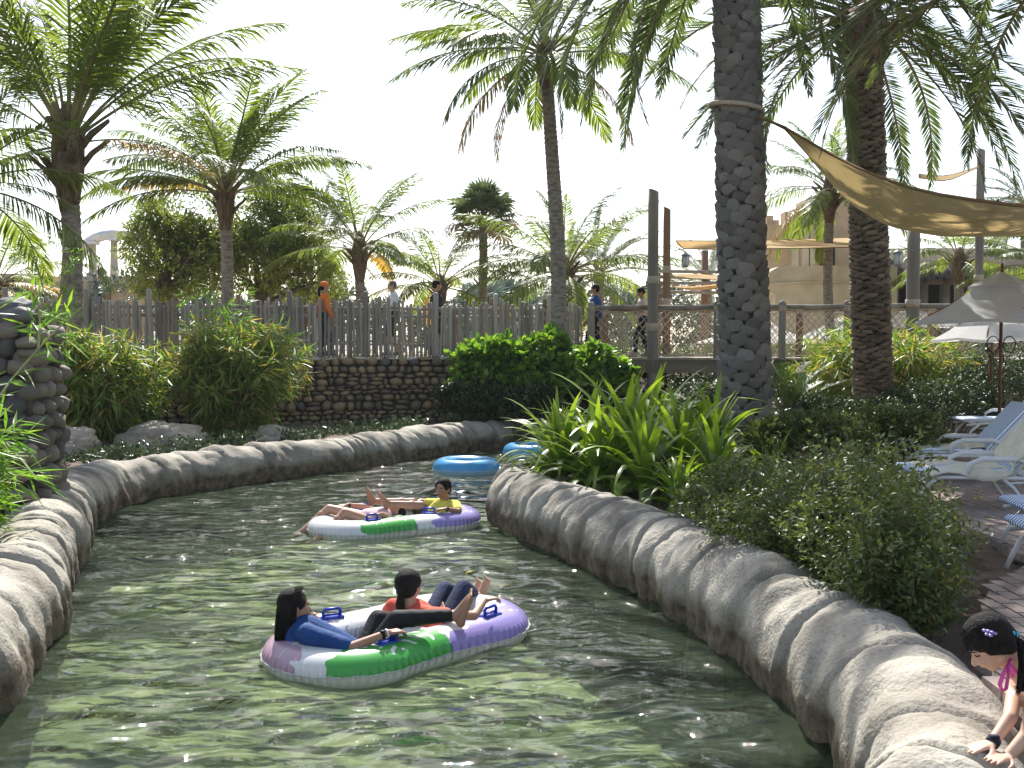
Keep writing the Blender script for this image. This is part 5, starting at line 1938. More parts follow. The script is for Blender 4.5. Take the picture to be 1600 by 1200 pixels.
# ---------------------------------------------------------------- sun loungers
def lounger(x, y, rz, label, cushion=M_stripe, towel=0, back=48):
    """foot end at the origin, head towards +X"""
    root = thing('sun_lounger', (x, y, PZ), label, 'sun lounger', 'white plastic sun loungers on the patio', rz)
    S, Wd, hgt = .98, .62, .33
    for sy in (-1, 1):
        mb = MB()
        yy = sy * Wd / 2
        mb.tube([(0.02, yy, hgt - .03), (.3, yy, hgt), (S, yy, hgt), (S + .62, yy, hgt - .02)], .026, 8, squash=.8)
        mb.build('side_rail', M_white, root, world=False)
        mb = MB()
        mb.tube([(.22, yy, hgt - .02), (.10, yy, hgt - .12), (.05, yy, hgt * .35), (.0, yy, 0)], [.035, .03, .026, .024], 8, squash=.7)
        mb.build('leg', M_white, root, world=False)
        mb = MB()
        mb.tube([(S - .12, yy, hgt), (S + .0, yy, hgt - .1), (S + .12, yy, .06), (S + .25, yy, 0), (S + .5, yy, .02), (S + .55, yy, .14), (S + .42, yy, hgt - .04)], [.03, .03, .028, .026, .026, .026, .028], 8, squash=.7)
        mb.build('leg', M_white, root, world=False)
        mb = MB()
        mb.tube([(S - .45, yy, hgt + .0), (S - .42, yy, hgt + .14), (S - .3, yy, hgt + .19), (S + .05, yy, hgt + .19), (S + .2, yy, hgt + .12)], .022, 8, squash=1.3)
        mb.build('armrest', M_white, root, world=False)
    for k in range(7):
        mb = MB(); mb.box((.12 + k * .17, 0, hgt + .012), (.11, Wd - .04, .018)); mb.build('slat', M_white, root, world=False, smooth=False)
    cb, sb = math.cos(R(back)), math.sin(R(back))
    BL = .78
    def sec(path, th, y0, y1, m, name, par=root):
        mb = MB(); vs, fs = [], []
        fr_ = []
        pts = [Vector((p[0], 0, p[1])) for p in path]
        n = len(pts)
        for i, p in enumerate(pts):
            t_ = (pts[min(n - 1, i + 1)] - pts[max(0, i - 1)]).normalized()
            nn_ = Vector((-t_.z, 0, t_.x))
            rnd_ = (0, .45, .85, 1, 1, .85, .45, 0)
            prof = [(y0, -.5), (y0 - .012, 0), (y0, .4), (y0 + .05, .5), (0, .55), (y1 - .05, .5), (y1, .4), (y1 + .012, 0), (y1, -.5)]
            e = .35 if i in (0, n - 1) else 1
            for (yy, h) in prof:
                q_ = p + nn_ * (h * th * e); vs.append((q_.x, yy, q_.z))
        m_ = 9
        for i in range(n - 1):
            for k in range(m_):
                fs.append((i * m_ + k, (i + 1) * m_ + k, (i + 1) * m_ + (k + 1) % m_, i * m_ + (k + 1) % m_))
        fs += [tuple(range(m_)), tuple(range(n * m_ - 1, (n - 1) * m_ - 1, -1))]
        mb.add(vs, fs)
        return mb.build(name, m, par, world=False)
    z0 = hgt + .055
    seat = [(-.03, z0 - .005), (0, z0), (.3, z0 + .006), (.6, z0), (.9, z0 + .004), (S - .03, z0)]
    bk = [(S - .02 + cb * t, z0 + sb * t) for t in (0, .03, .25, .5, .74, .77)]
    sec(seat, .065, -Wd / 2 + .02, Wd / 2 - .02, cushion, 'seat_cushion')
    c2_ = sec(bk, .065, -Wd / 2 + .02, Wd / 2 - .02, cushion, 'back_cushion')
    mb = MB()
    for sy in (-1, 1):
        mb.tube([(S - .03, sy * (Wd / 2 - .02), hgt), (S + cb * BL, sy * (Wd / 2 - .02), hgt + sb * BL)], .024, 8)
    mb.tube([(S + cb * BL, -(Wd / 2 - .02), hgt + sb * BL), (S + cb * BL, Wd / 2 - .02, hgt + sb * BL)], .024, 8)
    mb.build('backrest_frame', M_white, root, world=False)
    return root, (S, z0, cb, sb, Wd)


def towel(x, y, rz, dims, u0, label, seed, hang=.12):
    """towel draped along the seat and up the backrest"""
    S, z0, cb, sb, Wd = dims
    rr = random.Random(seed)
    path = []
    for k in range(9):
        path.append((u0 + (S - u0) * k / 8, z0 + .045))
    for k in range(1, 9):
        path.append((S + cb * .84 * k / 8 - .055, z0 + .075 + sb * .84 * k / 8))
    path = [(u0 - .05, z0 - .07), (u0 - .03, z0 + .02)] + path
    mb = MB(); vs, fs = [], []
    cols = 14
    for i, (px, pz) in enumerate(path):
        for j in range(cols + 1):
            v = j / cols
            yy = -Wd / 2 - .045 + (Wd + .09) * v + .02 * math.sin(i * 1.3 + seed)
            zz = pz + .012 * math.sin(v * 17 + i * .8 + seed) + .01 * math.sin(v * 7 - i)
            if v < .001 or v > .999: zz -= hang * (.7 + .4 * math.sin(i * .9 + seed))
            elif v < .08 or v > .93: zz -= .02
            vs.append((px + .012 * math.sin(v * 11 + i), yy, zz))
    n = len(path)
    fs = [(i * (cols + 1) + j, (i + 1) * (cols + 1) + j, (i + 1) * (cols + 1) + j + 1, i * (cols + 1) + j + 1) for i in range(n - 1) for j in range(cols)]
    mb.add(vs, fs)
    o = mb.build('towel', M_towel)
    o.location = (x, y, PZ); o.rotation_euler = (0, 0, rz)
    tag(o, label, 'towel', 'cream towels on the loungers')
    md = o.modifiers.new('thickness', 'SOLIDIFY'); md.thickness = .008
    return o
_, dm = lounger(4.12, 10.7, R(-6), 'sun lounger nearer of the two beside the bushes, cream towel over its backrest')
towel(4.12, 10.7, R(-6), dm, .12, 'long cream towel draped over seat and backrest of the nearer lounger', 1)
_, dm = lounger(4.8, 12.7, R(-6), 'sun lounger with blue and white striped cushion behind the towel-covered one')
towel(4.86, 12.68, R(-6), (.75, dm[1] - .005, 1, 0, .5), .3, 'small rumpled cream towel lying on the striped lounger', 4, .03).scale = (.9, 1, 1)
lounger(7.7, 17.6, R(-4), 'most distant sun lounger, beyond the umbrella pole')
lounger(4.12, 8.35, R(-8), 'striped lounger cushion end poking in at the right edge, upper of two', back=40)
lounger(3.68, 7.35, R(-8), 'striped lounger cushion end poking in at the right edge, lower of two', back=40)
mb = MB(); mb.add(*blob((4.72, 12.25, PZ + .38 + .08), (.13, .1, .09), 3, sub=3, amp=.3)); o = mb.build('bag', M_black); tag(o, 'small black bag at the foot end of the striped lounger', 'bag')

# ---------------------------------------------------------------- water slide far left, floodlights, lanterns
root = thing('water_slide', at(150, 62, 1.5), 'pale grey water slide curving on tapered pillars at far left', 'water slide')
mb = MB()
pth = [W(88, 452, 66), W(108, 424, 65), W(128, 392, 63), W(150, 372, 62), W(180, 366, 62), W(212, 372, 63), W(240, 395, 64)]
mb.tube(spline([tuple(p) for p in pth], .5), .42, 10, True, squash=.7); mb.build('flume', M_slide, root)
for px, y0, dd in ((148, 378, 62), (181, 372, 62), (112, 425, 65)):
    b0 = at(px, dd, 1.4); t0 = Vector((b0.x, dd, zat(y0, dd)))
    mb = MB(); mb.tube([b0, b0.lerp(t0, .5), t0], [.5, .3, .18], 12); mb.build('pillar', M_stucco, root)
    mb = MB(); mb.box(t0 + Vector((0, 0, -.1)), (.6, .7, .2)); mb.build('saddle', M_slide, root, smooth=False)
root = thing('low_building', at(60, 58, 1.5), 'low sand-coloured rockwork building at far left behind the fence', 'building')
for k, (x0, x1, y0) in enumerate(((-80, 60, 428), (60, 128, 440), (130, 215, 432))):
    mb = MB(); bxp(mb, x0, x1, y0, 560, 58, 3); mb.build('wall', M_sstone, root, smooth=False)
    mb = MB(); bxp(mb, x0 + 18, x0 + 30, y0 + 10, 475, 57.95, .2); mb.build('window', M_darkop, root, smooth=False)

root = thing('floodlight_post', at(150, 24.6, 1.88), 'post with two grey floodlights just right of the far left trunk', 'floodlight')
mb = MB(); b0 = at(152, 24.6, 1.88); mb.tube([b0, Vector((b0.x, b0.y, zat(440, 24.6)))], .04, 8); mb.tube([W(138, 442, 24.6), W(162, 442, 24.6)], .03, 6); mb.build('pole', M_metal, root)
for px, y0, rz in ((143, 432, .3), (158, 425, -.5)):
    c = W(px, y0, 24.5); Mr = Matrix.Rotation(rz, 3, 'Y') @ Matrix.Rotation(.4, 3, 'X')
    mb = MB(); mb.box(c, (.2, .16, .17), Mr, taper=.8); p = mb.build('lamp_head', M_metal, root, smooth=False)
    mb = MB(); mb.box(c + Mr @ Vector((0, -.085, 0)), (.16, .02, .13), Mr); mb.build('lamp_glass', M_glass, p, smooth=False)

def lantern(px, y, d, arm_to, label):
    c = W(px, y, d)
    root = thing('lantern', c, label, 'lantern', 'lanterns hung from the poles')
    mb = MB(); mb.tube([c + Vector((0, 0, .14)), c + Vector((0, 0, .3)), arm_to], .012, 6); mb.build('bracket', M_metal, root)
    mb = MB(); mb.tube([c + Vector((0, 0, z)) for z in (-.14, -.12, .1, .12)], [.06, .09, .09, .07], 8); mb.build('glass', M_glass, root)
    mb = MB(); mb.tube([c + Vector((0, 0, z)) for z in (.12, .14, .2)], [.12, .12, .02], 8); mb.build('cap', M_metal, root)
    mb = MB(); mb.tube([c + Vector((0, 0, z)) for z in (-.18, -.14)], [.08, .1], 8); mb.build('base', M_metal, root)
    for k in range(4):
        a = k * math.pi / 2
        mb = MB(); v = Vector((.095 * math.cos(a), .095 * math.sin(a), 0)); mb.tube([c + v + Vector((0, 0, -.14)), c + v + Vector((0, 0, .12))], .008, 4); mb.build('cage_bar', M_metal, root)
lantern(1071, 407, 27, W(1052, 392, 27), 'lantern hanging right of the slimmer brown pole')
lantern(1403, 404, 23.5, W(1428, 392, 23.6), 'lantern hanging beside the browner date palm under the big sail')

# ================================================================== inflatable tubes
def mnode(N, L, op, a, b_=None, c=None):
    n = N.new('ShaderNodeMath'); n.operation = op
    for i, v in enumerate((a, b_, c)):
        if v is None: continue
        if isinstance(v, (int, float)): n.inputs[i].default_value = v
        else: L.new(v, n.inputs[i])
    return n.outputs[0]


def tube_mat(name, greens, ends):
    m = bpy.data.materials.new(name); m.use_nodes = True
    N, L = m.node_tree.nodes, m.node_tree.links
    b = N['Principled BSDF']; b.inputs['Roughness'].default_value = .28; b.inputs['Specular IOR Level'].default_value = .5
    b.inputs['Coat Weight'].default_value = .3; b.inputs['Coat Roughness'].default_value = .1
    tc = N.new('ShaderNodeTexCoord'); sp = N.new('ShaderNodeSeparateXYZ'); L.new(tc.outputs['Object'], sp.inputs[0])
    X, Y, Z = sp.outputs
    A = N.new('ShaderNodeAttribute'); A.attribute_name = 'outness'
    OUT = A.outputs['Fac']
    B = N.new('ShaderNodeAttribute'); B.attribute_name = 'around'
    ARO = B.outputs['Fac']
    nz = N.new('ShaderNodeTexNoise'); nz.inputs['Scale'].default_value = 7; nz.inputs['Detail'].default_value = 0.5
    L.new(tc.outputs['Object'], nz.inputs['Vector'])
    n2 = N.new('ShaderNodeTexNoise'); n2.inputs['Scale'].default_value = 15; n2.inputs['Detail'].default_value = 0
    L.new(tc.outputs['Object'], n2.inputs['Vector'])
    wob = mnode(N, L, 'MULTIPLY_ADD', nz.outputs['Fac'], .28, -.14)
    xn = mnode(N, L, 'ADD', X, wob)
    fing = mnode(N, L, 'MULTIPLY_ADD', n2.outputs['Fac'], .62, -.31)
    outn = mnode(N, L, 'ADD', OUT, fing)
    wav = mnode(N, L, 'MULTIPLY', mnode(N, L, 'SINE', mnode(N, L, 'MULTIPLY', ARO, 95.0)),   .0045)
    seam = mnode(N, L, 'GREATER_THAN', mnode(N, L, 'SUBTRACT', Z, wav), .062)
    aw = mnode(N, L, 'MULTIPLY_ADD', nz.outputs['Fac'], .75, -.375)
    an = mnode(N, L, 'ADD', ARO, aw)
    def band(side, a0, a1, o0, dummy=0):
        r = mnode(N, L, 'MULTIPLY', mnode(N, L, 'GREATER_THAN', an, R(a0)), mnode(N, L, 'LESS_THAN', an, R(a1)))
        r = mnode(N, L, 'MULTIPLY', r, mnode(N, L, 'GREATER_THAN', outn, o0))
        r = mnode(N, L, 'MULTIPLY', r, seam)
        return mnode(N, L, 'MULTIPLY', r, mnode(N, L, 'LESS_THAN' if side < 0 else 'GREATER_THAN', X, 0.0))
    colr = None
    prev = (.80, .80, .78, 1)
    for (x0, x1, o0, ys_, c) in greens + ends:
        mx = N.new('ShaderNodeMix'); mx.data_type = 'RGBA'
        L.new(band(x0, x1, o0, ys_), mx.inputs[0])
        if colr is None: mx.inputs[6].default_value = prev
        else: L.new(colr, mx.inputs[6])
        mx.inputs[7].default_value = (*c, 1)
        colr = mx.outputs[2]
    # duller, faintly yellow white below the weld line
    un = N.new('ShaderNodeMix'); un.data_type = 'RGBA'
    L.new(mnode(N, L, 'LESS_THAN', mnode(N, L, 'SUBTRACT', Z, wav), .062), un.inputs[0]); L.new(colr, un.inputs[6]); un.inputs[7].default_value = (.68, .69, .62, 1)
    L.new(un.outputs[2], b.inputs['Base Color'])
    # puckers near the weld
    wv = mnode(N, L, 'SINE', mnode(N, L, 'MULTIPLY', ARO, 62.0))
    near = mnode(N, L, 'MAXIMUM', mnode(N, L, 'MULTIPLY_ADD', mnode(N, L, 'ABSOLUTE', mnode(N, L, 'SUBTRACT', Z, .062)), -14.0, 1.0), 0.0)
    bp = N.new('ShaderNodeBump'); bp.inputs['Distance'].default_value = .012; bp.inputs['Strength'].default_value = .8
    L.new(mnode(N, L, 'MULTIPLY', wv, near), bp.inputs['Height']); L.new(bp.outputs[0], b.inputs['Normal'])
    tr = N.new('ShaderNodeBsdfTranslucent'); L.new(un.outputs[2], tr.inputs[0])
    ms = N.new('ShaderNodeMixShader'); ms.inputs[0].default_value = .22
    L.new(b.outputs[0], ms.inputs[1]); L.new(tr.outputs[0], ms.inputs[2]); L.new(ms.outputs[0], N['Material Output'].inputs[0])
    return m
GRN, PUR, PNK = (.075, .42, .075), (.34, .28, .62), (.55, .36, .46)
M_tubeA = tube_mat('tube_print_near', [(-1, -138, -42, -.02, GRN)], [(-1, 112, 400, -.05, PNK), (-1, -400, -164, -.05, PNK), (1, -126, -10, -.10, PUR), (-1, 52, 80, -.02, PUR)])
M_tubeB = tube_mat('tube_print_far', [(-1, -112, -30, -.04, GRN)], [(1, -112, 15, -.08, PUR), (-1, 60, 90, .0, PUR), (1, 70, 110, .0, GRN)])
M_handle = mat('blue_handle', (.015, .05, .42), (.012, .04, .34), rough=.35, spec=.5, scale=3)
M_weld = mat('clear_weld', (.75, .76, .72), rough=.3, transl=.3)

tmp_scene = bpy.data.scenes.new('tmp_eval')


def remesh(mb, voxel, smooth=4, name='m', factor=.6):
    me = bpy.data.meshes.new(name)
    me.from_pydata(mb.v, [], mb.f)
    o = bpy.data.objects.new('tmp', me)
    tmp_scene.collection.objects.link(o)
    md = o.modifiers.new('r', 'REMESH'); md.mode = 'VOXEL'; md.voxel_size = voxel; md.use_smooth_shade = True
    if smooth:
        s_ = o.modifiers.new('s', 'SMOOTH'); s_.factor = factor; s_.iterations = smooth
    tmp_scene.view_layers[0].update()
    dg = tmp_scene.view_layers[0].depsgraph
    dg.update()
    out = bpy.data.meshes.new_from_object(o.evaluated_get(dg), depsgraph=dg)
    out.name = name
    bpy.data.objects.remove(o)
    return out


RD, RJ, RN, RH, ZC = .465, .405, .195, .142, .055     # half centre distance, ring radius, radial and vertical section, centre height


def peanut(rd):
    pts = [(-rd + RJ * math.cos(R(a)), RJ * math.sin(R(a)), 0) for a in range(75, 286, 15)]
    pts += [(0, -RJ * .90, 0)]
    pts += [(rd + RJ * math.cos(R(a)), RJ * math.sin(R(a)), 0) for a in range(-105, 106, 15)]
    pts += [(0, RJ * .90, 0), pts[0]]
    return spline(pts, .022)


def double_tube(cL, cR, label, m, handles):
    cL, cR = Vector(cL), Vector(cR)
    c = (cL + cR) / 2
    ax = (cR - cL)
    rz = math.atan2(ax.y, ax.x)
    rd = ax.length / 2
    root = thing('double_tube', (c.x, c.y, .0), label, 'inflatable tube', 'white double inflatable tubes', rz)
    CP = peanut(rd)[:-1]
    n = len(CP)
    nrm = []
    for i in range(n):
        t_ = (CP[(i + 2) % n] - CP[(i - 2) % n]).normalized()
        nrm.append(Vector((t_.y, -t_.x, 0)))      # points outwards (curve runs anticlockwise)
    mb = MB(); vs, fs = [], []
    nv = 24
    for i in range(n):
        for j in range(nv):
            b_ = 2 * math.pi * j / nv
            p = CP[i] + nrm[i] * (RN * math.cos(b_))
            vs.append((p.x, p.y, ZC + RH * math.sin(b_)))
    for i in range(n):
        for j in range(nv):
            fs.append((i * nv + j, ((i + 1) % n) * nv + j, ((i + 1) % n) * nv + (j + 1) % nv, i * nv + (j + 1) % nv))
    mb.add(vs, fs)
    mb.tube([(0, y, ZC - .005) for y in np.linspace(-RJ * .85, RJ * .85, 9)], [.17, .15, .14, .135, .135, .135, .14, .15, .17], 18, squash=.82)
    me = remesh(mb, .014, 4, 'body')
    nv_ = len(me.vertices)
    co = np.empty(nv_ * 3, np.float32); me.vertices.foreach_get('co', co); co = co.reshape(-1, 3)
    CPa = np.array([(p.x, p.y) for p in CP]); NRa = np.array([(p.x, p.y) for p in nrm])
    near = np.empty(nv_, int)
    for a in range(0, nv_, 4000):
        d2 = ((co[a:a + 4000, None, :2] - CPa[None]) ** 2).sum(-1); near[a:a + 4000] = d2.argmin(1)
    outn = ((co[:, :2] - CPa[near]) * NRa[near]).sum(-1)
    cx = np.where(co[:, 0] < 0, -rd, rd)
    for nm, val in (('outness', outn), ('around', np.arctan2(co[:, 1], co[:, 0] - cx))):
        at_ = me.attributes.new(nm, 'FLOAT', 'POINT'); at_.data.foreach_set('value', val.astype(np.float32))
    me.materials.clear(); me.materials.append(m)
    me.polygons.foreach_set('use_smooth', [True] * len(me.polygons))
    o = bpy.data.objects.new('body', me); col.objects.link(o); o.parent = root
    # weld fringe round the outside
    mb = MB()
    vs, fs = [], []
    for k in range(n):
        x, y = (CP[k] + nrm[k] * RN * .985).xy
        d_ = nrm[k]
        z = ZC + .010 + .004 * math.sin(k * 1.1) + .003 * math.sin(k * 2.7)
        w2 = .010 + .004 * math.sin(k * 1.7)
        vs += [(x - d_.x * .012, y - d_.y * .012, z), (x + d_.x * w2, y + d_.y * w2, z), (x + d_.x * w2, y + d_.y * w2, z - .005), (x - d_.x * .012, y - d_.y * .012, z - .006)]
    for k in range(n):
        a, b_ = k * 4, ((k + 1) % n) * 4
        for q_ in range(4):
            fs.append((a + q_, b_ + q_, b_ + (q_ + 1) % 4, a + (q_ + 1) % 4))
    mb.add(vs, fs); mb.build('weld_seam', M_weld, root, world=False)
    Minv = Matrix.Rotation(-rz, 3, 'Z')
    for (sx, ang_) in handles:
        # handle sits on top of the ring at world-angle ang_ round centre sx
        cc = cL if sx < 0 else cR
        wp = cc + Vector((math.cos(R(ang_)), math.sin(R(ang_)), 0)) * (RJ - .01)
        lp = Minv @ (wp - Vector((c.x, c.y, 0)))
        loc_a = R(ang_) - rz
        T = Vector((-math.sin(loc_a), math.cos(loc_a), 0)); Nn = Vector((math.cos(loc_a), math.sin(loc_a), 0))
        z0 = ZC + RH - .001
        mb = MB()
        Mr = Matrix.Rotation(loc_a + math.pi / 2, 3, 'Z')
        mb.box((lp.x, lp.y, z0), (.17, .085, .014), Mr)
        P0 = Vector((lp.x, lp.y, z0))
        mb.tube([P0 - T * .062, P0 - T * .066 + Vector((0, 0, .045)), P0 - T * .05 + Vector((0, 0, .062)), P0 + T * .05 + Vector((0, 0, .062)), P0 + T * .066 + Vector((0, 0, .045)), P0 + T * .062], .012, 8)
        mb.tube([P0 - T * .06 + Vector((0, 0, .02)), P0 + T * .06 + Vector((0, 0, .02))], .008, 6)
        mb.build('handle', M_handle, root, world=False)
    return root
T1L, T1R = Vector((-1.13, 7.05, 0)), Vector((-.47, 7.70, 0))
T2L, T2R = Vector((-1.78, 11.85, 0)), Vector((-.97, 12.35, 0))
double_tube(T1L, T1R, 'nearest double inflatable tube with pink, green and purple print, carrying two riders', M_tubeA, [(-1, 205), (-1, 118), (-1, 318), (1, 322)])
double_tube(T2L, T2R, 'farther double inflatable tube with green and purple print, carrying two riders', M_tubeB, [(-1, 300), (-1, 95), (1, 270), (1, 80)])


def ring_tube(c, R0, r0, label, seed):
    root = thing('swim_ring', (c[0], c[1], 0), label, 'swim ring', 'empty blue swim rings drifting on the river')
    vs, fs = [], []
    nu, nv = 72, 18
    for i in range(nu):
        a = 2 * math.pi * i / nu
        for j in range(nv):
            b_ = 2 * math.pi * j / nv
            pk = .006 * math.sin(a * 22 + seed) * max(0, math.cos(b_ + .3)) ** 2
            r = R0 + (r0 + pk) * math.cos(b_)
            vs.append((r * math.cos(a), r * math.sin(a), .065 + r0 * .92 * math.sin(b_)))
    top, bot = [], []
    for i in range(nu):
        for j in range(nv):
            f = (i * nv + j, ((i + 1) % nu) * nv + j, ((i + 1) % nu) * nv + (j + 1) % nv, i * nv + (j + 1) % nv)
            bb = 2 * math.pi * (j + .5) / nv
            (top if math.sin(bb) > -.12 else bot).append(f)
    mb = MB(); mb.add(vs, top); mb.build('upper_half', M_ringblue, root, world=False)
    mb = MB(); mb.add(vs, bot); mb.build('lower_half', M_ringpale, root, world=False)
    mb = MB(); ro = R0 + r0 * .99
    mb.tube([(ro * math.cos(a), ro * math.sin(a), .05 + .004 * math.sin(a * 40)) for a in np.linspace(0, 2 * math.pi, 90)], .008, 5, False); mb.build('weld_seam', M_ringpale, root, world=False)
    mb = MB(); mb.tube([(R0 * .6, -.1, .2), (R0 * .62, -.1, .24)], .014, 8); mb.build('valve', M_ringpale, root, world=False)
M_ringblue = mat('blue_vinyl', (.09, .42, .74), (.08, .38, .7), rough=.3, spec=.5, coat=.4, scale=2, transl=.25)
M_ringpale = mat('pale_vinyl', (.45, .58, .72), (.4, .52, .66), rough=.3, scale=2, transl=.2)
ring_tube((-.78, 17.45), .40, .175, 'blue swim ring in full view beyond the riders', 1)
ring_tube((.42, 20.0), .42, .18, 'blue swim ring half hidden behind the strap-leaved lilies', 2)
# ================================================================== people
SK = dict(rough=.5, spec=.35, scale=5, sss=.08)
M_skin1 = mat('skin_brown', (.36, .20, .125), (.30, .165, .10), **SK)
M_skin2 = mat('skin_tan', (.46, .27, .18), (.4, .23, .15), **SK)
M_skin3 = mat('skin_light', (.56, .36, .26), (.5, .31, .22), **SK)
M_hair = mat('black_hair', (.018, .014, .012), (.008, .007, .006), rough=.65, spec=.13, scale=60, bump=.8, bscale=140, stretch=(1, 1, .12))
M_hairg = mat('grey_hair', (.2, .17, .14), (.1, .085, .07), rough=.6, scale=60, bump=.6)
M_eye = mat('eye_white', (.7, .68, .65), rough=.2)
M_iris = mat('iris_dark', (.02, .012, .01), rough=.15)
M_lip = mat('lip', (.34, .13, .11), rough=.5)
M_shirtb = mat('blue_shirt', (.012, .06, .21), (.008, .04, .15), rough=.8, scale=10, bump=.5, bscale=18)
M_coral = mat('coral_shirt', (.72, .12, .07), (.6, .09, .055), rough=.85, scale=10, bump=.5, bscale=20)
M_yellow = mat('yellow_shirt', (.72, .66, .12), (.6, .55, .09), rough=.85, scale=10, bump=.5, bscale=20)
M_pink = mat('pink_cloth', (.7, .1, .32), (.62, .08, .28), rough=.7, scale=10)
M_pale_pink = mat('pale_pink_cloth', (.75, .5, .55), rough=.8)
M_blk = mat('black_leggings', (.012, .012, .014), (.007, .007, .008), rough=.75, scale=14, bump=.4, bscale=25)
M_jeans = mat('jeans', (.03, .045, .10), (.015, .022, .05), rough=.85, scale=12, bump=.5, bscale=60)
M_brown = mat('brown_shorts', (.08, .05, .04), rough=.85)
M_orange = mat('orange_cloth', (.85, .23, .04), (.72, .18, .03), rough=.85, scale=8, bump=.3)
M_tee = mat('white_tee', (.75, .77, .78), (.66, .68, .7), rough=.85, scale=8, bump=.3)
M_navy = mat('navy_cloth', (.015, .02, .04), (.01, .012, .025), rough=.8, scale=8)
M_bluesh = mat('royal_blue_shirt', (.03, .08, .28), (.02, .06, .22), rough=.8, scale=8)
M_beige = mat('beige_shirt', (.55, .46, .4), (.46, .38, .33), rough=.85, scale=8)
M_blackrub = mat('black_rubber', (.01, .01, .012), rough=.4)
M_wband = mat('white_band', (.75, .75, .75), rough=.5)
M_clip = mat('lilac_clip', (.32, .28, .62), rough=.25, spec=.6)
M_cyan = mat('cyan_band', (.02, .42, .62), rough=.5)
M_shoe = mat('dark_shoe', (.03, .028, .025), rough=.6)


def V3(*a): return Vector(a)


def basis(fwd, up):
    f = Vector(fwd).normalized()
    u = Vector(up); u = (u - f * u.dot(f)).normalized()
    l = u.cross(f)     # left-hand side of the figure
    return f, l, u


def head_prims(mb, c, fwd, up, s=1.0, neck_to=None, neck_r=.052):
    f, l, u = basis(fwd, up)
    Mr = Matrix((l, f, u)).transposed()
    P = lambda x, y, z: Vector(c) + (l * x + f * y + u * z) * s
    mb.ball(P(0, -.008, .02), (.074 * s, .094 * s, .086 * s), 18, 12, Mr)
    mb.ball(P(0, .028, -.035), (.058 * s, .062 * s, .068 * s), 16, 10, Mr)      # face
    mb.ball(P(0, .052, -.088), (.026 * s, .022 * s, .02 * s), 10, 8, Mr)         # chin
    mb.bone(P(.045, .0, -.06), P(.018, .05, -.09), .02 * s, .016 * s, 8)         # jaw
    mb.bone(P(-.045, .0, -.06), P(-.018, .05, -.09), .02 * s, .016 * s, 8)
    mb.bone(P(0, .084, -.006), P(0, .104, -.038), .0085 * s, .0125 * s, 8)       # nose
    mb.ball(P(.012, .092, -.042), .009 * s, 8, 6); mb.ball(P(-.012, .092, -.042), .009 * s, 8, 6)
    mb.ball(P(.034, .07, -.035), (.02 * s, .017 * s, .02 * s), 8, 6, Mr)          # cheeks
    mb.ball(P(-.034, .07, -.035), (.02 * s, .017 * s, .02 * s), 8, 6, Mr)
    mb.bone(P(.036, .074, .014), P(-.036, .074, .014), .012 * s, .012 * s, 8)    # brow
    mb.ball(P(0, .083, -.064), (.02 * s, .009 * s, .008 * s), 8, 6, Mr)          # lips
    for sx in (1, -1):
        mb.ball(P(sx * .078, -.005, -.012), (.009 * s, .019 * s, .031 * s), 8, 8, Mr)
    if neck_to is not None:
        mb.bone(P(0, -.02, -.05), neck_to, neck_r * s, neck_r * 1.1, 14)
    return P, Mr


def face_parts(root, P, Mr, s, mskin):
    for sx in (1, -1):
        mb = MB(); mb.ball(P(sx * .031, .0735, -.004), (.0135 * s, .009 * s, .0075 * s), 10, 8, Mr); e = mb.build('eye', M_eye, root)
        mb = MB(); mb.ball(P(sx * .031, .080, -.004), (.0062 * s, .0045 * s, .0066 * s), 8, 6, Mr); mb.build('iris', M_iris, e)
        mb = MB(); mb.tube([P(sx * .014, .0875, .016), P(sx * .032, .0865, .022), P(sx * .05, .074, .014)], [.003 * s, .0042 * s, .002 * s], 6); mb.build('eyebrow', M_hair, root)
    mb = MB()
    mb.tube([P(-.024, .083, -.063), P(-.008, .0925, -.0605), P(0, .092, -.062), P(.008, .0925, -.0605), P(.024, .083, -.063)], [.0015, .004, .0038, .004, .0015], 6)
    mb.tube([P(-.022, .083, -.065), P(0, .0925, -.071), P(.022, .083, -.065)], [.0015, .0052, .0015], 6)
    mb.build('lips', M_lip, root)


def hand_prims(mb, wrist, d, palm, s=1.0, curl=.6, side=1, spread=.12):
    """d: direction of the hand, palm: direction the palm faces, side: +1 thumb on d x palm side"""
    d = Vector(d).normalized(); p = Vector(palm); p = (p - d * p.dot(d)).normalized()
    a = d.cross(p) * side
    w_ = Vector(wrist)
    for k, (off, L, r) in enumerate(((.030, .072, .0092), (.010, .08, .0095), (-.011, .075, .0092), (-.030, .06, .008))):
        kn = w_ + d * .088 * s + a * off * s
        mb.bone(w_ + a * off * .55 * s + d * .012 * s, kn, .0145 * s, .0122 * s, 8)
        dd = (d + a * (off * spread * 12)).normalized()
        pt = kn; cu = 0
        for q_, f in enumerate((.45, .32, .25)):
            cu += curl * (.9 if q_ else .55)
            dr = dd * math.cos(cu) + p * math.sin(cu)
            nx_ = pt + dr * L * f * s
            mb.bone(pt, nx_, r * (1.06 - .1 * q_) * s, r * (.98 - .1 * q_) * s, 8)
            pt = nx_
    b0 = w_ + d * .025 * s + a * .026 * s
    b1 = b0 + (d * .7 + a * .75 + p * .25).normalized() * .042 * s
    b2 = b1 + (d * .9 + a * .3 + p * (.2 + .4 * curl)).normalized() * .032 * s
    b3 = b2 + (d * .9 + a * .0 + p * (.2 + .6 * curl)).normalized() * .025 * s
    mb.bone(b0, b1, .0145 * s, .0115 * s, 8); mb.bone(b1, b2, .0112 * s, .010 * s, 8); mb.bone(b2, b3, .0098 * s, .0085 * s, 8)


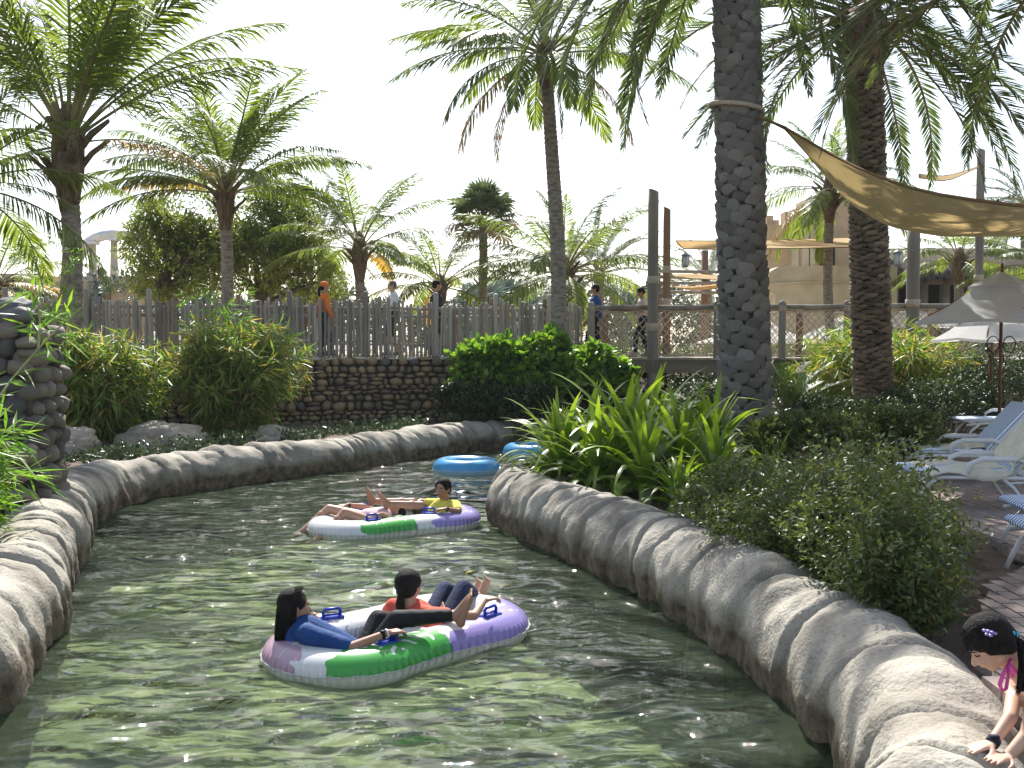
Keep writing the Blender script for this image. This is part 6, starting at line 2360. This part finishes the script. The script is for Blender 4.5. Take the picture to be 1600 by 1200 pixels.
def foot_prims(mb, ankle, toe, sole, s=1.0):
    """toe: direction from heel to toes, sole: direction the sole faces"""
    t = Vector(toe).normalized(); so_ = Vector(sole); so_ = (so_ - t * so_.dot(t)).normalized(); a = t.cross(so_)
    k = Vector(ankle)
    heel = k - t * .035 * s + so_ * .045 * s
    ball = k + t * .135 * s + so_ * .055 * s
    mb.ball(heel, (.032 * s, .032 * s, .032 * s), 10, 8)
    mb.bone(heel, ball + a * .015 * s, .027 * s, .021 * s, 10)
    mb.bone(heel, ball - a * .02 * s, .025 * s, .018 * s, 10)
    mb.bone(k, ball + a * .018 * s - so_ * .01, .036 * s, .02 * s, 10)
    mb.bone(k, heel, .034 * s, .03 * s, 10)
    for q_, (off, L) in enumerate(((.033, .052), (.012, .046), (-.006, .04), (-.021, .034), (-.035, .027))):
        r = .0135 if q_ == 0 else .0092
        mb.bone(ball + a * off * s, ball + a * off * 1.12 * s + t * L * s - so_ * .004, r * s, r * .92 * s, 8)


def finish(mb, voxel, m, root, name, smooth=4, off=True, factor=.55):
    me = remesh(mb, voxel, smooth, name, factor)
    me.materials.clear(); me.materials.append(m)
    me.polygons.foreach_set('use_smooth', [True] * len(me.polygons))
    return obj_mesh(name, me, root)


def strands(mb, c, pts_list, r):
    for p in pts_list:
        mb.tube(p, r, 5, False)


def person_root(loc, label):
    return thing('person', loc, label, 'person')


def limb(mb, a, b_, c, ra, rb, rc, calf=0.0):
    mb.bone(a, b_, ra, rb, 14); mb.bone(b_, c, rb * .98, rc, 14)
    if calf:
        m_ = Vector(b_).lerp(Vector(c), .3); mb.ball(m_, rb * calf, 10, 8)


def hair_cap(mb, P, Mr, s, back=.0, low=-.02, puff=1.0):
    mb.ball(P(0, -.022, .032), (.086 * s * puff, .098 * s * puff, .088 * s * puff), 20, 14, Mr)
    mb.ball(P(0, -.045, -.012), (.082 * s * puff, .07 * s * puff, .075 * s), 18, 12, Mr)
    for sx in (1, -1):
        mb.ball(P(sx * .055, .012, .03), (.032 * s, .05 * s, .042 * s), 12, 8, Mr)


# ------------------------------------------------------------ rider in blue, near tube
def rider_blue():
    s = 1.0
    root = person_root(Vector((-1.1, 7.0, .1)), 'rider in blue shirt and black leggings reclining at the left end of the near tube')
    fwd, up = (.92, .38, -.02), (-.12, 0, 1)
    c = W(461, 947, 6.95)
    sh_n, sh_f = W(480, 991, 6.75), W(462, 981, 7.10)
    neck = W(464, 983, 6.95)
    pel = W(556, 1040, 7.02)
    mb = MB()
    P, Mr = head_prims(mb, c, fwd, up, 1.03, neck)
    face_parts(root, P, Mr, 1.03, M_skin1)
    chest = (sh_n + sh_f) / 2
    mb.bone(sh_n, sh_f, .055, .055, 14)
    mb.bone(chest.lerp(pel, .2), chest.lerp(pel, .5), .115, .115, 16); mb.bone(chest.lerp(pel, .5), pel, .115, .13, 16)
    el_n, wr_n = W(548, 1012, 6.66), W(606, 989, 6.76)
    limb(mb, sh_n, el_n, wr_n, .048, .038, .026)
    hand_prims(mb, wr_n, W(632, 984, 6.84) - wr_n, (0, .1, -1), 1.0, .55, side=1)
    el_f, wr_f = W(487, 980, 7.38), W(491, 962, 7.42)
    limb(mb, sh_f, el_f, wr_f, .046, .036, .026)
    hand_prims(mb, wr_f, V3(.9, .05, -.1), (0, .1, -1), 1.0, .7, side=-1)
    hip_n, hip_f = pel + V3(.06, -.09, .0), pel + V3(.04, .09, .02)
    kn_n, an_n = W(619, 968, 6.96), W(708, 961, 6.98)
    kn_f, an_f = W(590, 967, 7.3), W(672, 978, 7.62)
    limb(mb, hip_n, kn_n, an_n, .082, .058, .036)
    limb(mb, hip_f, kn_f, an_f, .082, .058, .036)
    foot_prims(mb, an_n + V3(.02, .0, -.005), (.30, .05, .95), (.93, .1, -.3), 1.05)
    foot_prims(mb, an_f, (.3, .2, .9), (.9, .3, -.25), 1.0)
    body = finish(mb, .0075, M_skin1, root, 'body')
    # shirt
    mb = MB()
    mb.bone(sh_n, sh_f, .07, .07, 14)
    mb.bone(chest.lerp(pel, .10) + V3(-.03, 0, 0), chest.lerp(pel, .5), .145, .15, 18); mb.bone(chest.lerp(pel, .5), pel.lerp(chest, .08), .15, .158, 18)
    mb.bone(sh_n, sh_n.lerp(el_n, .86), .074, .06, 14)
    mb.bone(sh_f, sh_f.lerp(el_f, .8), .064, .055, 14)
    mb.bone(chest + V3(-.02, 0, -.02), neck, .06, .055, 12)
    finish(mb, .009, M_shirtb, root, 'shirt')
    mb = MB()
    limb(mb, hip_n, kn_n, kn_n.lerp(an_n, .93), .095, .068, .044, calf=.95)
    limb(mb, hip_f, kn_f, kn_f.lerp(an_f, .93), .095, .068, .044, calf=.95)
    mb.bone(pel, pel.lerp(hip_n, .5), .14, .13, 14)
    finish(mb, .009, M_blk, root, 'leggings')
    # long hair
    mb = MB()
    hair_cap(mb, P, Mr, 1.06)
    for k in range(17):
        a = -1.25 + 2.5 * k / 16
        x = math.sin(a) * .078
        y = -.02 - math.cos(a) * .075
        p0 = P(x, y, .02); p1 = P(x * 1.0, y - .004, -.09); p2 = P(x * .95, y - .012, -.17 - .03 * math.cos(a * 3)); p3 = P(x * .8, y + .0, -.235 - .02 * math.sin(k * 2.1))
        mb.tube([p0, p1, p2, p3], [.024, .024, .02, .008], 8)
    finish(mb, .007, M_hair, root, 'hair', 3)
    rr = random.Random(12); mb = MB()
    for k in range(170):
        a = rr.uniform(-1.75, 1.75); q_ = rr.uniform(-.05, .06)
        x, y = math.sin(a) * .087, -.02 - math.cos(a) * .092
        top_ = P(x * .35, .03 + q_ * .5, .122)
        e_ = rr.uniform(.985, 1.05); dz_ = rr.uniform(-.03, .03)
        mb.tube([top_, P(x * .85 * e_, y * .75 + q_ * .3, .085), P(x * 1.06 * e_, y * 1.0 * e_, .0), P(x * 1.08 * e_, y * e_ - .01, -.10), P(x * 1.0 * e_ + rr.gauss(0, .006), y - .02, -.19 + dz_), P(x * .85 + rr.gauss(0, .01), y * .8, -.255 + dz_)], [.001, .0022, .0026, .0026, .0022, .0006], 4, False)
    mb.build('hair_strands', M_hair, root)
    # watch and band
    dr = (wr_n - el_n).normalized()
    fr = frames([wr_n - dr * .03, wr_n])[0]
    for off, r, w_, m_, nm in ((-.035, .031, .012, M_blackrub, 'wristwatch'), (-.005, .03, .006, M_wband, 'wristband')):
        mb = MB(); cc = wr_n + dr * off
        mb.tube([cc - dr * w_, cc - dr * w_ * .9, cc + dr * w_ * .9, cc + dr * w_], [r * .9, r * 1.03, r * 1.03, r * .9], 16, False)
        if nm == 'wristwatch': mb.box(cc + V3(0, -.012, .028), (.034, .03, .01))
        mb.build(nm, m_, root)
rider_blue()


def rider_coral():
    root = person_root(Vector((-.6, 7.7, .1)), 'rider in coral top and jeans, back turned, at the right end of the near tube')
    f = V3(.55, .83, .02)
    c = W(640, 914, 7.5)
    mid = W(642, 953, 7.48)
    rt = V3(.83, -.55, 0)
    sh_r, sh_l = mid + rt * .165 + V3(0, 0, -.01), mid - rt * .165 + V3(0, 0, -.0)
    pel = V3(-.60, 7.72, .0)
    mb = MB()
    P, Mr = head_prims(mb, c, f, (-.05, -.05, 1), .98, mid + V3(0, 0, .0))
    face_parts(root, P, Mr, .98, M_skin2)
    mb.bone(sh_r, sh_l, .05, .05, 14)
    mb.bone(mid.lerp(pel, .25), pel, .105, .12, 16)
    el_r, wr_r = W(741, 962, 7.12), W(757, 938, 7.32)
    limb(mb, sh_r, el_r, wr_r, .042, .034, .024)
    hand_prims(mb, wr_r, V3(.5, .35, .05), (.2, .1, -1), .95, .65, side=1)
    el_l, wr_l = W(598, 962, 7.75), W(628, 945, 7.98)
    limb(mb, sh_l, el_l, wr_l, .042, .034, .024)
    hand_prims(mb, wr_l, V3(.5, .5, -.1), (0, 0, -1), .95, .6, side=-1)
    hr, hl = pel + rt * .08, pel - rt * .08
    kn1, kn2 = W(695, 921, 8.08), W(724, 919, 7.95)
    an1, an2 = W(736, 937, 8.36), W(748, 934, 8.2)
    limb(mb, hl, kn1, an1, .075, .052, .034)
    limb(mb, hr, kn2, an2, .075, .052, .034)
    foot_prims(mb, an2, (.22, .15, .95), (.7, .7, -.2), .95)
    foot_prims(mb, an1, (.2, .2, .95), (.7, .7, -.2), .95)
    finish(mb, .0075, M_skin2, root, 'body')
    mb = MB()
    mb.bone(sh_r, sh_l, .066, .066, 14); mb.bone(mid.lerp(pel, .2), pel.lerp(mid, .15), .122, .13, 18)
    mb.bone(sh_r, sh_r.lerp(el_r, .38), .06, .056, 12); mb.bone(sh_l, sh_l.lerp(el_l, .45), .06, .056, 12)
    finish(mb, .009, M_coral, root, 'top')
    mb = MB()
    limb(mb, hl, kn1, kn1.lerp(an1, .5), .09, .07, .06); limb(mb, hr, kn2, kn2.lerp(an2, .5), .09, .07, .06)
    mb.bone(hr, hl, .115, .115, 14)
    finish(mb, .009, M_jeans, root, 'jeans')
    mb = MB()
    hair_cap(mb, P, Mr, 1.04, puff=1.06)
    mb.ball(P(0, -.09, -.045), (.036, .036, .036), 12, 8)
    for k in range(9):
        a = k * .7
        mb.tube([P(.012 * math.cos(a), -.098 + .01 * math.sin(a), -.04), P(.022 * math.cos(a), -.118 + .012 * math.sin(a), -.11), P(.03 * math.cos(a), -.112 + .012 * math.sin(a), -.19), P(.012 * math.cos(a), -.10, -.235)], [.014, .017, .014, .004], 7)
    finish(mb, .007, M_hair, root, 'hair', 3)
    # a few loose strands
    mb = MB()
    rr = random.Random(2)
    for k in range(26):
        a = rr.uniform(0, 6.28)
        p0 = P(.08 * math.cos(a), -.02 + .06 * math.sin(a), .05 + rr.uniform(-.06, .05)); d = Vector((rr.gauss(0, 1), rr.gauss(0, 1), rr.uniform(-.2, .6))).normalized()
        mb.tube([p0, p0 + d * .025, p0 + d * .05 + V3(0, 0, -.015)], [.0015, .0012, .0006], 3, False)
    mb.build('loose_hair', M_hair, root)
rider_coral()


def rider_yellow():
    root = person_root(Vector((-1.0, 12.4, .1)), 'rider in yellow top facing the camera at the right end of the farther tube')
    c = W(692, 763, 12.35)
    mid = W(695, 786, 12.42)
    sh_l, sh_r = W(713, 789, 12.28), W(678, 786, 12.56)
    pel = V3(-1.02, 12.4, .0)
    mb = MB()
    P, Mr = head_prims(mb, c, (-.42, -.9, -.05), (.03, 0, 1), 1.08, mid)
    face_parts(root, P, Mr, 1.08, M_skin1)
    mb.bone(sh_l, sh_r, .045, .045, 12); mb.bone(mid.lerp(pel, .2), pel, .105, .12, 16)
    el_l, wr_l = W(716, 799, 12.05), W(697, 795, 11.97)
    limb(mb, sh_l, el_l, wr_l, .043, .036, .026); hand_prims(mb, wr_l, V3(-1, -.1, -.05), (0, 0, -1), 1.05, .7, side=-1)
    el_r, wr_r = W(657, 783, 12.7), W(646, 790, 12.5)
    limb(mb, sh_r, el_r, wr_r, .042, .035, .026); hand_prims(mb, wr_r, V3(-.8, -.5, -.2), (0, 0, -1), 1.05, .5, side=1)
    kl, al = W(658, 790, 12.15), W(607, 787, 11.98)
    kr, ar = W(645, 785, 12.45), W(584, 783, 12.3)
    limb(mb, pel + V3(-.05, -.09, .04), kl, al, .08, .056, .036, 1.02); limb(mb, pel + V3(-.05, .09, .04), kr, ar, .08, .056, .036, 1.02)
    foot_prims(mb, al, (-.38, 0, .92), (-.92, 0, -.38), 1.0); foot_prims(mb, ar, (-.12, 0, 1), (-1, 0, -.12), 1.0)
    finish(mb, .0085, M_skin1, root, 'body')
    mb = MB()
    mb.bone(sh_l, sh_r, .06, .06, 12); mb.bone(mid.lerp(pel, .18), pel, .12, .13, 16)
    mb.bone(sh_l, sh_l.lerp(el_l, .75), .058, .054, 12); mb.bone(sh_r, sh_r.lerp(el_r, .45), .058, .052, 12)
    finish(mb, .01, M_yellow, root, 'top')
    mb = MB(); mb.bone(pel + V3(-.05, -.09, .04), (pel + V3(-.05, -.09, .04)).lerp(kl, .9), .092, .068, 12); mb.bone(pel + V3(-.05, .09, .04), (pel + V3(-.05, .09, .04)).lerp(kr, .9), .092, .068, 12); mb.bone(pel + V3(0, -.08, 0), pel + V3(0, .08, 0), .12, .12, 12)
    finish(mb, .01, M_brown, root, 'shorts')
    mb = MB()
    hair_cap(mb, P, Mr, 1.11)
    mb.ball(P(0, -.12, -.02), (.035, .035, .035), 10, 8)
    finish(mb, .008, M_hair, root, 'hair', 3)
    mb = MB(); dr = (wr_l - el_l).normalized(); mb.tube([wr_l - dr * .02, wr_l - dr * .005], [.031, .031], 12, False); mb.build('wristband', M_blackrub, root)
rider_yellow()


def rider_legs():
    root = person_root(Vector((-1.7, 11.9, .1)), 'barefoot rider lying back with both legs hanging over the left end of the farther tube')
    pel = W(574, 812, 11.78); mid = W(600, 806, 12.05); c = W(618, 799, 12.15)
    mb = MB()
    P, Mr = head_prims(mb, c, (-.3, -.1, .9), (.9, .3, .25), 1.0, mid)
    face_parts(root, P, Mr, 1.0, M_skin2)
    sl, sr = mid + V3(.03, -.16, -.02), mid + V3(-.03, .16, .0)
    mb.bone(sl, sr, .045, .045, 12); mb.bone(mid, pel, .1, .115, 16)
    el, wr = W(604, 806, 11.75), W(596, 803, 11.62)
    limb(mb, sl, el, wr, .04, .034, .025); hand_prims(mb, wr, V3(-1, 0, -.1), (0, 0, -1), 1.0, .8, side=-1)
    el, wr = W(566, 791, 12.1), W(543, 789, 11.95)
    limb(mb, sr, el, wr, .04, .034, .025); hand_prims(mb, wr, V3(-1, -.1, -.05), (0, 0, -1), 1.0, .25, side=1)
    k1, a1 = W(514, 795, 11.9), W(474, 829, 11.72)
    k2, a2 = W(538, 801, 11.6), W(505, 838, 11.4)
    limb(mb, pel + V3(0, .09, 0), k1, a1, .076, .054, .034, 1.02); limb(mb, pel + V3(0, -.09, 0), k2, a2, .076, .054, .034, 1.02)
    foot_prims(mb, a1, (-.95, 0, -.12), (-.1, 0, -1), 1.0); foot_prims(mb, a2, (-.92, -.2, -.05), (-.1, 0, -1), 1.05)
    finish(mb, .0085, M_skin2, root, 'body')
    mb = MB(); mb.bone(mid.lerp(pel, .1), pel, .115, .13, 16); finish(mb, .01, M_pale_pink, root, 'swimsuit')
    mb = MB(); mb.ball(P(0, -.03, .03), (.083, .093, .09), 18, 12, Mr); mb.ball(P(0, -.055, -.02), (.078, .06, .08), 14, 10, Mr); finish(mb, .008, M_hair, root, 'hair', 3)
    mb = MB(); cc = W(547, 789.5, 11.96); mb.tube([cc + V3(.012, 0, 0), cc - V3(.012, 0, 0)], [.03, .03], 12, False); mb.build('wristwatch', M_blackrub, root)
rider_legs()


# ------------------------------------------------------------ walkers on the walkway
def walker(px, d, yaw, H, label, skin, top, pants, seed, hat=None, phone=False, stride=.15, shorts=False, hair=M_hair, glasses=False, lookdown=0.0, voxel=.013, ponytail=False, zb=None, skirt=False):
    z0 = 1.9 if zb is None else zb
    base = at(px, d, z0)
    root = person_root(base, label)
    f = V3(math.cos(R(yaw)), math.sin(R(yaw)), 0); l = V3(-f.y, f.x, 0); u = V3(0, 0, 1)
    k = H / 1.72
    Q = lambda x, y, z: base + f * x * k + l * y * k + u * z * k
    mb = MB()
    P, Mr = head_prims(mb, Q(.02 + lookdown * .05, 0, 1.605), f + V3(0, 0, -lookdown), u + f * lookdown, k * 1.02, Q(0, 0, 1.42))
    mb.bone(Q(0, .15, 1.40), Q(0, -.15, 1.40), .05 * k, .05 * k, 12)
    mb.bone(Q(0, 0, 1.28), Q(0, 0, 1.05), .13 * k, .115 * k, 14); mb.bone(Q(0, 0, 1.05), Q(0, 0, .95), .115 * k, .13 * k, 14)
    arms = []
    for sy in (1, -1):
        sh = Q(0, sy * .18, 1.39)
        if phone:
            e, wv_ = Q(.04, sy * .22, 1.12), Q(.24, sy * .08, 1.2)
        else:
            e, wv_ = Q(-.04 - sy * stride * .3, sy * .24, 1.1), Q(.06 - sy * stride * .6, sy * .24, .86)
        limb(mb, sh, e, wv_, .048 * k, .036 * k, .026 * k)
        hand_prims(mb, wv_, (wv_ - e), -l * sy, k, .35, side=sy)
        arms.append((sh, e, wv_))
    legs = []
    for sy in (1, -1):
        h = Q(0, sy * .09, .92); kn = Q(.06 + sy * stride * .6, sy * .09, .5); an = Q(sy * stride, sy * .09, .08)
        limb(mb, h, kn, an, .08 * k, .056 * k, .038 * k, 1.02); legs.append((h, kn, an))
        foot_prims(mb, an, f, (0, 0, -1), k)
    finish(mb, voxel, skin, root, 'body', 3)
    mb = MB()
    mb.bone(Q(0, .14, 1.385), Q(0, -.14, 1.385), .066 * k, .066 * k, 12)
    mb.bone(Q(0, 0, 1.28), Q(0, 0, 1.0), .148 * k, .142 * k, 16); mb.bone(Q(0, 0, 1.0), Q(0, 0, .9 if not skirt else .8), .142 * k, .155 * k, 16)
    for sh, e, wv_ in arms:
        mb.bone(sh, sh.lerp(e, .95 if top in (M_bluesh, M_navy, M_orange) else .6), .064 * k, .055 * k, 12)
        if top in (M_bluesh, M_orange): mb.bone(e, e.lerp(wv_, .75), .052 * k, .04 * k, 10)
    finish(mb, voxel, top, root, 'shirt', 3)
    mb = MB()
    mb.bone(Q(0, .06, .93), Q(0, -.06, .93), .13 * k, .13 * k, 12)
    for h, kn, an in legs:
        if shorts: mb.bone(h, kn, .095 * k, .085 * k, 12)
        else: limb(mb, h, kn, an, .092 * k, .068 * k, .055 * k)
    finish(mb, voxel, pants, root, 'shorts' if shorts else 'trousers', 3)
    for h, kn, an in legs:
        mb = MB(); mb.bone(an - f * .03 + V3(0, 0, -.03), an + f * .16 * k + V3(0, 0, -.045), .045 * k, .035 * k, 10); mb.build('shoe', M_shoe, root)
    mb = MB()
    if hat:
        mb.ball(P(0, -.012, .045), (.092 * k, .11 * k, .08 * k), 16, 10, Mr)
        mb.tube([P(0, 0, .03), P(0, 0, .055)], [.1 * k, .097 * k], 18)
        finish(mb, .012, hat, root, 'cap', 2)
        mb = MB(); mb.ball(P(0, -.06, -.03), (.07 * k, .045 * k, .07 * k), 12, 8, Mr)
    else:
        hair_cap(mb, P, Mr, k * 1.02)
    if ponytail:
        mb.tube([P(0, -.1, .0), P(0, -.135, -.07), P(0, -.13, -.2), P(0, -.11, -.3)], [.03, .035, .028, .01], 8)
    finish(mb, .011, hair, root, 'hair', 2)
    if voxel < .02: face_parts(root, P, Mr, k * 1.02, skin)
    if glasses:
        mb = MB(); 
        for sx in (1, -1): mb.ball(P(sx * .031, .088, -.002), (.022 * k, .006 * k, .015 * k), 10, 6, Mr)
        mb.tube([P(-.05, .086, .004), P(0, .095, .004), P(.05, .086, .004)], .003, 5); mb.tube([P(.05, .086, .002), P(.078, .0, .002)], .003, 5); mb.tube([P(-.05, .086, .002), P(-.078, .0, .002)], .003, 5)
        mb.build('sunglasses', M_iris, root)
    if phone:
        mb = MB(); mb.box(Q(.33, 0, 1.25), (.08, .015, .13), R(yaw)); o = mb.build('phone', M_blackrub, smooth=False)
        tag(o, 'dark phone held by the standing person in the beige shirt', 'phone')
    return root
walker(507, 23.0, 30, 1.66, 'person in orange top and orange headscarf walking behind the fence', M_skin2, M_orange, M_navy, 1, hat=M_orange, ponytail=True)
walker(614, 23.6, 205, 1.72, 'person in white t-shirt and sunglasses behind the fence', M_skin3, M_tee, M_brown, 2, shorts=True, hair=M_hairg, glasses=True)
walker(682, 24.0, 15, 1.76, 'person in dark shirt with black hair walking behind the fence', M_skin2, M_navy, M_navy, 3)
walker(930, 25.4, 182, 1.8, 'person in royal blue shirt walking left at the fence end', M_skin1, M_bluesh, M_navy, 4, stride=.2, zb=1.84)
walker(1003, 25.5, 190, 1.72, 'person in beige shirt looking down at a phone on the footbridge', M_skin1, M_beige, M_navy, 5, phone=True, lookdown=.5, stride=.2, zb=1.84)
walker(1546, 24.3, 200, 1.82, 'person whose dark-haired head shows above the grey umbrella at right', M_skin1, M_navy, M_navy, 6, zb=1.84)


# ------------------------------------------------------------ girl bending over the kerb
from mathutils.bvhtree import BVHTree


def kerb_hit(px, py):
    r = ray(px, py).normalized()
    best = None
    for o in bpy.data.objects:
        if o.name.startswith('rock_segment') and o.parent and (o.parent.location.x > -1.5):
            me = o.data
            off = o.parent.location
            if not any((Vector(v.co) + off).y < 5.5 and (Vector(v.co) + off).y > 2.8 for v in list(me.vertices)[::60]): continue
            t = BVHTree.FromPolygons([v.co + off for v in me.vertices], [tuple(p.vertices) for p in me.polygons])
            h = t.ray_cast(Vector((0, 0, EYE)), r)
            if h[0] is not None and (best is None or h[3] < best[1]): best = (h[0], h[3])
    return best[0] if best else W(px, py, 3.9)
def girl():
    root = person_root(Vector((2.1, 4.15, PZ)), 'young girl with dark ponytail and pink strap leaning both hands on the right kerb')
    c = W(1545, 1004, 3.98)
    fwd, up = (-.80, .08, -.62), (-.52, .05, .80)
    neck = W(1590, 1046, 4.02)
    mb = MB()
    S = .92
    P, Mr = head_prims(mb, c, fwd, up, S, neck, .045)
    mb2 = MB(); mb2.tube([P(.018, .082, -.002), P(.032, .079, -.006), P(.048, .068, -.003)], .0022, 5); mb2.build('eyelashes', M_hair, root)
    mb2 = MB(); mb2.tube([P(.016, .088, .018), P(.034, .085, .023), P(.05, .072, .015)], [.002, .003, .0015], 5); mb2.build('eyebrow', M_hair, root)
    s1, s2 = W(1588, 1068, 4.16), W(1622, 1082, 3.88)
    h1, t1 = kerb_hit(1549, 1172), kerb_hit(1508, 1181)
    h2, t2 = kerb_hit(1574, 1193), kerb_hit(1536, 1200)
    w1, w2 = h1 + V3(0, 0, .024), h2 + V3(0, 0, .026)
    e1, e2 = W(1578, 1122, w1.y + .07), W(1606, 1148, w2.y + .03)
    limb(mb, s1, e1, w1, .034, .028, .021); limb(mb, s2, e2, w2, .036, .029, .021)
    mb.bone(s1, s2, .04, .04, 12)
    hand_prims(mb, w1 + V3(0, 0, .004), t1 + V3(0, 0, .016) - w1, (0, 0, -1), .78, .06, side=1, spread=.22)
    hand_prims(mb, w2 + V3(0, 0, .004), t2 + V3(0, 0, .016) - w2, (0, 0, -1), .78, .06, side=1, spread=.22)
    chest = (s1 + s2) / 2 + V3(.06, 0, -.04)
    hips = V3(2.45, 4.25, .86)
    mb.bone(chest, chest.lerp(hips, .5), .085, .08, 16); mb.bone(chest.lerp(hips, .5), hips, .08, .095, 16); mb.bone(chest, neck, .06, .04, 12)
    for sy in (-1, 1):
        h = hips + V3(0, .07 * sy, -.02); kn = V3(2.25, 4.25 + .09 * sy, .56); an = V3(2.62, 4.25 + .1 * sy, .56)
        limb(mb, h, kn, an, .07, .048, .03); foot_prims(mb, an, (.9, 0, -.3), (.3, 0, .9), .8)
    finish(mb, .0052, M_skin3, root, 'body', 4)
    mb = MB(); mb.bone(chest + V3(.03, 0, 0), hips, .092, .105, 16); finish(mb, .009, M_pink, root, 'swimsuit')
    # pink halter strap with a bow loop
    mb = MB()
    n0 = W(1576, 1036, 3.9)
    mb.tube([W(1584, 1024, 3.99), W(1578, 1032, 3.93), n0, W(1590, 1052, 3.92), W(1602, 1062, 3.92), W(1618, 1100, 3.95)], [.007, .008, .009, .008, .009, .012], 7, squash=.5)
    mb.tube([n0, W(1568, 1052, 3.87), W(1562, 1070, 3.86), W(1566, 1080, 3.86), W(1572, 1076, 3.87), W(1575, 1058, 3.88), n0], [.006, .008, .009, .008, .009, .008, .006], 7, squash=.45)
    mb.tube([n0, W(1580, 1046, 3.86), W(1583, 1058, 3.86)], .007, 6, squash=.5)
    mb.build('halter_strap', M_pink, root)
    mb = MB()
    mb.ball(P(0, -.014, .040), (.083 * S, .104 * S, .088 * S), 22, 14, Mr)
    mb.ball(P(0, -.05, .0), (.078 * S, .068 * S, .075 * S), 18, 12, Mr)
    for sx in (1, -1): mb.ball(P(sx * .052, .03, .045), (.034 * S, .05 * S, .034 * S), 12, 8, Mr)
    tie = W(1584, 993, 3.95)
    for sx in (1, -1): mb.bone(P(sx * .07, .02, .0), P(sx * .066, -.05, -.035), .022, .03, 10)
    mb.bone(P(0, -.08, .03), tie, .04, .022, 12)
    fin = finish(mb, .006, M_hair, root, 'hair', 3)
    # combed strands running back to the tie
    mb = MB(); rr = random.Random(8)
    for k in range(150):
        a = rr.uniform(-1.5, 1.5); y0 = rr.uniform(.02, .085)
        x_ = math.sin(a)
        q0 = P(.084 * S * math.sin(a) * math.sqrt(max(0, 1 - (y0 / .11) ** 2)), y0 * S, (.04 + .09 * math.cos(a) * math.sqrt(max(0, 1 - (y0 / .11) ** 2))) * S)
        q1 = P(.085 * S * math.sin(a) * 1.02, -.03 * S, (.042 + .09 * math.cos(a)) * S)
        q2 = P(.06 * S * math.sin(a), -.095 * S, (.035 + .06 * math.cos(a)) * S)
        mb.tube([q0, q0.lerp(q1, .5) + (q0.lerp(q1, .5) - Vector(c)).normalized() * .006, q1, q2, tie + Vector((rr.gauss(0, .006), rr.gauss(0, .006), rr.gauss(0, .006)))], [.0014, .0022, .0024, .0022, .0015], 4, False)
    for k in range(22):
        a = rr.uniform(-.9, .9)
        q0 = P(.05 * math.sin(a), .085 * S, (.05 + rr.uniform(-.02, .02)) * S)
        d_ = V3(rr.uniform(-.8, .1), rr.gauss(0, .35), rr.uniform(-.9, .1)).normalized()
        mb.tube([q0, q0 + d_ * .025, q0 + d_ * .05 + V3(0, 0, -.012)], [.0012, .0009, .0004], 3, False)
    mb.build('hair_strands', M_hair, root)
    mb = MB()
    for k in range(34):
        a = rr.uniform(0, 6.28); q_ = rr.random() ** .5
        o_ = V3(.022 * q_ * math.cos(a), .03 * q_ * math.sin(a), 0)
        mb.tube([tie, W(1598, 1005, 3.94) + o_ * .8, W(1606, 1040, 3.9) + o_ * 1.2, W(1600, 1075, 3.86) + o_ + V3(rr.gauss(0, .006), 0, 0), W(1590 + rr.uniform(-4, 12), 1082 + rr.uniform(-8, 6), 3.85) + o_ * .4], [.004, .006, .006, .0045, .001], 5, False)
    mb.build('ponytail', M_hair, root)
    mb = MB(); dd = (W(1598, 1005, 3.94) - tie).normalized(); mb.tube([tie - dd * .008, tie + dd * .008], [.021, .021], 12); mb.ball(tie + V3(-.012, -.014, .012), .012, 8, 6); mb.build('hair_tie', M_cyan, root)
    # lilac hair clip
    mb = MB()
    b0 = W(1540, 986, 3.87)
    for k, (dx, dy) in enumerate(((0, 0), (6, 1), (12, 3), (17, 5), (4, 6), (10, 8))):
        mb.ball(W(1538 + dx, 985 + dy, 3.875 + .002 * dx), (.009, .008, .006), 8, 6)
    mb.build('hair_clip', M_clip, root)
    dr = (w1 - e1).normalized(); cc = w1 - dr * .012
    mb = MB(); mb.tube([cc - dr * .014, cc - dr * .013, cc + dr * .013, cc + dr * .014], [.022, .0265, .0265, .022], 14, False); mb.box(cc + V3(.0, -.01, .024), (.03, .026, .01)); mb.build('wristwatch', M_navy, root)
girl()
bpy.data.scenes.remove(tmp_scene)
# ================================================================== air
mh = bpy.data.materials.new('haze'); mh.use_nodes = True
N_, L_ = mh.node_tree.nodes, mh.node_tree.links
N_.remove(N_['Principled BSDF'])
pv = N_.new('ShaderNodeVolumePrincipled'); pv.inputs['Color'].default_value = (.92, .95, 1, 1); pv.inputs['Density'].default_value = .0004
L_.new(pv.outputs[0], N_['Material Output'].inputs['Volume'])
mb = MB(); mb.box((0, 60, 6.5), (240, 190, 17.0))
o = mb.build('haze', mh, smooth=False); o['kind'] = 'stuff'
bpy.context.view_layer.update()
